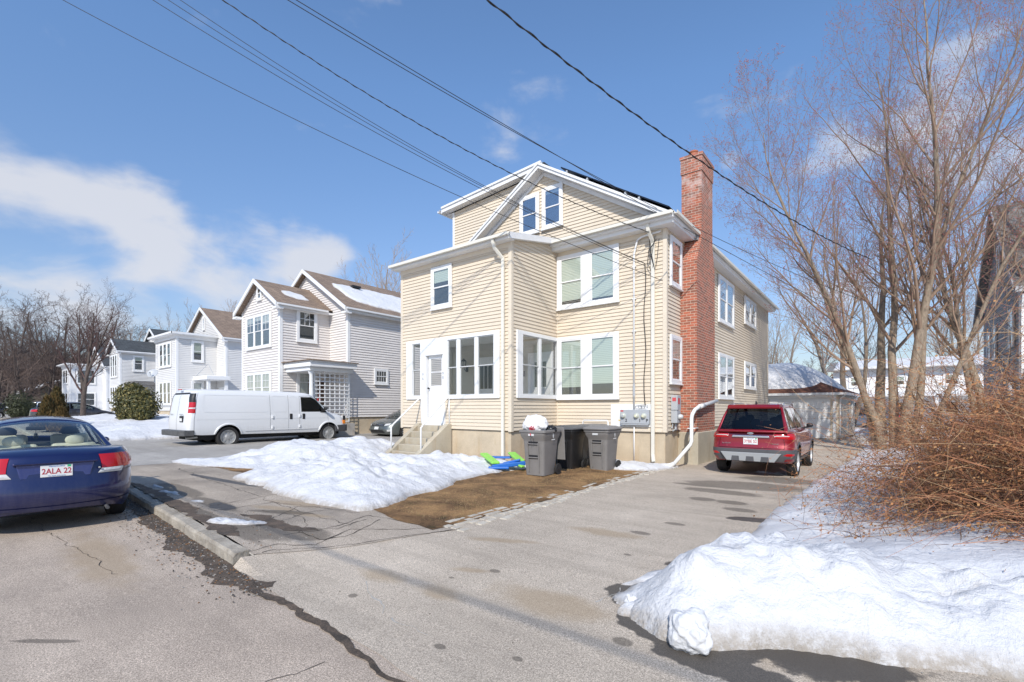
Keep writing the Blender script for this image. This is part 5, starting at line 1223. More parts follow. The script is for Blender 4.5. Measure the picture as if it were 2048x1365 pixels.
for sg in (-1, 1):
    mb = MB(); c.rearpatch(mb, [(sg*.50,.90),(sg*1.04,.86),(sg*1.08,1.01),(sg*.48,.995)], .02, 14, 4, RED); o = mb.build('tail_light', RED, suv, local=True, uv=False, recalc=False); autosmooth(o)
    mb = MB(); c.rearpatch(mb, [(sg*.50,.925),(sg*.86,.93),(sg*.80,.965),(sg*.49,.975)], .027, 6, 2, CLEAR); mb.build('lens', CLEAR, o, local=True, uv=False, recalc=False)
    mb = MB(); c.rearpatch(mb, [(sg*.66,.50),(sg*.98,.50),(sg*.98,.555),(sg*.70,.56)], .014, 8, 2, RED); mb.build('reflector', RED, suv, local=True, uv=False, recalc=False)
# plastic bumper, silver skid plate, cladding round the arches and sills
mb = MB()
for u0, u1 in ((-1.22,-.8),(-.8,-.4),(-.4,0),(0,.4),(.4,.8),(.8,1.22)): c.rearpatch(mb, [(u0,.365),(u1,.365),(u1,.645),(u0,.645)], .010, 5, 3, GREYP)
o = mb.build('rear_bumper', GREYP, suv, local=True, uv=False, recalc=True); autosmooth(o, 60)
mb = MB(); yb = c.rearpt(0,.5).y; mb.prism([(-.50,.36),(.50,.36),(.64,.56),(-.64,.56)], yb-.035, yb+.08, 'y'); sk = mb.build('skid_plate', simple('silver_plastic', (.33,.34,.34), .45), suv, local=True, uv=False, bevel=.012, segs=2)
for x in (-.31,0,.31): mb = MB(); mb.prism([(x-.09,.36),(x+.09,.36),(x+.075,.475),(x-.075,.475)], yb-.041, yb-.03, 'y'); mb.build('slot', GREYP, sk, local=True, uv=False, bevel=.004)
mb = MB()
for wl in c.wheels:
    for sg in (-1,1):
        rr = c.wr*1.17; g = [];
        for k in range(17):
            a = PI*k/16
            for q, dd in ((rr-.005,.012),(rr+.055,.010),(rr+.065,.0)):
                l = wl + q*math.cos(a); z = max(.30, c.wr+.02 + q*math.sin(a)); f = max(0, min(1, (z-c.zbot(l))/(c.zt(l)-c.zbot(l)))); p = c.P(l, f, sg, d=dd); g.append(p)
        mb.mesh(g, [(k*3+j, k*3+j+1, (k+1)*3+j+1, (k+1)*3+j) for k in range(16) for j in range(2)])
c.sidestrip(mb, [(1.2,.36),(2.92,.36)], .11, .012)
o = mb.build('cladding', GREYP, suv, local=True, uv=False, recalc=False)
mb = MB(); c.sidestrip(mb, [(1.54,.42),(1.53,.9),(1.53,1.03)]); c.sidestrip(mb, [(2.62,.42),(2.66,1.02)]); c.sidestrip(mb, [(1.15,.75),(.98,1.03)]); rearline(mb, [(-.66,1.0),(-.70,.67),(.70,.67),(.66,1.0)], .007, .006)
mb.build('panel_gaps', GAPM, suv, local=True, uv=False, recalc=False)
yr = c.rearpt(0,.9).y
mb = MB(); mb.prism([(-.40,.905),(.40,.905),(.38,.955),(-.38,.955)], yr-.035, yr+.05, 'y'); mb.build('chrome_bar', CHROME, suv, local=True, uv=False, bevel=.01, segs=2)
plate(suv, (0, yr-.014, .82), '3YBE 52', 1.0)
mb = MB(); mb.lathe([(.0,-.03),(.055,-.028),(.062,-.0)], (0, 0, 0), 'y', 24); bd_ = mb.build('badge', CHROME, suv, local=True, uv=False); bd_.location = (0, yr+.005, 1.0); bd_.scale = (1.15, 1, .48)
text('Ford', .05, PLATEB, suv, (0, yr-.0275, 1.0), (R(90),0,0), 'badge_lettering', depth=.001)
text('ECOSPORT', .038, CHROME, suv, (-.52, yr-.008, .76), (R(90),0,0), 'lettering', depth=.003); text('TITANIUM', .032, CHROME, suv, (.50, yr-.008, .77), (R(90),0,0), 'lettering', depth=.003); text('4WD', .036, CHROME, suv, (.52, yr-.008, .70), (R(90),0,0), 'lettering', depth=.003); text('SES', .030, CHROME, suv, (-.5, yr-.008, .70), (R(90),0,0), 'lettering', depth=.003)
mb = MB(); mb.beam((-.30,.10,1.165),(.18,.075,1.155),.025,.02); mb.build('wiper', BLACK, suv, local=True, uv=False)
mb = MB(); mb.prism([(.30,1.565),(.62,1.64),(.62,1.69),(.36,1.665),(.28,1.61)], -.56, .56, 'x'); mb.build('spoiler', REDP, suv, local=True, uv=False, bevel=.012, segs=2)
for sg in (-1,1): mb = MB(); mb.tube([(sg*.55,.75,1.655),(sg*.56,.95,1.70),(sg*.57,2.0,1.70),(sg*.56,2.2,1.64)], .018, 8); mb.build('roof_rail', simple('satin_silver', (.42,.43,.44), .35, metal=.7), suv, local=True, uv=False, smooth=True)
mb = MB(); mb.prism([(.62,1.68),(.80,1.685),(.66,1.76)], -.012, .012, 'x'); mb.build('aerial', BLACK, suv, local=True, uv=False)
lbox('interior', DARKIN, suv, -.70,.5,.5,.70,2.9,1.06,.02)
for x in (-.35,.35):
    seat(suv, x, .95, 1.08, DARKIN, .5, .4); headrest(suv, x, .95, 1.2, DARKIN); seat(suv, x, 1.75, 1.1, DARKIN, .46, .4); headrest(suv, x, 1.75, 1.24, DARKIN)
    side_mirror(suv, x/.35*.80, 2.62, 1.07, BLACK)
for sg in (-1,1): mb = MB(); c.sidestrip(mb, [(1.38,.93),(1.5,.93)], .03, .03, (sg,)); c.sidestrip(mb, [(2.42,.93),(2.54,.93)], .03, .03, (sg,)); mb.build('door_handle', REDP, suv, local=True, uv=False, recalc=False)
# ---------------------------------------------------------------- white panel van
VAN = paint('van_white', (.76,.77,.78), (.42,.38,.32), .28, metal=0, coat=.5)
c = Car(L=6.15, W=2.0, n=6, Rr=.30, Rf=.75, tum=.10, belt=1.12, wr=.375, wheels=[1.30,5.25], zb=.45,
        deck=[(0,1.98),(.1,2.02),(.5,2.045),(3.9,2.045),(4.25,2.03),(4.5,1.97),(4.75,1.80),(5.0,1.57),(5.25,1.34),(5.36,1.26),(5.6,1.20),(5.95,1.12),(6.15,1.0)],
        under=[(0,.52),(.4,.48),(5.8,.42),(6.15,.45)], roff=[(.4,.06),(.6,.0),(1.0,.0),(1.8,.12),(2.0,.2)], foff=[(.4,.05),(.6,0),(1.0,.06),(1.3,.2)],
        side=[(0,.95),(.08,.985),(.25,1.0),(.45,1.0),(.75,.955),(.90,.915),(.97,.875),(1,.82)], roof=[(0,1)], crown=.06)
vx, vy = -19.55, 5.85
van = empty('panel_van', (vx, vy, G0(-19)+.01), R(.8), 'long white panel van with steel wheels parked in the side driveway', 'van')
# cab doors get real window openings
vb = c.body(van, VAN)
cb = MB(); cb.prism([(4.03,1.27),(5.14,1.27),(4.95,1.50),(4.72,1.75),(4.50,1.87),(4.03,1.87)], -1.3, 1.3, 'x', GAPM)
co = cb.build('cutter', GAPM, uv=False); co.location = van.location; co.rotation_euler = van.rotation_euler; bpy.context.view_layer.update(); cut(vb, co); autosmooth(vb, 38)
for sg in (-1,1):
    mb = MB(); X1, X2 = sg*.955, sg*.90; mb.mesh([(X1,4.02,1.26),(X1,5.16,1.26),(X2+sg*.01,4.73,1.76),(X2,4.5,1.88),(X2,4.02,1.88)], [(0,1,2,3,4)]); mb.build('side_window', glassmat('van_glass', (.60,.68,.65), .06) if sg < 0 else bpy.data.materials['van_glass'], van, local=True, uv=False)
    mb = MB(); mb.beam((sg*.965,4.86,1.255),(sg*.965,5.17,1.255),.03,.02); mb.mesh([(sg*.968,4.92,1.26),(sg*.968,5.17,1.26),(sg*.945,4.92,1.50)], [(0,1,2)]); mb.build('window_corner', BLACK, van, local=True, uv=False)
mb = MB(); mb.mesh([(-.86,5.27,1.345),(.86,5.27,1.345),(.74,4.62,1.93),(-.74,4.62,1.93),(0,5.36,1.37),(0,4.68,1.975)], [(0,4,5,3),(4,1,2,5)]); mb.build('windscreen', bpy.data.materials['van_glass'], van, local=True, uv=False, smooth=True)
lbox('dashboard', DARKIN, van, -.82,4.85,.9,.82,5.1,1.26,.04); lbox('bulkhead', DARKIN, van, -.85,3.55,.6,.85,3.6,1.9,.0)
for x in (-.5,.5): seat(van, x, 4.05, 1.2, DARKIN, .5, .5); headrest(van, x, 4.03, 1.45, DARKIN)
for wl in c.wheels:
    for sg in (-1, 1): c.wheel(van, sg*(c.W/2-.14), wl, 8, STEEL, sg, 'steel', tw=.24)
mb = MB()
for l in (2.78,3.50): c.sidestrip(mb, [(l,.55),(l,1.2),(l,1.93)], .010)
c.sidestrip(mb, [(4.0-.05,.55),(3.97,1.9),(4.5,1.93),(4.8,1.72)], .010); c.sidestrip(mb, [(5.22,.60),(5.22,1.2)], .010); c.sidestrip(mb, [(.20,.56),(.20,1.95)], .010)
mb.build('panel_gaps', simple('pale_gap', (.20,.20,.2), .8), van, local=True, uv=False, recalc=False)
mb = MB()
for l0, l1 in ((.45,2.70),(2.86,3.42),(3.58,3.88)):
    c.sidestrip(mb, [(l0+.05,1.28),(l1-.05,1.28),(l1,1.33),(l1,1.84),(l1-.05,1.89),(l0+.05,1.89),(l0,1.84),(l0,1.33),(l0+.05,1.28)], .022, .004)
c.sidestrip(mb, [(.25,1.02),(5.2,1.02)], .015, .005); c.sidestrip(mb, [(1.85,.60),(4.75,.60)], .05, .012)
mb.build('pressed_panel', VAN, van, local=True, uv=False, recalc=False)
for l, z in ((2.86,1.08),(2.86,.68),(3.95,1.12),(3.95,.70)):
    for sg in (1,): mb = MB(); q = c.P(l, (z-.45)/(c.zt(l)-.45), sg, d=.0); mb.box(q.x-.01, l-.03, z-.06, q.x+.035, l+.03, z+.06); mb.build('door_hinge', VAN, van, local=True, uv=False, bevel=.008)
for l in (3.60,4.13):
    for sg in (-1,1): q = c.P(l, (1.05-.45)/(c.zt(l)-.45), sg, d=0); mb = MB(); mb.box(q.x-.02, l-.055, .98, q.x+.014, l+.055, 1.20); mb.build('door_handle', BLACK, van, local=True, uv=False, bevel=.015, segs=3)
mb = MB()
for wl in c.wheels:
    for sg in (-1,1):
        rr = c.wr*1.17; g = []
        for k in range(17):
            a = PI*k/16
            for q, dd in ((rr-.01,.022),(rr+.03,.024),(rr+.055,.0)):
                l = wl + q*math.cos(a); z = max(.50, c.wr+.02 + q*math.sin(a)); f = max(0, min(1, (z-c.zbot(l))/(c.zt(l)-c.zbot(l)))); g.append(c.P(l, f, sg, d=dd))
        mb.mesh(g, [(k*3+j, k*3+j+1, (k+1)*3+j+1, (k+1)*3+j) for k in range(16) for j in range(2)])
mb.build('arch_lip', VAN, van, local=True, uv=False, recalc=False)
def rp(mb, quad, d=.012, m=None): c.rearpatch(mb, quad, d, 8, 4, m)
for sg in (-1,1):
    mb = MB(); rp(mb, [(sg*.86,1.25),(sg*1.12,1.25),(sg*1.10,1.62),(sg*.85,1.62)], .014, RED); o = mb.build('tail_light', RED, van, local=True, uv=False, recalc=False)
    mb = MB(); rp(mb, [(sg*.87,1.385),(sg*1.12,1.385),(sg*1.12,1.445),(sg*.87,1.445)], .02, CLEAR); mb.build('lens', CLEAR, o, local=True, uv=False, recalc=False)
    mb = MB(); rp(mb, [(sg*.84,1.625),(sg*1.10,1.625),(sg*1.06,1.93),(sg*.80,1.93)], .012, BLACK); mb.build('light_surround', simple('dark_trim_gloss', (.03,.035,.06), .25), van, local=True, uv=False, recalc=False)
mb = MB(); rp(mb, [(-.8,1.90),(.8,1.90),(.8,1.96),(-.8,1.96)], .012, BLACK); mb.build('light_surround', bpy.data.materials['dark_trim_gloss'], van, local=True, uv=False, recalc=False)
mb = MB(); rearline(mb, [(0,.6),(0,1.88)], .012, .005); mb.build('panel_gaps', GAPM, van, local=True, uv=False, recalc=False)
lbox('plate_pocket', BLACK, van, .32,-.02,.93,.62,.03,1.15,.02); lbox('licence_plate', PLATEW, van, .37,-.026,.97,.57,-.021,1.07,.0)
text('CHEVROLET', .06, METAL, van, (-.45, -.006, 1.2), (R(90),0,0), 'lettering', depth=.002); text('EXPRESS 3500', .055, METAL, van, (.45, -.006, 1.2), (R(90),0,0), 'lettering', depth=.002)
mb = MB(); mb.prism([(-1.0,.22),(-1.0,-.10),(-.86,-.19),(.86,-.19),(1.0,-.10),(1.0,.22)], .46, .66, 'z'); mb.build('rear_bumper', simple('worn_bumper', (.09,.09,.09), .5, vary=.5, vscale=9), van, local=True, uv=False, bevel=.03, segs=3)
mb = MB(); mb.prism([(-1.01,5.55),(-1.01,6.02),(-.86,6.22),(.86,6.22),(1.01,6.02),(1.01,5.55),(.96,5.55),(-.96,5.55)], .42, .70, 'z'); mb.build('front_bumper', simple('front_bumper_plastic', (.06,.06,.065), .5), van, local=True, uv=False, bevel=.03, segs=3)
for sg in (-1,1):
    lbox('headlight', CLEAR, van, sg*.62,6.0,.86,sg*.93,6.10,1.08,.03); lbox('indicator', AMBER, van, sg*.90,5.93,.74,sg*.985,6.06,.90,.02); lbox('light_trim', BLACK, van, sg*.93,5.94,.90,sg*.975,6.06,1.10,.02)
lbox('grille', BLACK, van, -.6,6.02,.74,.6,6.13,1.06,.02)
mo = side_mirror(van, 1.0, 5.02, 1.32, BLACK, sz=1.3); mo.scale = (1,1,1.0); side_mirror(van, -1.0, 5.02, 1.32, BLACK, sz=1.3)
lbox('roof_marker', RED, van, -.12,.08,2.06,.12,.14,2.09,.01); mb = MB(); mb.tube([(.7,.4,.40),(.7,.05,.38)], .035, 10); mb.build('exhaust', STEEL, van, local=True, uv=False); lbox('chassis', GAPM, van, -.7,.3,.30,.7,5.9,.5,.0)
# ---------------------------------------------------------------- further cars share a saloon shell
def saloon(name, label, loc, rz, col, group=None, L=4.8, W=1.82, hatch=False, grille=False, belt=1.0, H_=1.46):
    global c
    c = Car(L=L, W=W, n=3.4, Rr=.55, Rf=.85, tum=.40, belt=belt, wr=.33, wheels=[1.0,L-1.0], zb=.2,
        deck=[(0,1.0),(.12,1.05),(.55,1.09),(1.1,1.05),(1.8,1.0),(L-1.7,.97),(L-1.2,.93),(L-.6,.84),(L-.2,.74),(L,.60)],
        under=[(0,.28),(.3,.2),(L-.4,.18),(L,.22)], roff=[(.25,.07),(.5,0),(.9,.05),(1.05,.14)], foff=[(.15,.15),(.4,0),(.7,.10),(.9,.3)],
        roof=([(.1,1.04),(.2,1.18),(.42,1.38),(.8,H_-.03)] if hatch else [(.55,1.05),(.8,1.15),(1.25,1.33),(1.6,H_-.04)]) + [(2.2,H_),(2.8,H_-.01),(L-1.85,H_-.10),(L-1.5,1.20),(L-1.2,1.05),(L-1.02,.93)],
        gst=[.1,.2,.3,.42,.55,.68,.8,.95,1.1,1.25,1.42,1.6,1.8,2.05,2.12,2.3,2.6,2.8,3.0,L-1.85,L-1.7,L-1.5,L-1.35,L-1.2,L-1.02] if hatch else [.55,.68,.8,.95,1.1,1.25,1.42,1.6,1.8,2.05,2.12,2.3,2.6,2.8,3.0,L-1.85,L-1.7,L-1.5,L-1.35,L-1.2,L-1.02],
        rearwin=(.15,.7) if hatch else (.65,1.5), frontwin=(L-1.87,L-1.1), sidewin=[(1.1,1.6),(1.62,2.04),(2.13,L-1.36)] if not hatch else [(.7,1.08),(1.12,2.04),(2.13,L-1.36)], wb=.80, crown=.04)
    e = empty('parked_car', loc, rz, label, 'car', group)
    c.body(e, col); c.cabin(e, col, bpy.data.materials['suv_glass'])
    for wl in c.wheels:
        for sg in (-1,1): c.wheel(e, sg*(W/2-.12), wl, 10, ALLOY, sg)
    lbox('interior', DARKIN, e, -.68,1.0,.4,.68,L-1.6,1.02,.02)
    for x in (-.36,.36): seat(e, x, 2.2, 1.05, DARKIN, .46, .4); headrest(e, x, 2.2, 1.2, DARKIN)
    for sg in (-1,1):
        side_mirror(e, sg*.82, L-1.62, .98, col)
        mb = MB(); c.rearpatch(mb, [(sg*.55,.82),(sg*1.15,.80),(sg*1.05,.97),(sg*.6,.95)], .014, 10, 3, RED); mb.build('tail_light', RED, e, local=True, uv=False, recalc=False)
    mb = MB(); c.sidestrip(mb, [(2.08,.3),(2.08,.98)]); c.sidestrip(mb, [(L-1.45,.3),(L-1.4,.92)]); mb.build('panel_gaps', GAPM, e, local=True, uv=False, recalc=False)
    return e
GREYC = paint('grey_green_metallic', (.13,.15,.145), amt=.2, metal=.5); BLKC = paint('black_metallic', (.022,.022,.028), amt=.25); SILC = paint('silver_metallic', (.45,.48,.52), amt=.2, metal=.5)
g = saloon('parked_car', 'grey-green saloon nosing out between the houses, just left of the porch steps', (-18.55, 18.2, G0(-18)+.03), R(180+1), GREYC)
# its front: headlights swept back, grille, intake, fog lamps, plate
def frontpt(xl, z, d=0):
    f = max(0, min(1, (z-c.zbot(c.L-.1))/(c.zt(c.L-.1)-c.zbot(c.L-.1)))); W_ = c.W/2*interp(f, c.side); q = min(.9995, abs(xl)/W_); l = c.L - c.Rf*(1-(1-q**c.n)**(1/c.n))
    return Vector((xl, l + c.off(l, z) + d, z))
def fpatch(name, quad, mat, d=.02, nu=8, nz=3):
    mb = MB(); g_ = []
    for j in range(nz+1):
        for i in range(nu+1):
            a, b = i/nu, j/nz; bi, bo, to, ti = quad; x = lerp(lerp(bi[0],bo[0],a), lerp(ti[0],to[0],a), b); z = lerp(lerp(bi[1],bo[1],a), lerp(ti[1],to[1],a), b); g_.append(frontpt(x, z, d))
    mb.mesh(g_, [(j*(nu+1)+i, j*(nu+1)+i+1, (j+1)*(nu+1)+i+1, (j+1)*(nu+1)+i) for j in range(nz) for i in range(nu)]); return mb.build(name, mat, g, local=True, uv=False, recalc=False, smooth=True)
for sg in (-1,1): fpatch('headlight', [(sg*.46,.60),(sg*.84,.66),(sg*.86,.74),(sg*.50,.70)], CLEAR); fpatch('fog_light', [(sg*.62,.33),(sg*.80,.36),(sg*.78,.46),(sg*.66,.43)], CLEAR)
fpatch('grille', [(-.42,.60),(.42,.60),(.44,.68),(-.44,.68)], BLACK); fpatch('chrome_bar', [(-.43,.635),(.43,.635),(.43,.655),(-.43,.655)], CHROME, .03); fpatch('lower_grille', [(-.5,.28),(.5,.28),(.42,.42),(-.42,.42)], BLACK); fpatch('licence_plate', [(-.15,.44),(.15,.44),(.15,.56),(-.15,.56)], PLATEW, .035)
mb = MB(); mb.lathe([(.05,-.004),(.07,0),(.05,.006)], (0,0,0), 'y', 16); b__ = mb.build('badge', CHROME, g, local=True, uv=False); b__.location = frontpt(0,.655,.045); b__.scale = (1,1,.65)
saloon('parked_car', 'black saloon side-on behind the snow, by the far white house', (-47.3, 5.3, .62), R(-4), BLKC)
saloon('parked_car', 'silver hatchback half hidden by the conical evergreens', (-56.5, 5.2, .66), R(-32), SILC, hatch=True, L=4.4, H_=1.52)
saloon('parked_car', 'dark car at the far left end of the street, cut by the frame', (-66, 4.2, .66), R(10), BLKC, hatch=True, L=4.4, H_=1.5)
saloon('parked_car', 'blue-grey car far behind the garage, deep in snow', (1.2, 49.5, .15), R(80), paint('slate_metallic', (.12,.16,.22)), L=4.5)
WBASE = .046
# ================================================================ neighbouring houses: front gable wing + main gable block
def gable_rake(mb, xa, za, hw, sl, y0, y1, d=.16, ov=.0):
    for sg in (1,-1):
        p = [(xa, za), (xa+sg*hw, za-hw*sl), (xa+sg*hw, za-hw*sl-d), (xa, za-d*1.05)]
        mb.prism(p, y0, y1, 'y')
def nbr(name, label, x0, x1, yf, xm0, xm1, ym, depth, zf, ze, sidem, roofm, flat=False, wz=None, detail=True, board=.125, wapex=None, mapex=None, z0=0, holes=None):
    """x0..x1 front wing, xm0..xm1 main block, fronts at yf and ym"""
    e = empty(name, ((x0+xm1)/2, yf, z0), 0, label, 'house')
    sl = .62; hw = (x1-x0)/2; xc = (x0+x1)/2; hm = (xm1-xm0)/2; xmc = (xm0+xm1)/2; yb = ym+depth
    mb = MB(); fz = zf
    top = ze if flat else ze
    wing = [(x0,fz),(x1,fz),(x1,ze)] + ([] if flat else [(xc, ze+hw*sl)]) + [(x0,ze)]
    siding(mb, FY(yf), wing, board=board, lip=.034); siding(mb, FX(x1), [(yf,fz),(ym,fz),(ym,ze),(yf,ze)], board=board, lip=.034); siding(mb, FXn(x0), [(yf,fz),(ym,fz),(ym,ze),(yf,ze)], board=.22)
    siding(mb, FY(ym), [(xm0,fz),(xm1,fz),(xm1,ze),(xmc,ze+hm*sl),(xm0,ze)], board=board, lip=.034); siding(mb, FX(xm1), [(ym,fz),(yb,fz),(yb,ze),(ym,ze)], board=board, lip=.034)
    siding(mb, FXn(xm0), [(ym,fz),(yb,fz),(yb,ze),(ym,ze)], board=.22); siding(mb, ((0,yb),(1,0),(0,1)), [(xm0,fz),(xm1,fz),(xm1,ze),(xmc,ze+hm*sl),(xm0,ze)], board=.22)
    mb.build('wall', sidem, e, recalc=False)
    mb = MB(); mb.box(x0+.03, yf+.03, z0-.5, x1-.03, ym+.1, fz-.005); mb.box(xm0+.03, ym+.03, z0-.5, xm1-.03, yb-.03, fz-.006); mb.build('foundation', CONC, e)
    # roofs
    T = .10; ov = .30; mb = MB()
    def gr(mb, xc, hw, y0, y1):
        za = ze + .12 + hw*sl; w_ = hw+ov
        mb.prism([(xc, za), (xc+w_, za-w_*sl), (xc+w_, za-w_*sl-T), (xc, za-T*1.2), (xc-w_, za-w_*sl-T), (xc-w_, za-w_*sl)], y0, y1, 'y')
        return za
    zm = gr(mb, xmc, hm, ym-.30, yb+.3); rf = mb.build('roof', roofm, e)
    tr = MB()
    gable_rake(tr, xmc, zm+.012, hm+ov, sl, ym-.36, ym-.302, .19)
    if not flat:
        mw = MB(); zw = gr(mw, xc, hw, yf-.30, ym+.0 if True else ym); mw.build('wing_roof', roofm, e); gable_rake(tr, xc, zw+.012, hw+ov, sl, yf-.36, yf-.302, .19)
        for sg in (1,-1):
            xe = xc+sg*(hw+ov); z_ = ze+.12-ov*sl; tr.box(xe, yf-.30, z_-.20, xe-sg*.02, ym-.0, z_-.0); tr.box(xc+sg*hw, yf-.30, z_-.20, xe-sg*.021, ym-.001, z_-.17); tr.box(xc+sg*(hw-.02), yf-.355, z_-.28, xe+sg*.04, yf-.001, z_-.19)
    else:
        mw = MB(); mw.box(x0-.42, yf-.42, ze+.10, x1+.42, ym+.01, ze+.17); mw.build('wing_roof', SH_GREY, e)
        tr.box(x0-.40, yf-.40, ze-.0, x1+.40, ym-.002, ze+.099); tr.box(x0-.44, yf-.44, ze+.03, x1+.44, yf-.401, ze+.16); tr.box(x1+.401, yf-.44, ze+.03, x1+.44, ym-.002, ze+.16); tr.box(x0-.1, yf-.1, ze-.25, x1+.1, ym-.003, ze-.001)
    for sg in (1,-1):
        xe = xmc+sg*(hm+ov); z_ = ze+.12-ov*sl; tr.box(xe, ym-.30, z_-.22, xe-sg*.02, yb+.3, z_); tr.box(xmc+sg*hm, ym-.30, z_-.22, xe-sg*.021, yb+.3, z_-.19); tr.box(xmc+sg*(hm-.02), ym-.355, z_-.30, xe+sg*.04, ym-.001, z_-.21)
    for x, y in ((x0,yf),(x1,yf),(xm1,ym)):
        sg = -1 if x == x0 else 1
        tr.box(x-sg*.11, y-.035, fz-.02, x+sg*.035, y-.001, ze-.05); 
        if sg > 0: tr.box(x+.001, y, fz-.02, x+.034, y+.11, ze-.05)
    tr.build('trim', WHITE, e)
    gutter([(xm1+ov+.012, ym-.3, ze+.12-ov*sl-.01), (xm1+ov+.012, yb, ze+.12-ov*sl-.01)], rf, mat=WHITE)
    if not flat: gutter([(x1+ov+.012, yf-.3, ze+.12-ov*sl-.01), (x1+ov+.012, ym-.31, ze+.12-ov*sl-.01)], rf, mat=WHITE)
    return e, rf, dict(ze=ze, xmc=xmc, hm=hm, zm=zm, xc=xc, hw=hw)
# ---- house with the white van in front of it
Y2, M2 = 10.77, 13.3
h2, r2_, q2 = nbr('gabled_house', 'pale greige gabled house with brown roofs and a lattice side porch, behind the white van', -26.2, -22.2, Y2, -28.0, -20.6, M2, 11, 1.24, 6.62, GREIGE, SH_BROWN, z0=.23)
fr = FY(Y2); u = lambda p: xs(p, Y2)
a_, b_ = u(495)-.02, u(545)
for z0, z1 in ((4.62,6.30),(1.9,3.45)):
    w_ = (b_-a_-.2)/3; window(h2, fr, a_, b_, z0, z1, [(a_+.10+k*w_+.05, a_+.10+(k+1)*w_-.05) for k in range(3)], grid=(2,2,False), blind=[.2,.15,.3] if z0 > 4 else [.9,1,.9], shade='curtain')
window(h2, fr, -24.45, -23.95, 6.98, 7.65, blind=0, casing=.09)
mb = MB(); zz = lambda p, q: onX(p, q, -22.2)
A = onX(592, 617, -22.2); B = onX(633, 624, -22.2)
window(h2, FX(-22.2), A.y, B.y, onX(592,683,-22.2).z, A.z, grid=(3,2,False), blind=0, casing=.13); window(h2, FX(-22.2), A.y, B.y, onX(592,795,-22.2).z, onX(592,734,-22.2).z, grid=(3,2,False), blind=.95, shade='curtain', casing=.13)
A = onX(747,737,-20.6); B = onX(775,770,-20.6); window(h2, FX(-20.6), A.y, B.y, B.z, A.z, casing=.11, grid=(4,1,True), blind=0)
# side porch: slab roof, column, lattice, door, red shovel and letter box
e = MB(); pz = 3.62
e.box(-22.15, 10.95+.0, pz+.10, -19.75, 13.25, pz+.17); po = e.build('side_porch', WHITE, h2)
e = MB(); e.box(-22.15, 10.90, pz-.10, -19.78, 13.28, pz+.099); e.box(-22.15,11.0,pz-.28,-20.0,13.2,pz-.101); e.build('porch_beam', WHITE, po, bevel=.02); e = MB(); e.box(-22.17, 10.80, pz+.171, -19.68, 13.30, pz+.20); e.build('porch_roof_cover', SH_BROWN, po)
e = MB(); e.lathe([(.15,.9),(.15,1.0),(.11,1.05),(.10,2.2),(.085,pz-.45),(.11,pz-.40),(.14,pz-.34),(.15,pz-.285)], (-20.2, 11.2, 0), 'z', 20); e.build('column', WHITE, po, smooth=True)
e = MB(); y0, y1, xl = 11.35, 13.1, -20.2
for k in range(8): y = lerp(y0, y1, k/7); e.box(xl-.008, y-.022, 1.0, xl+.008, y+.022, pz-.3)
for k in range(13): z = lerp(1.05, pz-.35, k/12); e.box(xl+.009, y0, z-.022, xl+.024, y1, z+.022)
e.build('lattice', WHITE, po); e = MB(); e.box(-22.1,10.95,.1,-20.0,13.28,.95); e.build('porch_base', conc('pale_concrete', (.45,.43,.4)), po)
e = MB(); e.fbox(FX(-22.2), 12.1, 12.95, .96, 3.05, .02, .05); e.build('door', simple('brown_door', (.12,.07,.045), .6), h2)
e = MB(); e.box(-22.18,11.75,1.9,-22.08,11.95,2.35); e.build('mailbox', BLACK, h2, bevel=.02)
# snow patches on its roofs
def roofsnow(poly, hf, pk, seed, label): return snow_mesh('roof_snow', poly, pk, SNOWC, .07, .25, .02, 1.2, seed, hf, label, None, None, .006, .06, None, 'snow patch')
zs2 = lambda x, y: q2['zm'] - abs(x-q2['xmc'])*.62
roofsnow([(-21.2,14.2),(-21.6,13.9),(-22.6,13.8),(-23.1,13.9),(-23.3,15),(-23.2,20),(-22.4,22.5),(-20.9,22.5),(-20.75,17),(-20.9,15.2)], zs2, .10, 41, 'long snow patch on the main brown roof of the greige house')
zsw = lambda x, y: q2['ze']+.12+q2['hw']*.62 - abs(x-q2['xc'])*.62
roofsnow([(-22.9,11.3),(-23.35,11.3),(-23.55,11.8),(-23.3,12.4),(-22.7,12.5),(-22.6,11.9)], zsw, .05, 42, 'small oval snow patch on the front brown roof of the greige house')
mb = MB(); mb.lathe([(.06,0),(.05,.5),(.10,.52),(.10,.56)], (-25.2,14.2,q2['zm']-.6), 'z', 10); mb.build('roof_vent', BLACK, r2_)
mb = MB(); z_ = zs2(-23.0,15.2); mb.box(-23.35,15.0,z_+.05,-22.75,15.5,z_+.16); mb.build('roof_vent', BLACK, r2_)
# red shovel leaning behind the lattice
mb = MB(); mb.box(-20.62,11.72,1.0,-20.58,11.86,1.6); mb.beam((-20.6,11.79,1.6),(-20.6,11.79,2.35),.03,.03); mb.box(-20.62,11.70,2.0,-20.59,11.88,2.12)
o = mb.build('snow_shovel', simple('red_plastic', (.6,.03,.03), .4), None, bevel=.01); tag(o, 'red plastic snow shovel standing behind the white lattice', 'shovel')
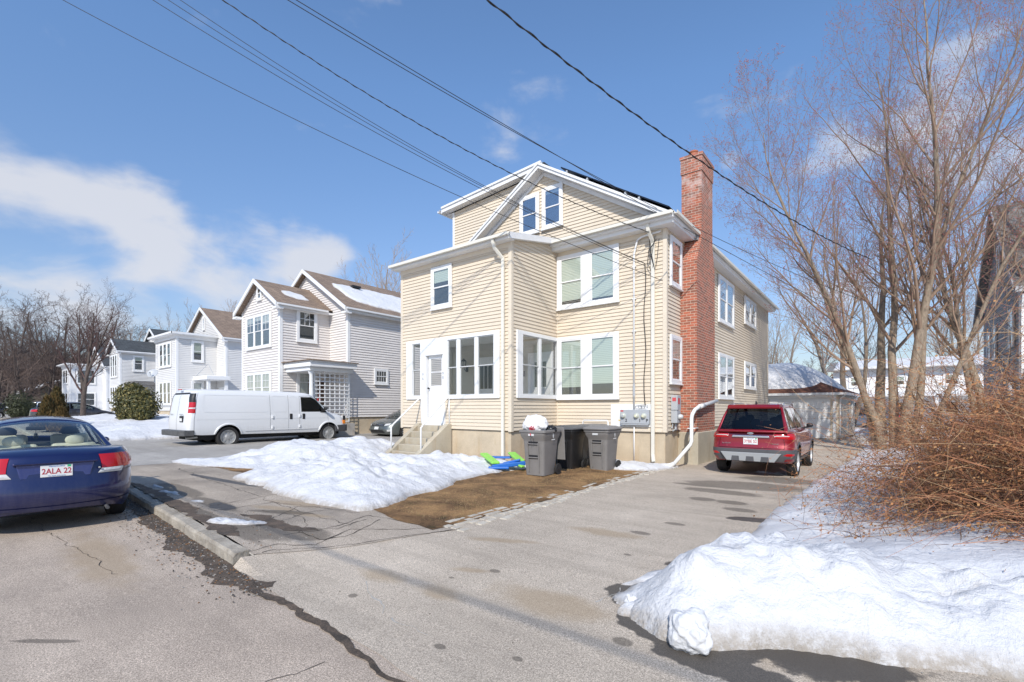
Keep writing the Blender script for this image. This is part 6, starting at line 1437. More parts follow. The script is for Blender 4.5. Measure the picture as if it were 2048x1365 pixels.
# ---- flat-winged white house
Y3, M3 = 11.5, 14.0
h3, r3_, q3 = nbr('flat_fronted_house', 'white house with a flat-roofed front wing and brown main gable, left of the van', -42.7, -38.4, Y3, -44.6, -36.8, M3, 11, 1.5, 6.75, LGREY, SH_BROWN, flat=True, z0=.5)
A = onX(382,681,-38.4); B = onX(404.5,725,-38.4)
window(h3, FX(-38.4), A.y, onX(407,700,-38.4).y, onX(382,724,-38.4).z, A.z, blind=[.6], casing=.13)
A = onX(382,762,-38.4); window(h3, FX(-38.4), A.y, onX(407,700,-38.4).y, 1.7, A.z, blind=[1], shade='curtain', casing=.13)
u0, u1 = xs(320,Y3), xs(344,Y3)
for z0, z1 in ((4.6,6.35),(1.9,3.6)): w_ = (u1-u0-.1)/3; window(h3, FY(Y3), u0, u1, z0, z1, [(u0+.08+k*w_+.12, u0+.08+(k+1)*w_-.12) for k in range(3)], blind=0)
window(h3, FY(M3), -40.9, -40.5, 7.6, 8.6, blind=0, casing=.10)
e = MB(); pz = onX(395,758,-38.4).z; y0 = onX(385,750,-38.4).y; e.box(-38.38,y0,pz-.15,-35.9,M3-.02,pz+.12); po = e.build('side_porch', WHITE, h3, bevel=.02)
e = MB(); e.box(-36.3,y0+.15,1.2,-36.12,y0+.33,pz-.15); e.box(-36.3,M3-.3,1.2,-36.12,M3-.12,pz-.15); e.build('porch_post', WHITE, po); e = MB(); e.fbox(FY(M3), -37.9, -37.0, 1.3, 3.2, .02, .06); e.build('door', WHITE, h3)
e = MB(); e.tube([(-38.2,y0+.1,pz+.12),(-37.0,y0+.5,pz+1.0),(-36.6,y0+.7,pz+.2)], .02, 6); e.build('roof_cable', METAL, po)
# satellite dish on the corner
def dish(name, label, c, d, r, parent=None):
    bm = bmesh.new(); d = Vector(d).normalized(); q = d.to_track_quat('Z', 'Y').to_matrix(); mb = MB(); vs = []; n = 24; R_ = 5
    for i in range(R_+1):
        rr = r*i/R_
        for j in range(n): a = 2*PI*j/n; vs.append(Vector(c) + q @ Vector((rr*math.cos(a)*1.05, rr*math.sin(a), .22*rr*rr/r)))
    mb.mesh(vs, [(i*n+j, i*n+(j+1)%n, (i+1)*n+(j+1)%n, (i+1)*n+j) for i in range(R_) for j in range(n)])
    em = empty(name, c, 0, label, 'satellite dish')
    o = mb.build('reflector', METAL, em, smooth=True); s_ = o.modifiers.new('s','SOLIDIFY'); s_.thickness = .015
    a = Vector(c) + q @ Vector((0,-r*.9,.02)); b = Vector(c) + q @ Vector((0,-r*.35,r*1.0)); mb = MB(); mb.tube([a,b], .012, 6); mb.box(b.x-.04,b.y-.04,b.z-.04,b.x+.04,b.y+.04,b.z+.04); mb.build('feed_arm', METAL, em)
    mb = MB(); mb.tube([Vector(c), Vector(c)-d*.2, Vector(c)-d*.2-Vector((0,0,.45))], .03, 8); mb.build('mast', METAL, em); return em
c_ = atT(306,748,29.5); dish('satellite_dish', 'grey satellite dish above the round evergreen bush', c_, (.6,-.6,.45), .30)
# ---- grey-roofed white house
h4, r4_, q4 = nbr('gabled_house', 'white gabled house with charcoal roofs, left of the flat-fronted house', -57.3, -54.0, 11.85, -60.5, -52.6, 15.0, 11, 1.7, 6.9, LGREY, SH_DARK, z0=.6)
A = onX(265,711,-54); window(h4, FX(-54), A.y, onX(288,711,-54).y, onX(265,743,-54).z, A.z, blind=.3, casing=.14)
u0, u1 = xs(222,11.85), xs(236,11.85)
for z0, z1 in ((4.5,6.6),(2.0,3.7)): w_ = (u1-u0-.1)/3; window(h4, FY(11.85), u0, u1, z0, z1, [(u0+.05+k*w_+.12, u0+.05+(k+1)*w_-.1) for k in range(3)], blind=0)
e = MB(); pz = 3.95; e.box(-53.98,12.2,pz-.2,-51.5,14.98,pz+.1); e.build('side_porch', SH_GREY, h4); e = MB(); e.box(-51.8,12.3,1.6,-51.65,12.45,pz-.2); e.build('porch_post', WHITE, h4)
# ---- furthest white house with a glazed porch and flag
h5, r5_, q5 = nbr('far_house', 'far white house with a two-storey glazed porch and a flag, behind the thin tree', -72.5, -68.5, 10.8, -74, -66.8, 13.5, 9, 1.4, 6.3, PWHITE, SH_DARK, flat=True, z0=.6)
for z0, z1 in ((4.3,5.9),(1.9,3.4)): window(h5, FX(-68.5), 11.3, 12.9, z0, z1, blind=0); window(h5, FX(-66.8), 14.2, 15.4, z0, z1, blind=0, casing=.14); window(h5, FY(10.8), -71.8, -69.2, z0, z1, [(-71.6,-70.6),(-70.4,-69.4)], blind=0)
fl = empty('flag', atT(186,790,60), 0, 'blue and yellow flag hanging from the far white porch', 'flag'); c_ = Vector(fl.location)
mb = MB(); mb.tube([c_+Vector((-.2,.3,-.5)), c_+Vector((.4,-.6,1.0))], .03, 6); mb.build('pole', METAL, fl)
FB = simple('flag_blue', (.03,.14,.50), .8); FYL = simple('flag_yellow', (.75,.55,.03), .8); mb = MB(); g = []
for i in range(9):
    for j in range(9):
        u_, v_ = i/8, j/8; g.append(c_ + Vector((.4-.6*v_*.0+u_*1.0*.3 + .5*u_, -.6+.35*u_+.12*math.sin(v_*7+u_*4), .95-2.1*v_-.9*u_*(1-v_*.2))))
for i in range(8):
    for j in range(8): mb.mesh([g[i*9+j],g[i*9+j+1],g[(i+1)*9+j+1],g[(i+1)*9+j]], [(0,1,2,3)], FB if i < 4 else FYL)
mb.build('cloth', FB, fl, recalc=False)
# ---- low olive house at far left
e5 = empty('low_house', (-88, 12, .6), 0, 'low olive house with snowy roof beyond the trees at far left', 'house')
OL = vinyl('olive_siding', (.20,.18,.13)); mb = MB(); siding(mb, FX(-84), [(9,.6),(19,.6),(19,3.6),(14,5.6),(9,3.6)], board=.2); siding(mb, FY(9), [(-96,.6),(-84,.6),(-84,3.6),(-96,3.6)], board=.2); mb.build('wall', OL, e5, recalc=False)
mb = MB(); mb.prism([(8.6,3.45),(14,5.75),(19.4,3.45),(19.4,3.6),(14,5.95),(8.6,3.6)], -96.3, -83.6, 'x'); mb.build('roof', SH_GREY, e5)
roofsnow([(-95,9.2),(-84.5,9.2),(-84.5,12.8),(-95,12.8)], lambda x, y: 5.95-abs(y-14)*.435, .12, 44, 'snow lying on the roof of the low olive house')
window(e5, FX(-84), 12.5, 13.6, 3.3, 4.3, blind=0, casing=.14)
# ================================================================ garage behind the red car (turned a few degrees)
GR = R(-3.7); gx0, gy0 = -1.83, 29.2
ga = empty('garage', (gx0-2.9, gy0, .09), 0, 'two-door garage with a domed snow-covered hip roof behind the red SUV', 'garage')
def grot(o):
    for v in o.data.vertices:
        x, y = v.co.x-2.9, v.co.y; v.co.x = x*math.cos(GR)-y*math.sin(GR)+2.9; v.co.y = x*math.sin(GR)+y*math.cos(GR)
    return o
gW, gD, gH = 6.6, 6.2, 2.45; X1 = gx0; X0 = gx0-gW; Y0_, Y1_ = gy0, gy0+gD
mb = MB(); siding(mb, FX(X1), [(Y0_,.12),(Y1_,.12),(Y1_,gH),(Y0_,gH)]); siding(mb, FXn(X0), [(Y0_,.12),(Y1_,.12),(Y1_,gH),(Y0_,gH)]); siding(mb, ((0,Y1_),(1,0),(0,1)), [(X0,.1),(X1,.1),(X1,gH),(X0,gH)]); mb.box(X1-.35, Y0_, .1, X1-.001, Y0_+.05, gH); grot(mb.build('wall', TAN, ga, recalc=False))
mb = MB(); d1 = X1-.25-2.5; d0 = X0+.2
mb.box(X0, Y0_-.03, 2.17, X1-.1, Y0_+.05, gH); mb.box(X1-.25, Y0_-.032, .1, X1-.10, Y0_+.051, 2.17); mb.box(d1-.42, Y0_-.029, .1, d1, Y0_+.052, 2.17); mb.box(X0, Y0_-.028, .1, d0, Y0_+.053, 2.17); grot(mb.build('trim', WHITE, ga, bevel=.004))
GD = simple('garage_door_white', (.84,.84,.83), .5, vary=.04, vscale=2, mode='geo')
for a, b in ((d1, X1-.25),(d0, d1-.42)):
    mb = MB()
    for k in range(4):
        z0 = .11+k*.515; mb.box(a, Y0_+.03, z0, b, Y0_+.06, z0+.505); n = 4
        for j in range(n): w_ = (b-a)/n; mb.box(a+j*w_+.08, Y0_+.018, z0+.10, a+(j+1)*w_-.08, Y0_+.03, z0+.42)
    grot(mb.build('garage_door', GD, ga, bevel=.006)); 
mb = MB(); mb.box(X0-.35, Y0_-.35, gH-.06, X1+.35, Y1_+.35, gH+.02); mb.box(X0-.37,Y0_-.37,gH-.10,X1+.37,Y0_-.351,gH+.02); mb.box(X1+.351,Y0_-.37,gH-.10,X1+.37,Y1_+.35,gH+.02); grot(mb.build('soffit', WHITE, ga))
cx, cy = (X0+X1)/2, (Y0_+Y1_)/2; mb = MB(); q = [(X0-.37,Y0_-.37,gH+.021),(X1+.37,Y0_-.37,gH+.021),(X1+.37,Y1_+.37,gH+.021),(X0-.37,Y1_+.37,gH+.021),(cx,cy,gH+1.75)]
mb.mesh(q, [(0,1,4),(1,2,4),(2,3,4),(3,0,4),(3,2,1,0)]); grf = grot(mb.build('roof', shingles('rust_shingles', (.24,.10,.055), (.15,.06,.035)), ga))
nn = 40; mb = MB(); vs = []
for j in range(nn+1):
    for i in range(nn+1):
        u_, v_ = i/nn*2-1, j/nn*2-1; m = max(abs(u_), abs(v_)); mr = (abs(u_)**3.2+abs(v_)**3.2)**(1/3.2); x = cx + u_*(gW/2+.12); y = cy + v_*(gD/2+.12)
        x = cx + u_*(gW/2+.37)*.87; y = cy + v_*(gD/2+.37)*.87; mr = min(1, (abs(u_)**4+abs(v_)**4)**.25)
        z = gH + .22 + 1.72*(1-mr**2.0)**.92 + noise.noise(Vector((x*.7,y*.7,3)))*.05*(1-mr) - (.05 if m > .99 else 0); vs.append((x, y, z))
mb.mesh(vs, [(j*(nn+1)+i, j*(nn+1)+i+1, (j+1)*(nn+1)+i+1, (j+1)*(nn+1)+i) for j in range(nn) for i in range(nn)]); gs = mb.build('roof_snow', SNOWC, ga, smooth=True); grot(gs)
for y in (Y0_+.12, Y1_-1.6): mb = MB(); mb.beam((X1+.3,y,gH-.08),(X1+.06,y,gH-.3),.08,.06); mb.beam((X1+.06,y,gH-.3),(X1+.06,y,.3),.08,.06); grot(mb.build('downspout', WHITE, ga))
snow_mesh('snow_bank', [(-1.3,27.0),(-.2,26.2),(1.5,26.5),(3,28),(3,31),(0,31.5),(-1.2,29)], .75, seed=51, cell=.12, ew=.9, lump=.25, lsc=1.4, label='heaped snow pile by the right corner of the garage')
# ---- white house far behind the garage
hb = empty('white_house', (3, 52, .1), 0, 'two-storey white house far behind the big bare trees', 'house')
mb = MB(); siding(mb, FY(50), [(-3.5,.3),(14,.3),(14,4.9),(-3.5,4.9)], board=.2); siding(mb, FXn(-3.5), [(50,.3),(60,.3),(60,4.9),(50,4.9)], board=.2); mb.build('wall', PWHITE, hb, recalc=False)
mb = MB(); mb.prism([(49.4,4.8),(55,5.9),(60.6,4.8),(60.6,4.9),(55,6.02),(49.4,4.9)], -4, 14.5, 'x'); mb.build('roof', SH_GREY, hb); 
roofsnow([(-3.5,49.6),(14,49.6),(14,54.8),(-3.5,54.8)], lambda x, y: 6.02-abs(y-55)*.2, .18, 45, 'snow covering the roof of the far white house')
mb = MB(); mb.prism([(47.4,2.6),(50,3.0),(50,3.12),(47.4,2.72)], -3.6, 14, 'x'); mb.build('porch_roof', WHITE, hb)
for x in (-3.2,-.2,3,6,9): mb = MB(); mb.box(x,47.5,.3,x+.18,47.68,2.65); mb.build('porch_post', WHITE, hb)
for x in (-2.4,.4,3.6,6.8): window(hb, FY(50), x, x+1.0, 3.45, 4.4, blind=.5, casing=.13); window(hb, FY(50), x, x+1.0, 1.2, 2.3, blind=0, casing=.13)
# ---- dark grey gabled house at the right edge
hg = empty('grey_house', (8, 29.6, .1), 0, 'tall dark grey house with a steep gable at the right edge of the photo', 'house')
mb = MB(); Xg = 4.0; siding(mb, FXn(Xg), [(25.2,.3),(34,.3),(34,6.4),(29.6,10.4),(25.2,6.4)]); siding(mb, FY(25.2), [(Xg,.3),(16,.3),(16,6.4),(Xg,6.4)]); mb.build('wall', DGREY, hg, recalc=False)
mb = MB(); mb.box(Xg+.05,25.25,.2,16,33.9,6.3); mb.build('inner_wall', ROOM, hg)
mb = MB(); mb.prism([(24.7,5.98),(29.6,10.45),(34.5,5.98),(34.5,6.12),(29.6,10.6),(24.7,6.12)], Xg-.32, 16.3, 'x'); rg = mb.build('roof', SH_GREY, hg)
mb = MB(); mb.prism([(24.68,6.13),(29.6,10.61),(29.6,10.42),(24.68,5.94)], Xg-.36, Xg-.321, 'x'); mb.prism([(34.52,6.13),(29.6,10.61),(29.6,10.42),(34.52,5.94)], Xg-.36, Xg-.321, 'x'); mb.box(Xg-.3,24.62,5.86,16,24.7,6.05); mb.build('rake_board', simple('grey_trim', (.4,.4,.41), .5), rg)
mb = MB(); mb.box(Xg-.12, 25.08, .2, Xg-.001, 25.2, 6.0); mb.beam((Xg-.05,24.75,5.8),(Xg-.05,24.95,5.3),.1,.1); mb.beam((Xg-.05,24.95,5.3),(Xg-.05,24.95,.4),.1,.1); mb.build('corner_board', WHITE, hg)
for y0, z0, z1 in ((26.5,4.1,5.6),(30.2,3.9,5.4),(31.6,3.9,5.3),(26.5,1.2,2.7)): window(hg, FXn(Xg), y0, y0+.85, z0, z1, blind=0, casing=.09)
window(hg, FXn(Xg), 29.3, 29.9, 7.6, 8.8, blind=0, casing=.09)
for z0 in (1.1, 4.0): window(hg, FY(25.2), 4.8, 6.6, z0, z0+1.6, [(4.95,5.6),(5.8,6.45)], blind=.2)
dish('satellite_dish', 'white satellite dish at the right edge against the grey house', atT(2044,592,19.5), (-.3,-1,.3), .42)
# ================================================================ refuse carts
CART = simple('grey_cart_plastic', (.21,.20,.19), .55, vary=.14, vscale=3, bump=.05, bscale=60); CARTB = simple('black_cart_plastic', (.018,.018,.019), .4, vary=.2, vscale=4); LBL = simple('cart_label', (.72,.73,.72), .5)
def cart(label, loc, rz, body=CART, lid=CART, closed=True, H_=1.08, label_=True):
    e = empty('wheeled_bin', loc, rz, label, 'bin', 'wheeled refuse bins by the house')
    # local: front faces -y; tapered tub with rounded corners and a flared collar
    def rr(hw, hf, hb, z, r=.06):
        pts = []
        for cx, cy, a0 in ((hw-r, hb-r, 0), (-hw+r, hb-r, PI/2), (-hw+r, -hf+r, PI), (hw-r, -hf+r, 1.5*PI)):
            for k in range(5): a = a0 + k*PI/8; pts.append((cx+r*math.cos(a), cy+r*math.sin(a), z))
        return pts
    prof = [(.235,.27,.25,.03),(.24,.275,.26,.08),(.272,.325,.34,.72*H_),(.278,.335,.35,.76*H_),(.315,.385,.37,.835*H_),(.325,.40,.38,.90*H_),(.33,.405,.385,.955*H_)]
    rings = [rr(*p) for p in prof]; n = 20; mb = MB(); vs = [p for r_ in rings for p in r_]
    inner = [rr(p[0]-.02, p[1]-.02, p[2]-.02, p[3]) for p in (prof[-1], (.30,.37,.35,.80*H_))]; vs += [p for r_ in inner for p in r_]; m = len(rings)+2
    mb.mesh(vs, [(i*n+j, i*n+(j+1)%n, (i+1)*n+(j+1)%n, (i+1)*n+j) for i in range(m-1) for j in range(n)] + [tuple(range(n-1,-1,-1)), tuple((m-1)*n+j for j in range(n))])
    o = mb.build('tub', body, e, local=True, uv=False); autosmooth(o, 40)
    # rim band
    mb = MB(); ra = [rr(.345,.42,.40,z) for z in (.915*H_,.955*H_,.962*H_)]; ra[2] = rr(.335,.41,.39,.965*H_); vs = [p for r_ in ra for p in r_]
    mb.mesh(vs, [(i*n+j, i*n+(j+1)%n, (i+1)*n+(j+1)%n, (i+1)*n+j) for i in range(2) for j in range(n)]); o = mb.build('rim', body, e, local=True, uv=False); autosmooth(o, 40)
    # recessed front panel with two grab bars
    mb = MB()
    for x in (-.13,.13): mb.beam((x,-.283,.10),(x*1.08,-.352,.70*H_),.022,.03, up=(0,1,0))
    mb.build('rib', body, e, local=True, uv=False, bevel=.006)
    for z in (.70*H_,.42*H_):
        y = -lerp(.275,.33,(z-.08)/(.72*H_)); mb = MB(); mb.box(-.12,y-.012,z-.045,.12,y+.01,z+.03); mb.build('grab_recess', MESHB, e, local=True, uv=False); mb = MB(); mb.beam((-.125,y-.022,z-.025),(.125,y-.022,z-.025),.024,.024); mb.build('grab_bar', body, e, local=True, uv=False, bevel=.006)
    for sg in (-1,1):
        w_ = MB(); w_.lathe([(.10,-.02),(.125,-.022),(.13,-.012),(.13,.012),(.125,.022),(.10,.02)], (sg*.285,.30,.13), 'x', 24); wh = w_.build('wheel', RUB, e, local=True, uv=False); autosmooth(wh)
        w_ = MB(); w_.lathe([(.099,.012),(.07,.016),(.0,.018)], (sg*.285,.30,.13), 'x', 20); w_.lathe([(.099,-.012),(.0,-.018)], (sg*.285,.30,.13), 'x', 20); w_.lathe([(.035,-.03),(.035,.03)], (sg*.285,.30,.13), 'x', 12); w_.build('hub', CARTB, wh, local=True, uv=False)
    mb = MB(); mb.tube([(-.28,.30,.13),(.28,.30,.13)], .012, 8); mb.build('axle', STEEL, e, local=True, uv=False)
    mb = MB(); mb.tube([(-.27,.40,.90*H_),(-.27,.47,.93*H_),(.27,.47,.93*H_),(.27,.40,.90*H_)], .018, 8); mb.build('handle', body, e, local=True, uv=False, smooth=True)
    if closed:
        mb = MB(); L_ = [rr(.365,.45,.42,.965*H_,.08), rr(.37,.455,.425,.985*H_,.08), rr(.35,.43,.40,1.01*H_,.08), rr(.25,.32,.30,1.045*H_,.08), rr(.15,.2,.2,1.05*H_,.05)]; vs = [p for r_ in L_ for p in r_]
        mb.mesh(vs, [(i*n+j, i*n+(j+1)%n, (i+1)*n+(j+1)%n, (i+1)*n+j) for i in range(4) for j in range(n)] + [tuple(range(n-1,-1,-1)), tuple(4*n+j for j in range(n))]); o = mb.build('lid', lid, e, local=True, uv=False); autosmooth(o, 25)
    else:      # lid thrown back and hanging behind
        mb = MB(); mb.mesh([(-.36,.44,1.0*H_),(.36,.44,1.0*H_),(.36,.50,.30*H_),(-.36,.50,.30*H_),(-.36,.47,1.0*H_),(.36,.47,1.0*H_),(.36,.53,.30*H_),(-.36,.53,.30*H_)], [(0,1,2,3),(7,6,5,4),(4,5,1,0),(5,6,2,1),(6,7,3,2),(7,4,0,3)]); mb.build('lid', lid, e, local=True, uv=False, bevel=.01)
    if label_:
        mb = MB(); mb.box(-.085,-.398,.845*H_,.06,-.394,.885*H_); lb = mb.build('label_plate', LBL, e, local=True, uv=False); [lbox('mark', METAL, lb, -.07+.027*k,-.3995,.855*H_,-.07+.027*k+.016,-.3985,.875*H_, 0) for k in range(5)]
        # white crest on the side
        mb = MB(); cxx, czz = .0, .84*H_
        for k in range(16):
            a0, a1 = 2*PI*k/16, 2*PI*(k+1)/16; q = [(.329, cxx+rr_*math.cos(a)*.62, czz+rr_*math.sin(a)) for rr_, a in ((.052,a0),(.052,a1),(.040,a1),(.040,a0))]; mb.mesh(q, [(0,1,2,3)])
        mb.mesh([(.3292,cxx-.012,czz-.03),(.3292,cxx+.012,czz-.03),(.3292,cxx+.018,czz+.02),(.3292,cxx,czz+.035),(.3292,cxx-.018,czz+.02)], [(0,1,2,3,4)]); mb.build('crest', LBL, e, local=True, uv=False, recalc=False)
        lbox('crest_wording', LBL, e, .3265, -.075, czz-.092, .3285, .075, czz-.072, 0)
    return e
# bin by bin, fronts towards the street
def bl(px, py, z=.10): return onG(px, py, z)
p_ = bl(1066,958); cart('grey wheeled bin with open top holding bags, nearest the camera', (p_.x, p_.y+.30, H(p_.x,p_.y)), R(4), closed=False)
b1 = (p_.x, p_.y+.30)
p_ = bl(1112,945); cart('black wheeled bin squeezed behind the open grey one', (p_.x+.02, p_.y+.55, .10), R(2), CARTB, simple('dark_lid', (.10,.10,.10), .5), label_=False)
b2 = p_
p_ = bl(1150,934); cart('grey wheeled bin at the back, between the black bin and the rightmost one', (p_.x+.05, p_.y+.9, .10), R(-4), label_=False)
p_ = bl(1195,944); cart('grey wheeled bin with closed lid and white crest, rightmost of the bins', (p_.x, p_.y+.28, .10), R(1))
# second dark bin turned towards the street
p_ = bl(1137,940); cart('charcoal wheeled bin with a smooth front, between the black bin and the rightmost grey bin', (p_.x-.08, p_.y+.42, .10), R(-3), simple('charcoal_cart_plastic', (.045,.047,.05), .45), simple('charcoal_lid', (.12,.12,.12), .5), label_=False)
def bag(name, label, c, r, seed, mat, sq=.85):
    bm = bmesh.new(); bmesh.ops.create_icosphere(bm, subdivisions=5, radius=1)
    for v in bm.verts:
        a = noise.fractal(v.co*1.6+Vector((seed,0,0)), .8, 2.2, 4); b = abs(noise.noise(v.co*Vector((3.2,3.2,1.4)) + Vector((0,seed,0))))
        v.co *= 1 + a*.16 - b*.12; v.co.x *= r[0]; v.co.y *= r[1]; v.co.z *= r[2]
    me = bpy.data.meshes.new('bag'); bm.to_mesh(me); bm.free(); me.materials.append(mat); me.polygons.foreach_set('use_smooth', [True]*len(me.polygons))
    e = empty(name, c, 0, label, 'rubbish bag'); o = bpy.data.objects.new('sack', me); C.objects.link(o); o.parent = e; return e
WB = simple('white_bag_plastic', (.80,.79,.78), .35, bump=.5, bscale=9); BB = simple('black_bag_plastic', (.015,.015,.016), .25, bump=.6, bscale=14)
e = bag('rubbish_bag', 'full white rubbish bag with red drawstring on top of the open bin', (b1[0]-.10, b1[1]-.06, 1.29), (.31,.27,.25), 2, WB)
mb = MB(); RT = simple('red_drawstring', (.62,.03,.06), .5)
for k in range(7): a = k*.9; mb.tube([(.10,-.22,-.06),(.10+.07*math.cos(a),-.27-.01*k,-.08+.07*math.sin(a)),(.11+.04*math.cos(a+1),-.30,-.13+.05*math.sin(a+.7)),(.10,-.24,-.08)], .009, 6)
mb.tube([(.11,-.26,-.1),(.09,-.33,-.17),(.12,-.36,-.22)], .012, 6); mb.build('drawstring', RT, e, local=True, smooth=True)
mb = MB(); mb.tube([(.15,-.34,-.24),(.12,-.37,-.30),(.13,-.375,-.38),(.19,-.36,-.38),(.20,-.35,-.28)], .005, 5); mb.build('tie', BLACK, e, local=True)
bag('rubbish_bag', 'small black rubbish bag tucked beside the white one in the open bin', (b1[0]+.22, b1[1]+.08, 1.18), (.13,.15,.12), 5, BB)
# plastic play table lying in the snow
pt = onG(1000,934,.25); e = empty('play_table', (pt.x, pt.y, .24), R(20), 'green and blue plastic picnic play table tipped over on the snow', 'play table')
TG = simple('lime_plastic', (.28,.68,.10), .45, vary=.08); TB = simple('blue_plastic', (.02,.14,.50), .45, vary=.1)
def pbar(name, p, q, w_, h, m, bev=.02): mb = MB(); mb.beam(p, q, w_, h); return mb.build(name, m, e, local=True, uv=False, bevel=bev, segs=2)
pbar('bench_board', (-.62,.50,.26), (.02,-.35,.14), .20, .06, TG); pbar('bench_board', (.02,.85,.27), (.52,.02,.17), .20, .06, TG)
pbar('table_panel', (-.50,.62,.17), (.10,.62,.18), .30, .04, TB); pbar('leg_frame', (-.08,-.34,.05), (.62,.05,.12), .14, .10, TB); pbar('leg_frame', (.10,-.05,.10), (.52,-.02,.20), .10, .05, TB); pbar('leg_frame', (-.15,-.40,.03),(.30,-.22,.02), .12, .06, TB); pbar('bench_board', (.44,.0,.10),(.62,-.10,.04),.12,.05,TG)
# ================================================================ trees, shrubs, wires
def bark(name, c1, c2):
    t = NT(name); P = t.pos('obj'); a = t.noise(t.scale(P, (6, 6, 1.6)), 3, 6, .7); t.setc(t.ramp(a, [(.3, c1), (.7, c2)])); t.p(Roughness=.92); t.bump(a, .6, .02); return t.mat
BK1 = bark('grey_brown_bark', (.15,.11,.075), (.39,.31,.225)); BK2 = bark('dark_bark', (.045,.035,.030), (.13,.10,.085)); TW1 = simple('reddish_twig', (.30,.205,.14), .85, vary=.3, vscale=.8); TW2 = simple('dark_twig', (.12,.085,.07), .85, vary=.3, vscale=.6)
TW3 = simple('pale_twig', (.40,.32,.26), .85, vary=.3, vscale=.6); BUD = simple('red_bud', (.38,.13,.11), .7)
class Tree:
    def __init__(s, seed, rmin=.003): s.rmin = rmin; s.r = random.Random(seed); s.V = []; s.F = []; s.cv = []; s.cf = []; s.bud = []
    def add(s, pts, rs, n, trunk):
        V, F = (s.V, s.F) if trunk else (s.cv, s.cf); b = len(V); k = len(pts); e = None
        for i, p in enumerate(pts):
            d = (pts[min(i+1,k-1)] - pts[max(i-1,0)]).normalized()
            if e is None: e = d.orthogonal().normalized()
            e = (e - d*e.dot(d)); e = e.normalized() if e.length > 1e-6 else d.orthogonal().normalized(); g = d.cross(e)
            for j in range(n): a = 2*PI*j/n; q = p + (e*math.cos(a)+g*math.sin(a))*rs[i]; V.append(q)
        F += [(b+i*n+j, b+i*n+(j+1)%n, b+(i+1)*n+(j+1)%n, b+(i+1)*n+j) for i in range(k-1) for j in range(n)]
    def grow(s, p, d, L, r0, lv, P):
        """P: per level dicts: n children, seg, wob, up, len ratio, angle"""
        q = P[lv]; R_ = s.r; k = q['seg']; pts = [p.copy()]; dd = d.normalized(); r1 = r0*q.get('tip', .25)
        for i in range(k):
            dd = (dd + Vector((R_.gauss(0,1), R_.gauss(0,1), R_.gauss(0,1)))*q['wob'] + Vector((0,0,q['up']))*(1/k)).normalized(); pts.append(pts[-1] + dd*L/k)
        rs = [lerp(r0, r1, (i/k)**.8) for i in range(k+1)]
        s.add(pts, rs, q['sides'], q.get('trunk', False))
        if q.get('bud') and R_.random() < q['bud']:
            s.bud.append((pts[-1], dd, max(r1*1.5, q.get('bs', .012))))
        if lv+1 >= len(P): return
        n = q['n']; n = int(n) + (1 if R_.random() < n-int(n) else 0); a0 = R_.uniform(0, 2*PI)
        for c in range(n):
            t = lerp(q.get('t0', .25), 1.0, (c+R_.uniform(.2,.9))/n); i = min(k-1, int(t*k)); f = t*k-i; pos = pts[i].lerp(pts[i+1], min(1,f)); tan = (pts[i+1]-pts[i]).normalized()
            a0 += 2.4 + R_.uniform(-.5,.5); side = tan.orthogonal().normalized(); side = Matrix.Rotation(a0, 3, tan) @ side
            ang = R(q['ang'] + R_.uniform(-12, 12)); nd = tan*math.cos(ang) + side*math.sin(ang)
            s.grow(pos, nd, L*q['ratio']*R_.uniform(.65,1.15)*(1-.45*t*q.get('apex',1)), max(s.rmin, lerp(r0, r1, t)*q.get('rr', .55)), lv+1, P)
    def finish(s, name, label, loc, bm_, tm, group, cat='tree', buds=BUD, rz=0, sc=1, crown='crown'):
        e = empty(name, loc, rz, label, cat, group); e.scale = (sc, sc, sc)
        for nm, V, F, m in (('trunk', s.V, s.F, bm_), (crown, s.cv, s.cf, tm)):
            if not F: continue
            me = bpy.data.meshes.new(nm); me.from_pydata([tuple(v) for v in V], [], F); me.materials.append(m); me.polygons.foreach_set('use_smooth', [True]*len(F))
            if nm == crown and s.bud and buds:
                bm2 = bmesh.new(); bm2.from_mesh(me)
                me.materials.append(buds)
                for p, d, r in s.bud:
                    a = d.orthogonal().normalized()*r; b = d.cross(a)
                    vs = [bm2.verts.new(q) for q in (p-d*r, p+a, p+b, p-a, p-b, p+d*r*2)]
                    for f in ((0,2,1),(0,3,2),(0,4,3),(0,1,4),(5,1,2),(5,2,3),(5,3,4),(5,4,1)): fc = bm2.faces.new([vs[i] for i in f]); fc.material_index = 1
                bm2.to_mesh(me); bm2.free()
            o = bpy.data.objects.new(nm, me); C.objects.link(o); o.parent = e
        return e
V3 = Vector
# ---- large maple clump on the right: several stems from one base, vase shaped
def big(seed, stems, h, P, name, label, loc, bm_=BK1, tm=TW1, group=None):
    t = Tree(seed)
    for (dx, dy, r0, hh, lx, ly) in stems:
        t.grow(V3((lx, ly, -.1)), V3((dx, dy, 1)), hh, r0, 0, P)
    return t.finish(name, label, loc, bm_, tm, group)
PB = [dict(seg=12, wob=.055, up=.25, n=17, t0=.20, ratio=.42, ang=31, sides=10, trunk=True, tip=.10, rr=.50, apex=.75),
      dict(seg=8, wob=.07, up=.6, n=9.5, t0=.12, ratio=.46, ang=33, sides=5, tip=.2, rr=.55),
      dict(seg=5, wob=.08, up=.45, n=7.5, t0=.12, ratio=.52, ang=38, sides=4, tip=.3, rr=.55, apex=.6),
      dict(seg=4, wob=.10, up=.35, n=3, t0=.15, ratio=.55, ang=42, sides=3, tip=.4, rr=.7, bud=.8, bs=.016),
      dict(seg=2, wob=.12, up=.3, n=0, ratio=0, ang=0, sides=3, tip=.6, bud=.9, bs=.014)]
mt = onG(1808, 880, .1); mt = atT(1795, 800, 16.5)
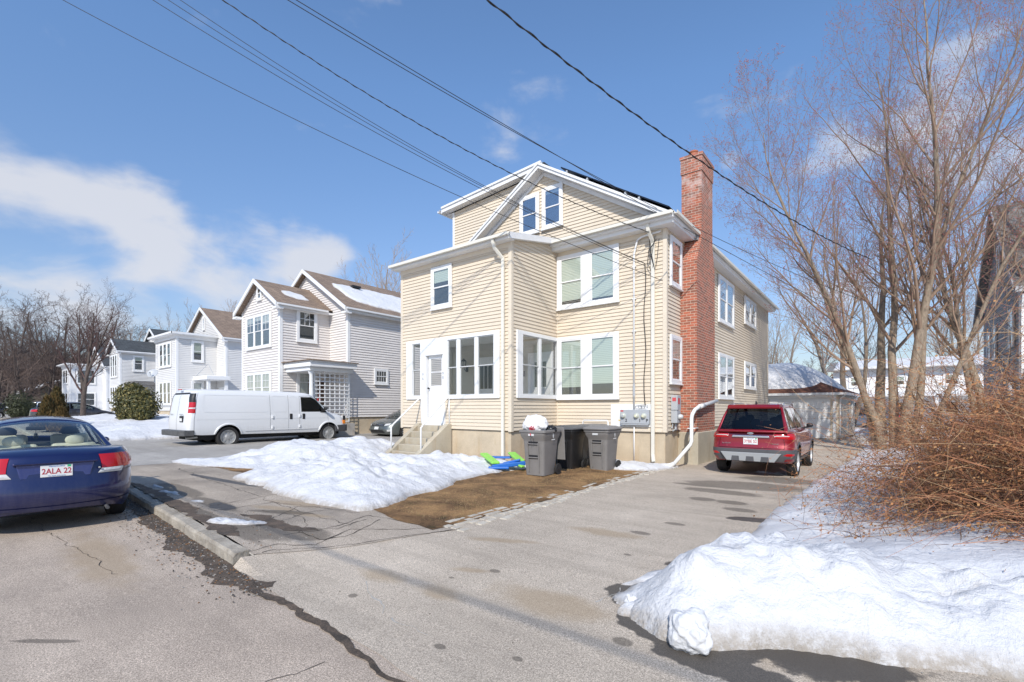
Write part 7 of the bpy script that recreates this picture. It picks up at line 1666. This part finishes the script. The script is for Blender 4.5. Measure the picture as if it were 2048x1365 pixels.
big(5, [(-.13,-.02,.14,13.5,-.35,0),(-.03,.10,.17,15.5,-.05,.1),(.07,-.05,.18,16,.15,-.1),(.19,.1,.14,15,.35,.1),(.32,-.1,.10,13,.5,0),(-.26,.1,.09,11,-.5,.1)], 16, PB, 'maple_tree', 'large bare multi-stemmed maple with red buds, tallest tree at right', (mt.x, mt.y, .1), group='bare trees on the right side')
PL = [dict(seg=10, wob=.06, up=.2, n=9, t0=.35, ratio=.42, ang=38, sides=9, trunk=True, tip=.12, rr=.5), PB[1], PB[2], dict(PB[3], n=2.2), PB[4]]
t2 = atT(1765, 800, 20.5); big(8, [(-.10,.05,.24,12.5,0,0)], 12, PL, 'bare_tree', 'bare tree with a leaning rough trunk just left of the big maple', (t2.x, t2.y, .1), group='bare trees on the right side')
t3 = atT(1690, 800, 33); big(9, [(-.30,0,.22,11,-.15,0),(-.05,.05,.25,13,0,0),(.25,.05,.20,12,.3,0)], 12, [dict(PL[0], n=11), PB[1], dict(PB[2], n=5), dict(seg=3, wob=.1, up=.3, n=0, ratio=0, ang=0, sides=3, tip=.5)], 'bare_tree', 'vase-shaped bare tree rising behind the snow-covered garage roof', (t3.x, t3.y, .1), tm=TW3, group='bare trees on the right side')
t4 = atT(1990, 800, 17.5); big(12, [(-.08,.1,.17,15.5,0,0),(.12,0,.18,16,.3,0),(-.20,-.1,.12,13,-.2,0)], 15, PB[:1]+[dict(PB[1], n=8)]+PB[2:], 'maple_tree', 'bare tree in front of the dark grey house, crown reaching the top right corner', (t4.x, t4.y, .1), group='bare trees on the right side')
t5 = atT(1560, 780, 42); big(14, [(-.3,0,.16,10,0,0),(.35,.1,.18,10,.2,0)], 12, [dict(PL[0], n=10, wob=.10), PB[1], dict(PB[2], n=5), dict(seg=3, wob=.12, up=.3, n=0, ratio=0, ang=0, sides=3, tip=.5)], 'bare_tree', 'crooked bare tree behind the garage, beside the tan house corner', (t5.x, t5.y, .1), tm=TW3, group='bare trees on the right side')
t6 = atT(1731, 855, 24); big(15, [(.10,.05,.07,3.2,0,0)], 12, [dict(seg=6, wob=.08, up=.2, n=5, t0=.4, ratio=.5, ang=40, sides=6, trunk=True, tip=.3, rr=.5), dict(PB[2], n=3), dict(PB[4])], 'sapling', 'short leaning stump-like sapling in the snow by the garage', (t6.x, t6.y, .1), group='bare trees on the right side')
# ---- background trees: three crowns, copied
PF = [dict(seg=9, wob=.10, up=.15, n=11, t0=.22, ratio=.50, ang=48, sides=7, trunk=True, tip=.15, rr=.5), dict(seg=6, wob=.16, up=.35, n=8, t0=.15, ratio=.48, ang=45, sides=4, tip=.25, rr=.55), dict(seg=4, wob=.18, up=.3, n=6, t0=.1, ratio=.5, ang=45, sides=3, tip=.4, rr=.6), dict(seg=3, wob=.2, up=.2, n=3, ratio=.5, ang=50, sides=3, tip=.5, rr=.7), dict(seg=2, wob=.2, up=.2, n=0, ratio=0, ang=0, sides=3, tip=.6)]
def mk(seed, P, stems, bm_, tm):
    t = Tree(seed, .011)
    for dx, dy, r0, hh in stems: t.grow(V3((0,0,-.3)), V3((dx,dy,1)), hh, r0, 0, P)
    return t.finish('bare_tree', None, (0,0,-50), bm_, tm, None)
A_ = mk(21, PF, [(.1,0,.28,12),(-.35,.2,.2,10)], BK2, TW2); B_ = mk(22, PF, [(0,.1,.3,13),(.4,0,.2,10)], BK2, TW2)
C_ = mk(23, [dict(PF[0], ang=30, wob=.06, n=12), dict(PF[1], wob=.09, ang=32, up=.5), dict(PF[2], wob=.1, ang=32, up=.5), dict(PF[3], n=0, ratio=0)], [(0,0,.2,13),(.2,.1,.16,12),(-.22,0,.15,12)], BK1, TW3)
spots = [(15,52,11,A_,1.05,0,'tangled dark tree at the far left edge'),(95,55,0,B_,.95,1,'dark tree second from the left edge, behind the low house'),(150,72,0,A_,1.15,2,'dark tree behind the thin street tree'),(215,75,0,B_,1.2,3.3,'dark tree behind the far white porch'),(285,78,0,A_,1.2,4.4,'dark tree rising over the charcoal roofs'),(345,62,0,C_,.95,.5,'slender pale tree over the flat-fronted house'),(430,58,0,C_,1.05,2.2,'vase-shaped pale tree over the brown gable of the flat-fronted house'),(515,66,0,C_,1.12,4.0,'pale tree between the two brown-roofed houses'),
         (735,46,0,C_,1.16,1.2,'fine-twigged tree over the greige roof, left of the tan house'),(790,50,0,C_,1.15,3.6,'fine-twigged tree peeking out beside the tan porch roof'),(670,52,0,C_,1.0,5.2,'pale tree low behind the ridge of the greige house'),(1575,60,0,A_,.8,2,'dark tree far behind the garage, near the tan house'),(1640,62,0,B_,.75,4,'dark tree far behind the middle of the garage'),(1520,36,0,C_,.62,1,'thin-twigged tree showing over the long eave of the tan house'),(1740,60,0,B_,.8,1,'dark tree far behind the white house at right'),(1860,58,0,A_,.95,5,'dark tree behind the maple, left of the grey house'),(1930,44,0,C_,1.0,3,'pale tree directly left of the grey house'),(55,80,0,B_,1.2,5,'dark tree behind the low olive house'),(250,56,0,C_,.8,3,'small pale tree behind the charcoal wing roof'),(-30,46,0,B_,.9,2,'dark tree cut by the left edge of the frame'),(60,48,0,A_,.85,4,'dark gnarled tree behind the dark clipped bush'),(125,66,0,A_,1.15,5.5,'dark tree directly behind the conical evergreens'),(185,64,0,B_,1.1,.6,'dark tree behind the flag porch'),(240,86,0,A_,1.3,2.6,'furthest dark tree over the charcoal roofs')] + [(px, t_, 0, (A_, B_)[i % 2], sc, rz, None) for i, (px, t_, sc, rz) in enumerate([(-70,50,.9,1),(-10,62,1.1,2),(35,68,1.15,3),(75,64,1.1,.3),(110,80,1.35,4),(140,58,.92,5),(170,76,1.25,1.5),(200,58,.9,2.7),(235,66,1.0,3.9),(265,70,1.05,.9),(310,82,1.2,2.1),(0,78,1.3,.2),(60,56,.95,2.2),(90,74,1.25,5.1),(370,84,1.1,3.4),(410,80,1.0,.7)])]
first = set()
for i, (px, t_, dz, src, sc, rz, lab) in enumerate(spots):
    e = src if id(src) not in first else copy_tree(src); first.add(id(src)); c_ = atT(px, 800, t_)
    e.location = (c_.x, c_.y, .3); e.rotation_euler = (0,0,rz); e.scale = (sc, sc, sc*rng.uniform(.95,1.05)); tag(e, lab or 'bare tree in the dark treeline behind the last houses at left', 'tree', 'bare trees behind the houses' if lab else 'treeline at far left')
# thin street tree at left
ts = atT(166, 830, 33); t = Tree(31)
PS = [dict(seg=8, wob=.05, up=.15, n=10, t0=.22, ratio=.55, ang=32, sides=8, trunk=True, tip=.15, rr=.55, apex=.8), dict(seg=6, wob=.08, up=.6, n=9, t0=.15, ratio=.42, ang=34, sides=4, tip=.25, rr=.55), dict(seg=4, wob=.1, up=.3, n=6, t0=.1, ratio=.5, ang=40, sides=3, tip=.4, rr=.6), dict(seg=3, wob=.12, up=.2, n=2, ratio=.5, ang=45, sides=3, tip=.5, rr=.7), dict(seg=2, wob=.2, up=.1, n=0, ratio=0, ang=0, sides=3, tip=.6)]
t.grow(V3((0,0,-.2)), V3((.0,0,1)), 7.8, .19, 0, PS); t.grow(V3((0,0,2.0)), V3((-.3,0,1)), 6.0, .12, 0, PS); t.grow(V3((0,0,2.2)), V3((.32,.1,1)), 6.2, .12, 0, PS)
t.finish('street_tree', 'thin bare reddish tree standing by the black saloon', (ts.x, ts.y, .7), BK2, simple('maroon_twig', (.105,.062,.055), .85), None)
# far woods
mb = MB(); rw = random.Random(5)
for k in range(6500):
    px = rw.uniform(-150, 330) if rw.random() < .72 else rw.uniform(1500, 2100); t_ = rw.uniform(88, 125); c_ = atT(px, 800, t_); h = rw.uniform(2, 13.0) * (1 if px < 1000 else .7); x, y = c_.x, c_.y; a = rw.uniform(-.3,.3)
    p0 = Vector((x, y, .2)); mb.tube([p0, p0+Vector((a*h*.3,rw.uniform(-.2,.2)*h,h*.6)), p0+Vector((a*h,rw.uniform(-.2,.2)*h,h))], [.16,.10,.05], 3, caps=False)
    for j in range(5):
        q = p0 + Vector((a*h*.3,0,h*rw.uniform(.3,.9))); mb.tube([q, q+Vector((rw.gauss(0,1.2),rw.gauss(0,1.2),rw.uniform(.3,1.6)))], [.07,.035], 3, caps=False)
o = mb.build('far_woods', simple('brush', (.085,.058,.048), .95, vary=.35, vscale=.1), recalc=False, uv=False); tag(o, 'dark bare woods massed beyond the last houses', 'woods', kind='stuff')
# ---- evergreens
def leafy(name, label, cat, c, blobs_, n, size, mats, seed, shape='quad', stem=True, droop=.3, group=None):
    rr_ = random.Random(seed); mb = MB()
    for k in range(n):
        bx_, by_, bz_, rx, ry, rz_ = rr_.choice(blobs_)
        v = Vector((rr_.gauss(0,1), rr_.gauss(0,1), rr_.gauss(0,1))).normalized(); q = rr_.uniform(.62, 1.0) + .16*noise.noise(v*3.1+Vector((bx_,seed,0))) + .1*noise.noise(v*8)
        p = Vector((bx_+v.x*rx*q, by_+v.y*ry*q, bz_+v.z*rz_*q))
        if p.z < .03: continue
        s = rr_.uniform(*size); nrm_ = (v + Vector((rr_.gauss(0,.6), rr_.gauss(0,.6), rr_.gauss(0,.5)+droop))).normalized(); a = nrm_.orthogonal().normalized(); a = Matrix.Rotation(rr_.uniform(0,6.3), 3, nrm_) @ a; b = nrm_.cross(a)
        if shape == 'quad': pts = [p-b*s, p+a*s*.38, p+b*s, p-a*s*.38]
        else: up = Vector((0,0,1)) + v*.4; up.normalize(); a = up.cross(v).normalized(); pts = [p-a*s*.35, p+a*s*.35, p+up*s*1.6+v*s*.4]
        mb.face(pts, rr_.choice(mats))
    e = empty(name, c, 0, label, cat, group); mb.build('foliage', mats[0], e, local=True, recalc=False, uv=False)
    if stem:
        m2 = MB()
        for k in range(9): a = rr_.uniform(0,6.3); bb = rr_.choice(blobs_); m2.tube([(bb[0]*.3,bb[1]*.3,0),(bb[0]+.3*bb[3]*math.cos(a),bb[1]+.3*bb[4]*math.sin(a),bb[2])], [.05,.02], 5)
        m2.build('stems', BK2, e, local=True)
    return e
G1 = simple('olive_leaf', (.085,.085,.022), .6, vary=.2); G2 = simple('dark_olive_leaf', (.045,.052,.017), .6); G3 = simple('yellowish_leaf', (.20,.165,.05), .6); G4 = simple('bronze_leaf', (.13,.07,.025), .7)
rb = atT(273, 830, 27.5)
bl_ = [(0,0,1.2,1.35,1.2,1.15),(-.75,0,1.0,.85,.8,.9),(.75,0,1.1,.9,.9,1.0),(.2,-.3,1.7,.9,.8,.75),(-.3,0,1.55,.8,.8,.75),(1.2,0,.8,.45,.5,.6),(-1.1,-.2,.65,.5,.5,.55)]
leafy('rhododendron_bush', 'big rounded olive-green bush between the street snow and the white houses', 'bush', (rb.x, rb.y, .72), bl_, 15000, (.06,.11), [G1,G2,G3,G1,G3,G2], 3)
def conif(px, t_, h, r, seed, label, mats, ground=.6):
    c_ = atT(px, 830, t_); rr_ = random.Random(seed); mb = MB()
    for k in range(int(5200*h*r)):
        z = h*(1-rr_.random()**.55)*.98; w_ = r*(1-z/h)**.75*(1+.22*noise.noise(Vector((rr_.random()*9,z*3,seed)))); a = rr_.uniform(0,2*PI); w_ *= 1+.28*noise.noise(Vector((math.cos(a)*1.8, math.sin(a)*1.8, z*2.2+seed))); q = w_*rr_.uniform(.6,1.05)
        p = Vector((q*math.cos(a), q*math.sin(a), z)); v = Vector((math.cos(a),math.sin(a),0)); up = (Vector((0,0,1))+v*.45+Vector((rr_.gauss(0,.2),rr_.gauss(0,.2),0))).normalized(); sd = Vector((-v.y,v.x,0)); s = rr_.uniform(.05,.10); tw = rr_.uniform(-.8,.8); sd = (sd*math.cos(tw)+v*math.sin(tw))
        mb.face([p-sd*s*.4, p+sd*s*.4, p+up*s*1.7+sd*s*.1, p+up*s*1.7-sd*s*.1], rr_.choice(mats))
    e = empty('conical_evergreen', (c_.x,c_.y,ground), 0, label, 'evergreen', 'conical evergreens by the snow'); mb.build('foliage', mats[0], e, local=True, recalc=False, uv=False); m2 = MB(); m2.tube([(0,0,-.1),(0,0,h*.8)],[.05,.01],6); m2.build('trunk', BK2, e, local=True)
E1 = simple('rusty_evergreen', (.10,.07,.018), .8); E2 = simple('brown_evergreen', (.14,.085,.025), .8); E3 = simple('deep_evergreen', (.05,.045,.014), .8)
conif(113, 24, 2.15, .62, 1, 'tallest of the rusty conical evergreens above the blue car', [E1,E2,E3]); conif(95, 23.2, 1.7, .52, 2, 'left rusty conical evergreen above the blue car', [E2,E1,E3]); conif(121, 22.5, 1.15, .42, 3, 'short rusty evergreen in front of the tallest one', [E1,E2,E2])
db_ = atT(38, 830, 38); leafy('dark_bush', 'dark clipped evergreen bush at left behind the snow', 'bush', (db_.x, db_.y, .7), [(0,0,1.2,1.1,1.0,1.15),(.6,0,.8,.8,.7,.75),(-.5,0,.9,.7,.7,.8)], 6000, (.06,.10), [G2, simple('black_green_leaf', (.02,.025,.010), .7), G2], 7)
# ---- the big russet thicket on the right: arching stems with dry scraps of leaf
ST1 = simple('russet_stem', (.38,.165,.08), .8, vary=.35, vscale=1.2); ST2 = simple('dark_stem', (.12,.06,.035), .85); ST3 = simple('straw_stem', (.46,.30,.16), .8); LF1 = simple('russet_leaf', (.36,.16,.06), .8, vary=.3, vscale=2); LF2 = simple('orange_leaf', (.42,.22,.09), .8, vary=.25, vscale=2)
def thicket(name, label, c, n, hr, spread, seed, leaves, mats, lmats, ext=(1,1), r=.004, lean=(0,0), curl=.5, sub=2, lsize=(.012,.03), ground=0, basef=None, wig=.24):
    rr_ = random.Random(seed); mb = MB(); lf = MB()
    V = []; F = []; M_ = []
    def strand(p, d, L, r0, k, g):
        pts = [p]; dd = d.normalized()
        for i in range(k):
            dd = (dd + Vector((rr_.gauss(0,wig),rr_.gauss(0,wig),rr_.gauss(0,wig*.75)-g))).normalized(); q = pts[-1]+dd*L/k
            if q.z < .03: q.z = .03+rr_.random()*.05; dd.z = abs(dd.z)*.3
            pts.append(q)
        b = len(V); kk = len(pts)
        for i, q in enumerate(pts):
            t_ = (pts[min(i+1,kk-1)]-pts[max(i-1,0)]).normalized(); a = t_.orthogonal().normalized()*r0*(1-.7*i/k); c2 = t_.cross(a)
            V.extend([q+a, q-a*.5+c2*.87, q-a*.5-c2*.87])
        fs = [(b+i*3+j, b+i*3+(j+1)%3, b+(i+1)*3+(j+1)%3, b+(i+1)*3+j) for i in range(kk-1) for j in range(3)]; F.extend(fs); M_.extend([rr_.randrange(len(mats))]*len(fs))
        return pts
    for s_ in range(n):
        a = rr_.uniform(0,2*PI); q = math.sqrt(rr_.random()); bx_, by_ = q*math.cos(a)*ext[0], q*math.sin(a)*ext[1]
        if basef and not basef(bx_, by_): continue
        L = rr_.uniform(*hr); out = Vector((bx_/ext[0]*spread+lean[0]+rr_.gauss(0,.3), by_/ext[1]*spread+lean[1]+rr_.gauss(0,.3), 1))
        pts = strand(Vector((bx_,by_,0)), out, L, r*rr_.uniform(.7,1.8), 8, curl*rr_.uniform(.1,.45))
        for j in range(sub):
            i = rr_.randrange(2, 8); p = pts[i]; q2 = strand(p, Vector((rr_.gauss(0,1),rr_.gauss(0,1),rr_.gauss(.2,.7))), L*rr_.uniform(.2,.45), r*.6, 4, curl*.25)
            for l_ in range(leaves):
                p2 = rr_.choice(q2) + Vector((rr_.gauss(0,.05),rr_.gauss(0,.05),rr_.gauss(0,.05))); s = rr_.uniform(*lsize); nv = Vector((rr_.gauss(0,1),rr_.gauss(0,1),rr_.gauss(0,1))).normalized(); a_ = nv.orthogonal().normalized()*s; b_ = nv.cross(a_)*.6
                lf.face([p2-a_, p2+b_, p2+a_, p2-b_], rr_.choice(lmats))
    e = empty(name, c, 0, label, 'shrub'); me = bpy.data.meshes.new('stems'); me.from_pydata([tuple(v) for v in V], [], F)
    for m in mats: me.materials.append(m)
    me.polygons.foreach_set('material_index', M_); o = bpy.data.objects.new('stems', me); C.objects.link(o); o.parent = e
    if lf.v: lf.build('dry_leaves', lmats[0], e, local=True, recalc=False, uv=False)
    return e
thicket('russet_thicket', 'dense mound of tangled russet stems and dry leaves at right', (3.0, 8.7, .15), 6200, (1.2,3.3), .26, 1, 6, [ST1,ST1,ST1,ST3,ST2,ST2], [LF1,LF2,LF1], ext=(2.25,2.6), curl=.5, sub=5, r=.0045, lean=(.02,-.05), lsize=(.008,.022), wig=.42)
thicket('russet_thicket', 'lower sprawling russet bramble spilling onto the snow in front of the mound', (3.0, 6.5, .12), 1000, (.6,1.6), .8, 2, 2, [ST1,ST2,ST3], [LF1,LF2], ext=(1.7,.95), curl=.9, wig=.36, lsize=(.006,.014), sub=4, r=.0035, lean=(-.2,-.3), basef=lambda x, y: y > -.9+.25*x*0 or random.random() < .2)
thicket('tall_bare_shrub', 'tall loose shrub of arching straw and russet whips behind the mound', (3.3, 12.2, .1), 270, (2.4,4.4), .35, 3, 1, [ST1,ST3,ST2,ST3], [LF1], ext=(2.5,2.0), curl=.28, sub=4, r=.006, lsize=(.01,.02))
thicket('tall_bare_shrub', 'thin arching whips at the driveway side of the thicket', (1.5, 9.4, .12), 10, (1.0,2.4), .5, 4, 1, [ST3,ST2,ST1], [LF1], ext=(.7,1.8), curl=.35, sub=3, r=.005, lean=(-.35,-.1), lsize=(.01,.02))
# dead twigs beneath the blue-green patch by the foundation
mb = MB()
for k in range(900):
    x, y = -5.3+rng.gauss(0,.45), 12.25+rng.gauss(0,.12); h = rng.uniform(.02,.05); mb.face([(x-.004,y,.1),(x+.004,y,.1),(x+rng.gauss(0,.02),y+rng.gauss(0,.02),.1+h)])
o = mb.build('grass', simple('tired_grass', (.16,.17,.04), .8), recalc=False, uv=False); tag(o, 'thin strip of tired grass at the foot of the foundation', 'grass', kind='stuff')
# ================================================================ overhead wires
WIRE = simple('wire_black', (.02,.02,.022), .6)
def wire(pts_px, t0, end, r, label, sag=.0, twist=False, extra=-260):
    """first two photograph points give the line; it starts beyond the top edge near the street pole and ends at `end`"""
    (x0, y0), t_ = pts_px[0], t0
    P0 = atT(x0, y0, t0); P1 = Vector(end); d = P1-P0; L = d.length; n = 48; path = []
    for i in range(-14, n+1): u_ = i/n; path.append(P0 + d*u_ + Vector((0,0,-sag*4*u_*(1-u_))))
    mb = MB()
    if not twist: mb.tube(path, r, 5)
    else:
        fine = []
        for a, b in zip(path, path[1:]): fine += [a.lerp(b, k/5) for k in range(5)]
        mb.tube(fine, r, 5)
        hx = d.normalized().orthogonal().normalized(); hy = d.normalized().cross(hx)
        mb.tube([p + (hx*math.cos(i*.75)+hy*math.sin(i*.75))*r*1.6 for i, p in enumerate(fine)], r*.85, 4)
    o = mb.build('overhead_wire', WIRE, None, smooth=True); tag(o, label, 'wire', 'overhead wires crossing the sky'); return o
HC = (XS-.35, 12.35)
wire([(125,0)], 10.5, tuple(onY(1325,562,12.45)), .0075, 'lowest overhead wire, starting furthest left at the top edge', .28)
wire([(305,0)], 10, tuple(onY(1292,533,12.4)), .007, 'second overhead wire from the left, ending at the tan house', .30)
wire([(336,0)], 10, tuple(onY(1290,528,12.4)), .0065, 'third overhead wire from the left, close beside the fourth', .33)
wire([(360,0)], 10, tuple(onY(1288,526,12.4)), .0065, 'fourth overhead wire from the left, joining the third', .35)
wire([(445,0)], 9.5, tuple(onY(1306,468,12.35)), .0075, 'twisted service wire reaching the upper corner of the tan house', .42, True)
wire([(575,0)], 8.5, tuple(atT(1735,605,17)), .0075, 'upper-middle wire passing in front of the chimney top', .42)
wire([(592,0)], 8.5, tuple(atT(1735,650,17)), .0075, 'wire just below its twin, passing in front of the brick chimney', .2)
wire([(975,0)], 7.5, tuple(atT(1745,520,16)), .0105, 'thick twisted cable running down to the big maple', .42, True)

mb = MB(); mb.tube([(x, -5.3, 7.6+.0006*x*x) for x in range(-60, 41, 4)], .018, 6); o = mb.build('overhead_wire', WIRE, None, smooth=True); tag(o, 'thick cable strung along the street behind the camera, its shadow crossing the driveway', 'wire')
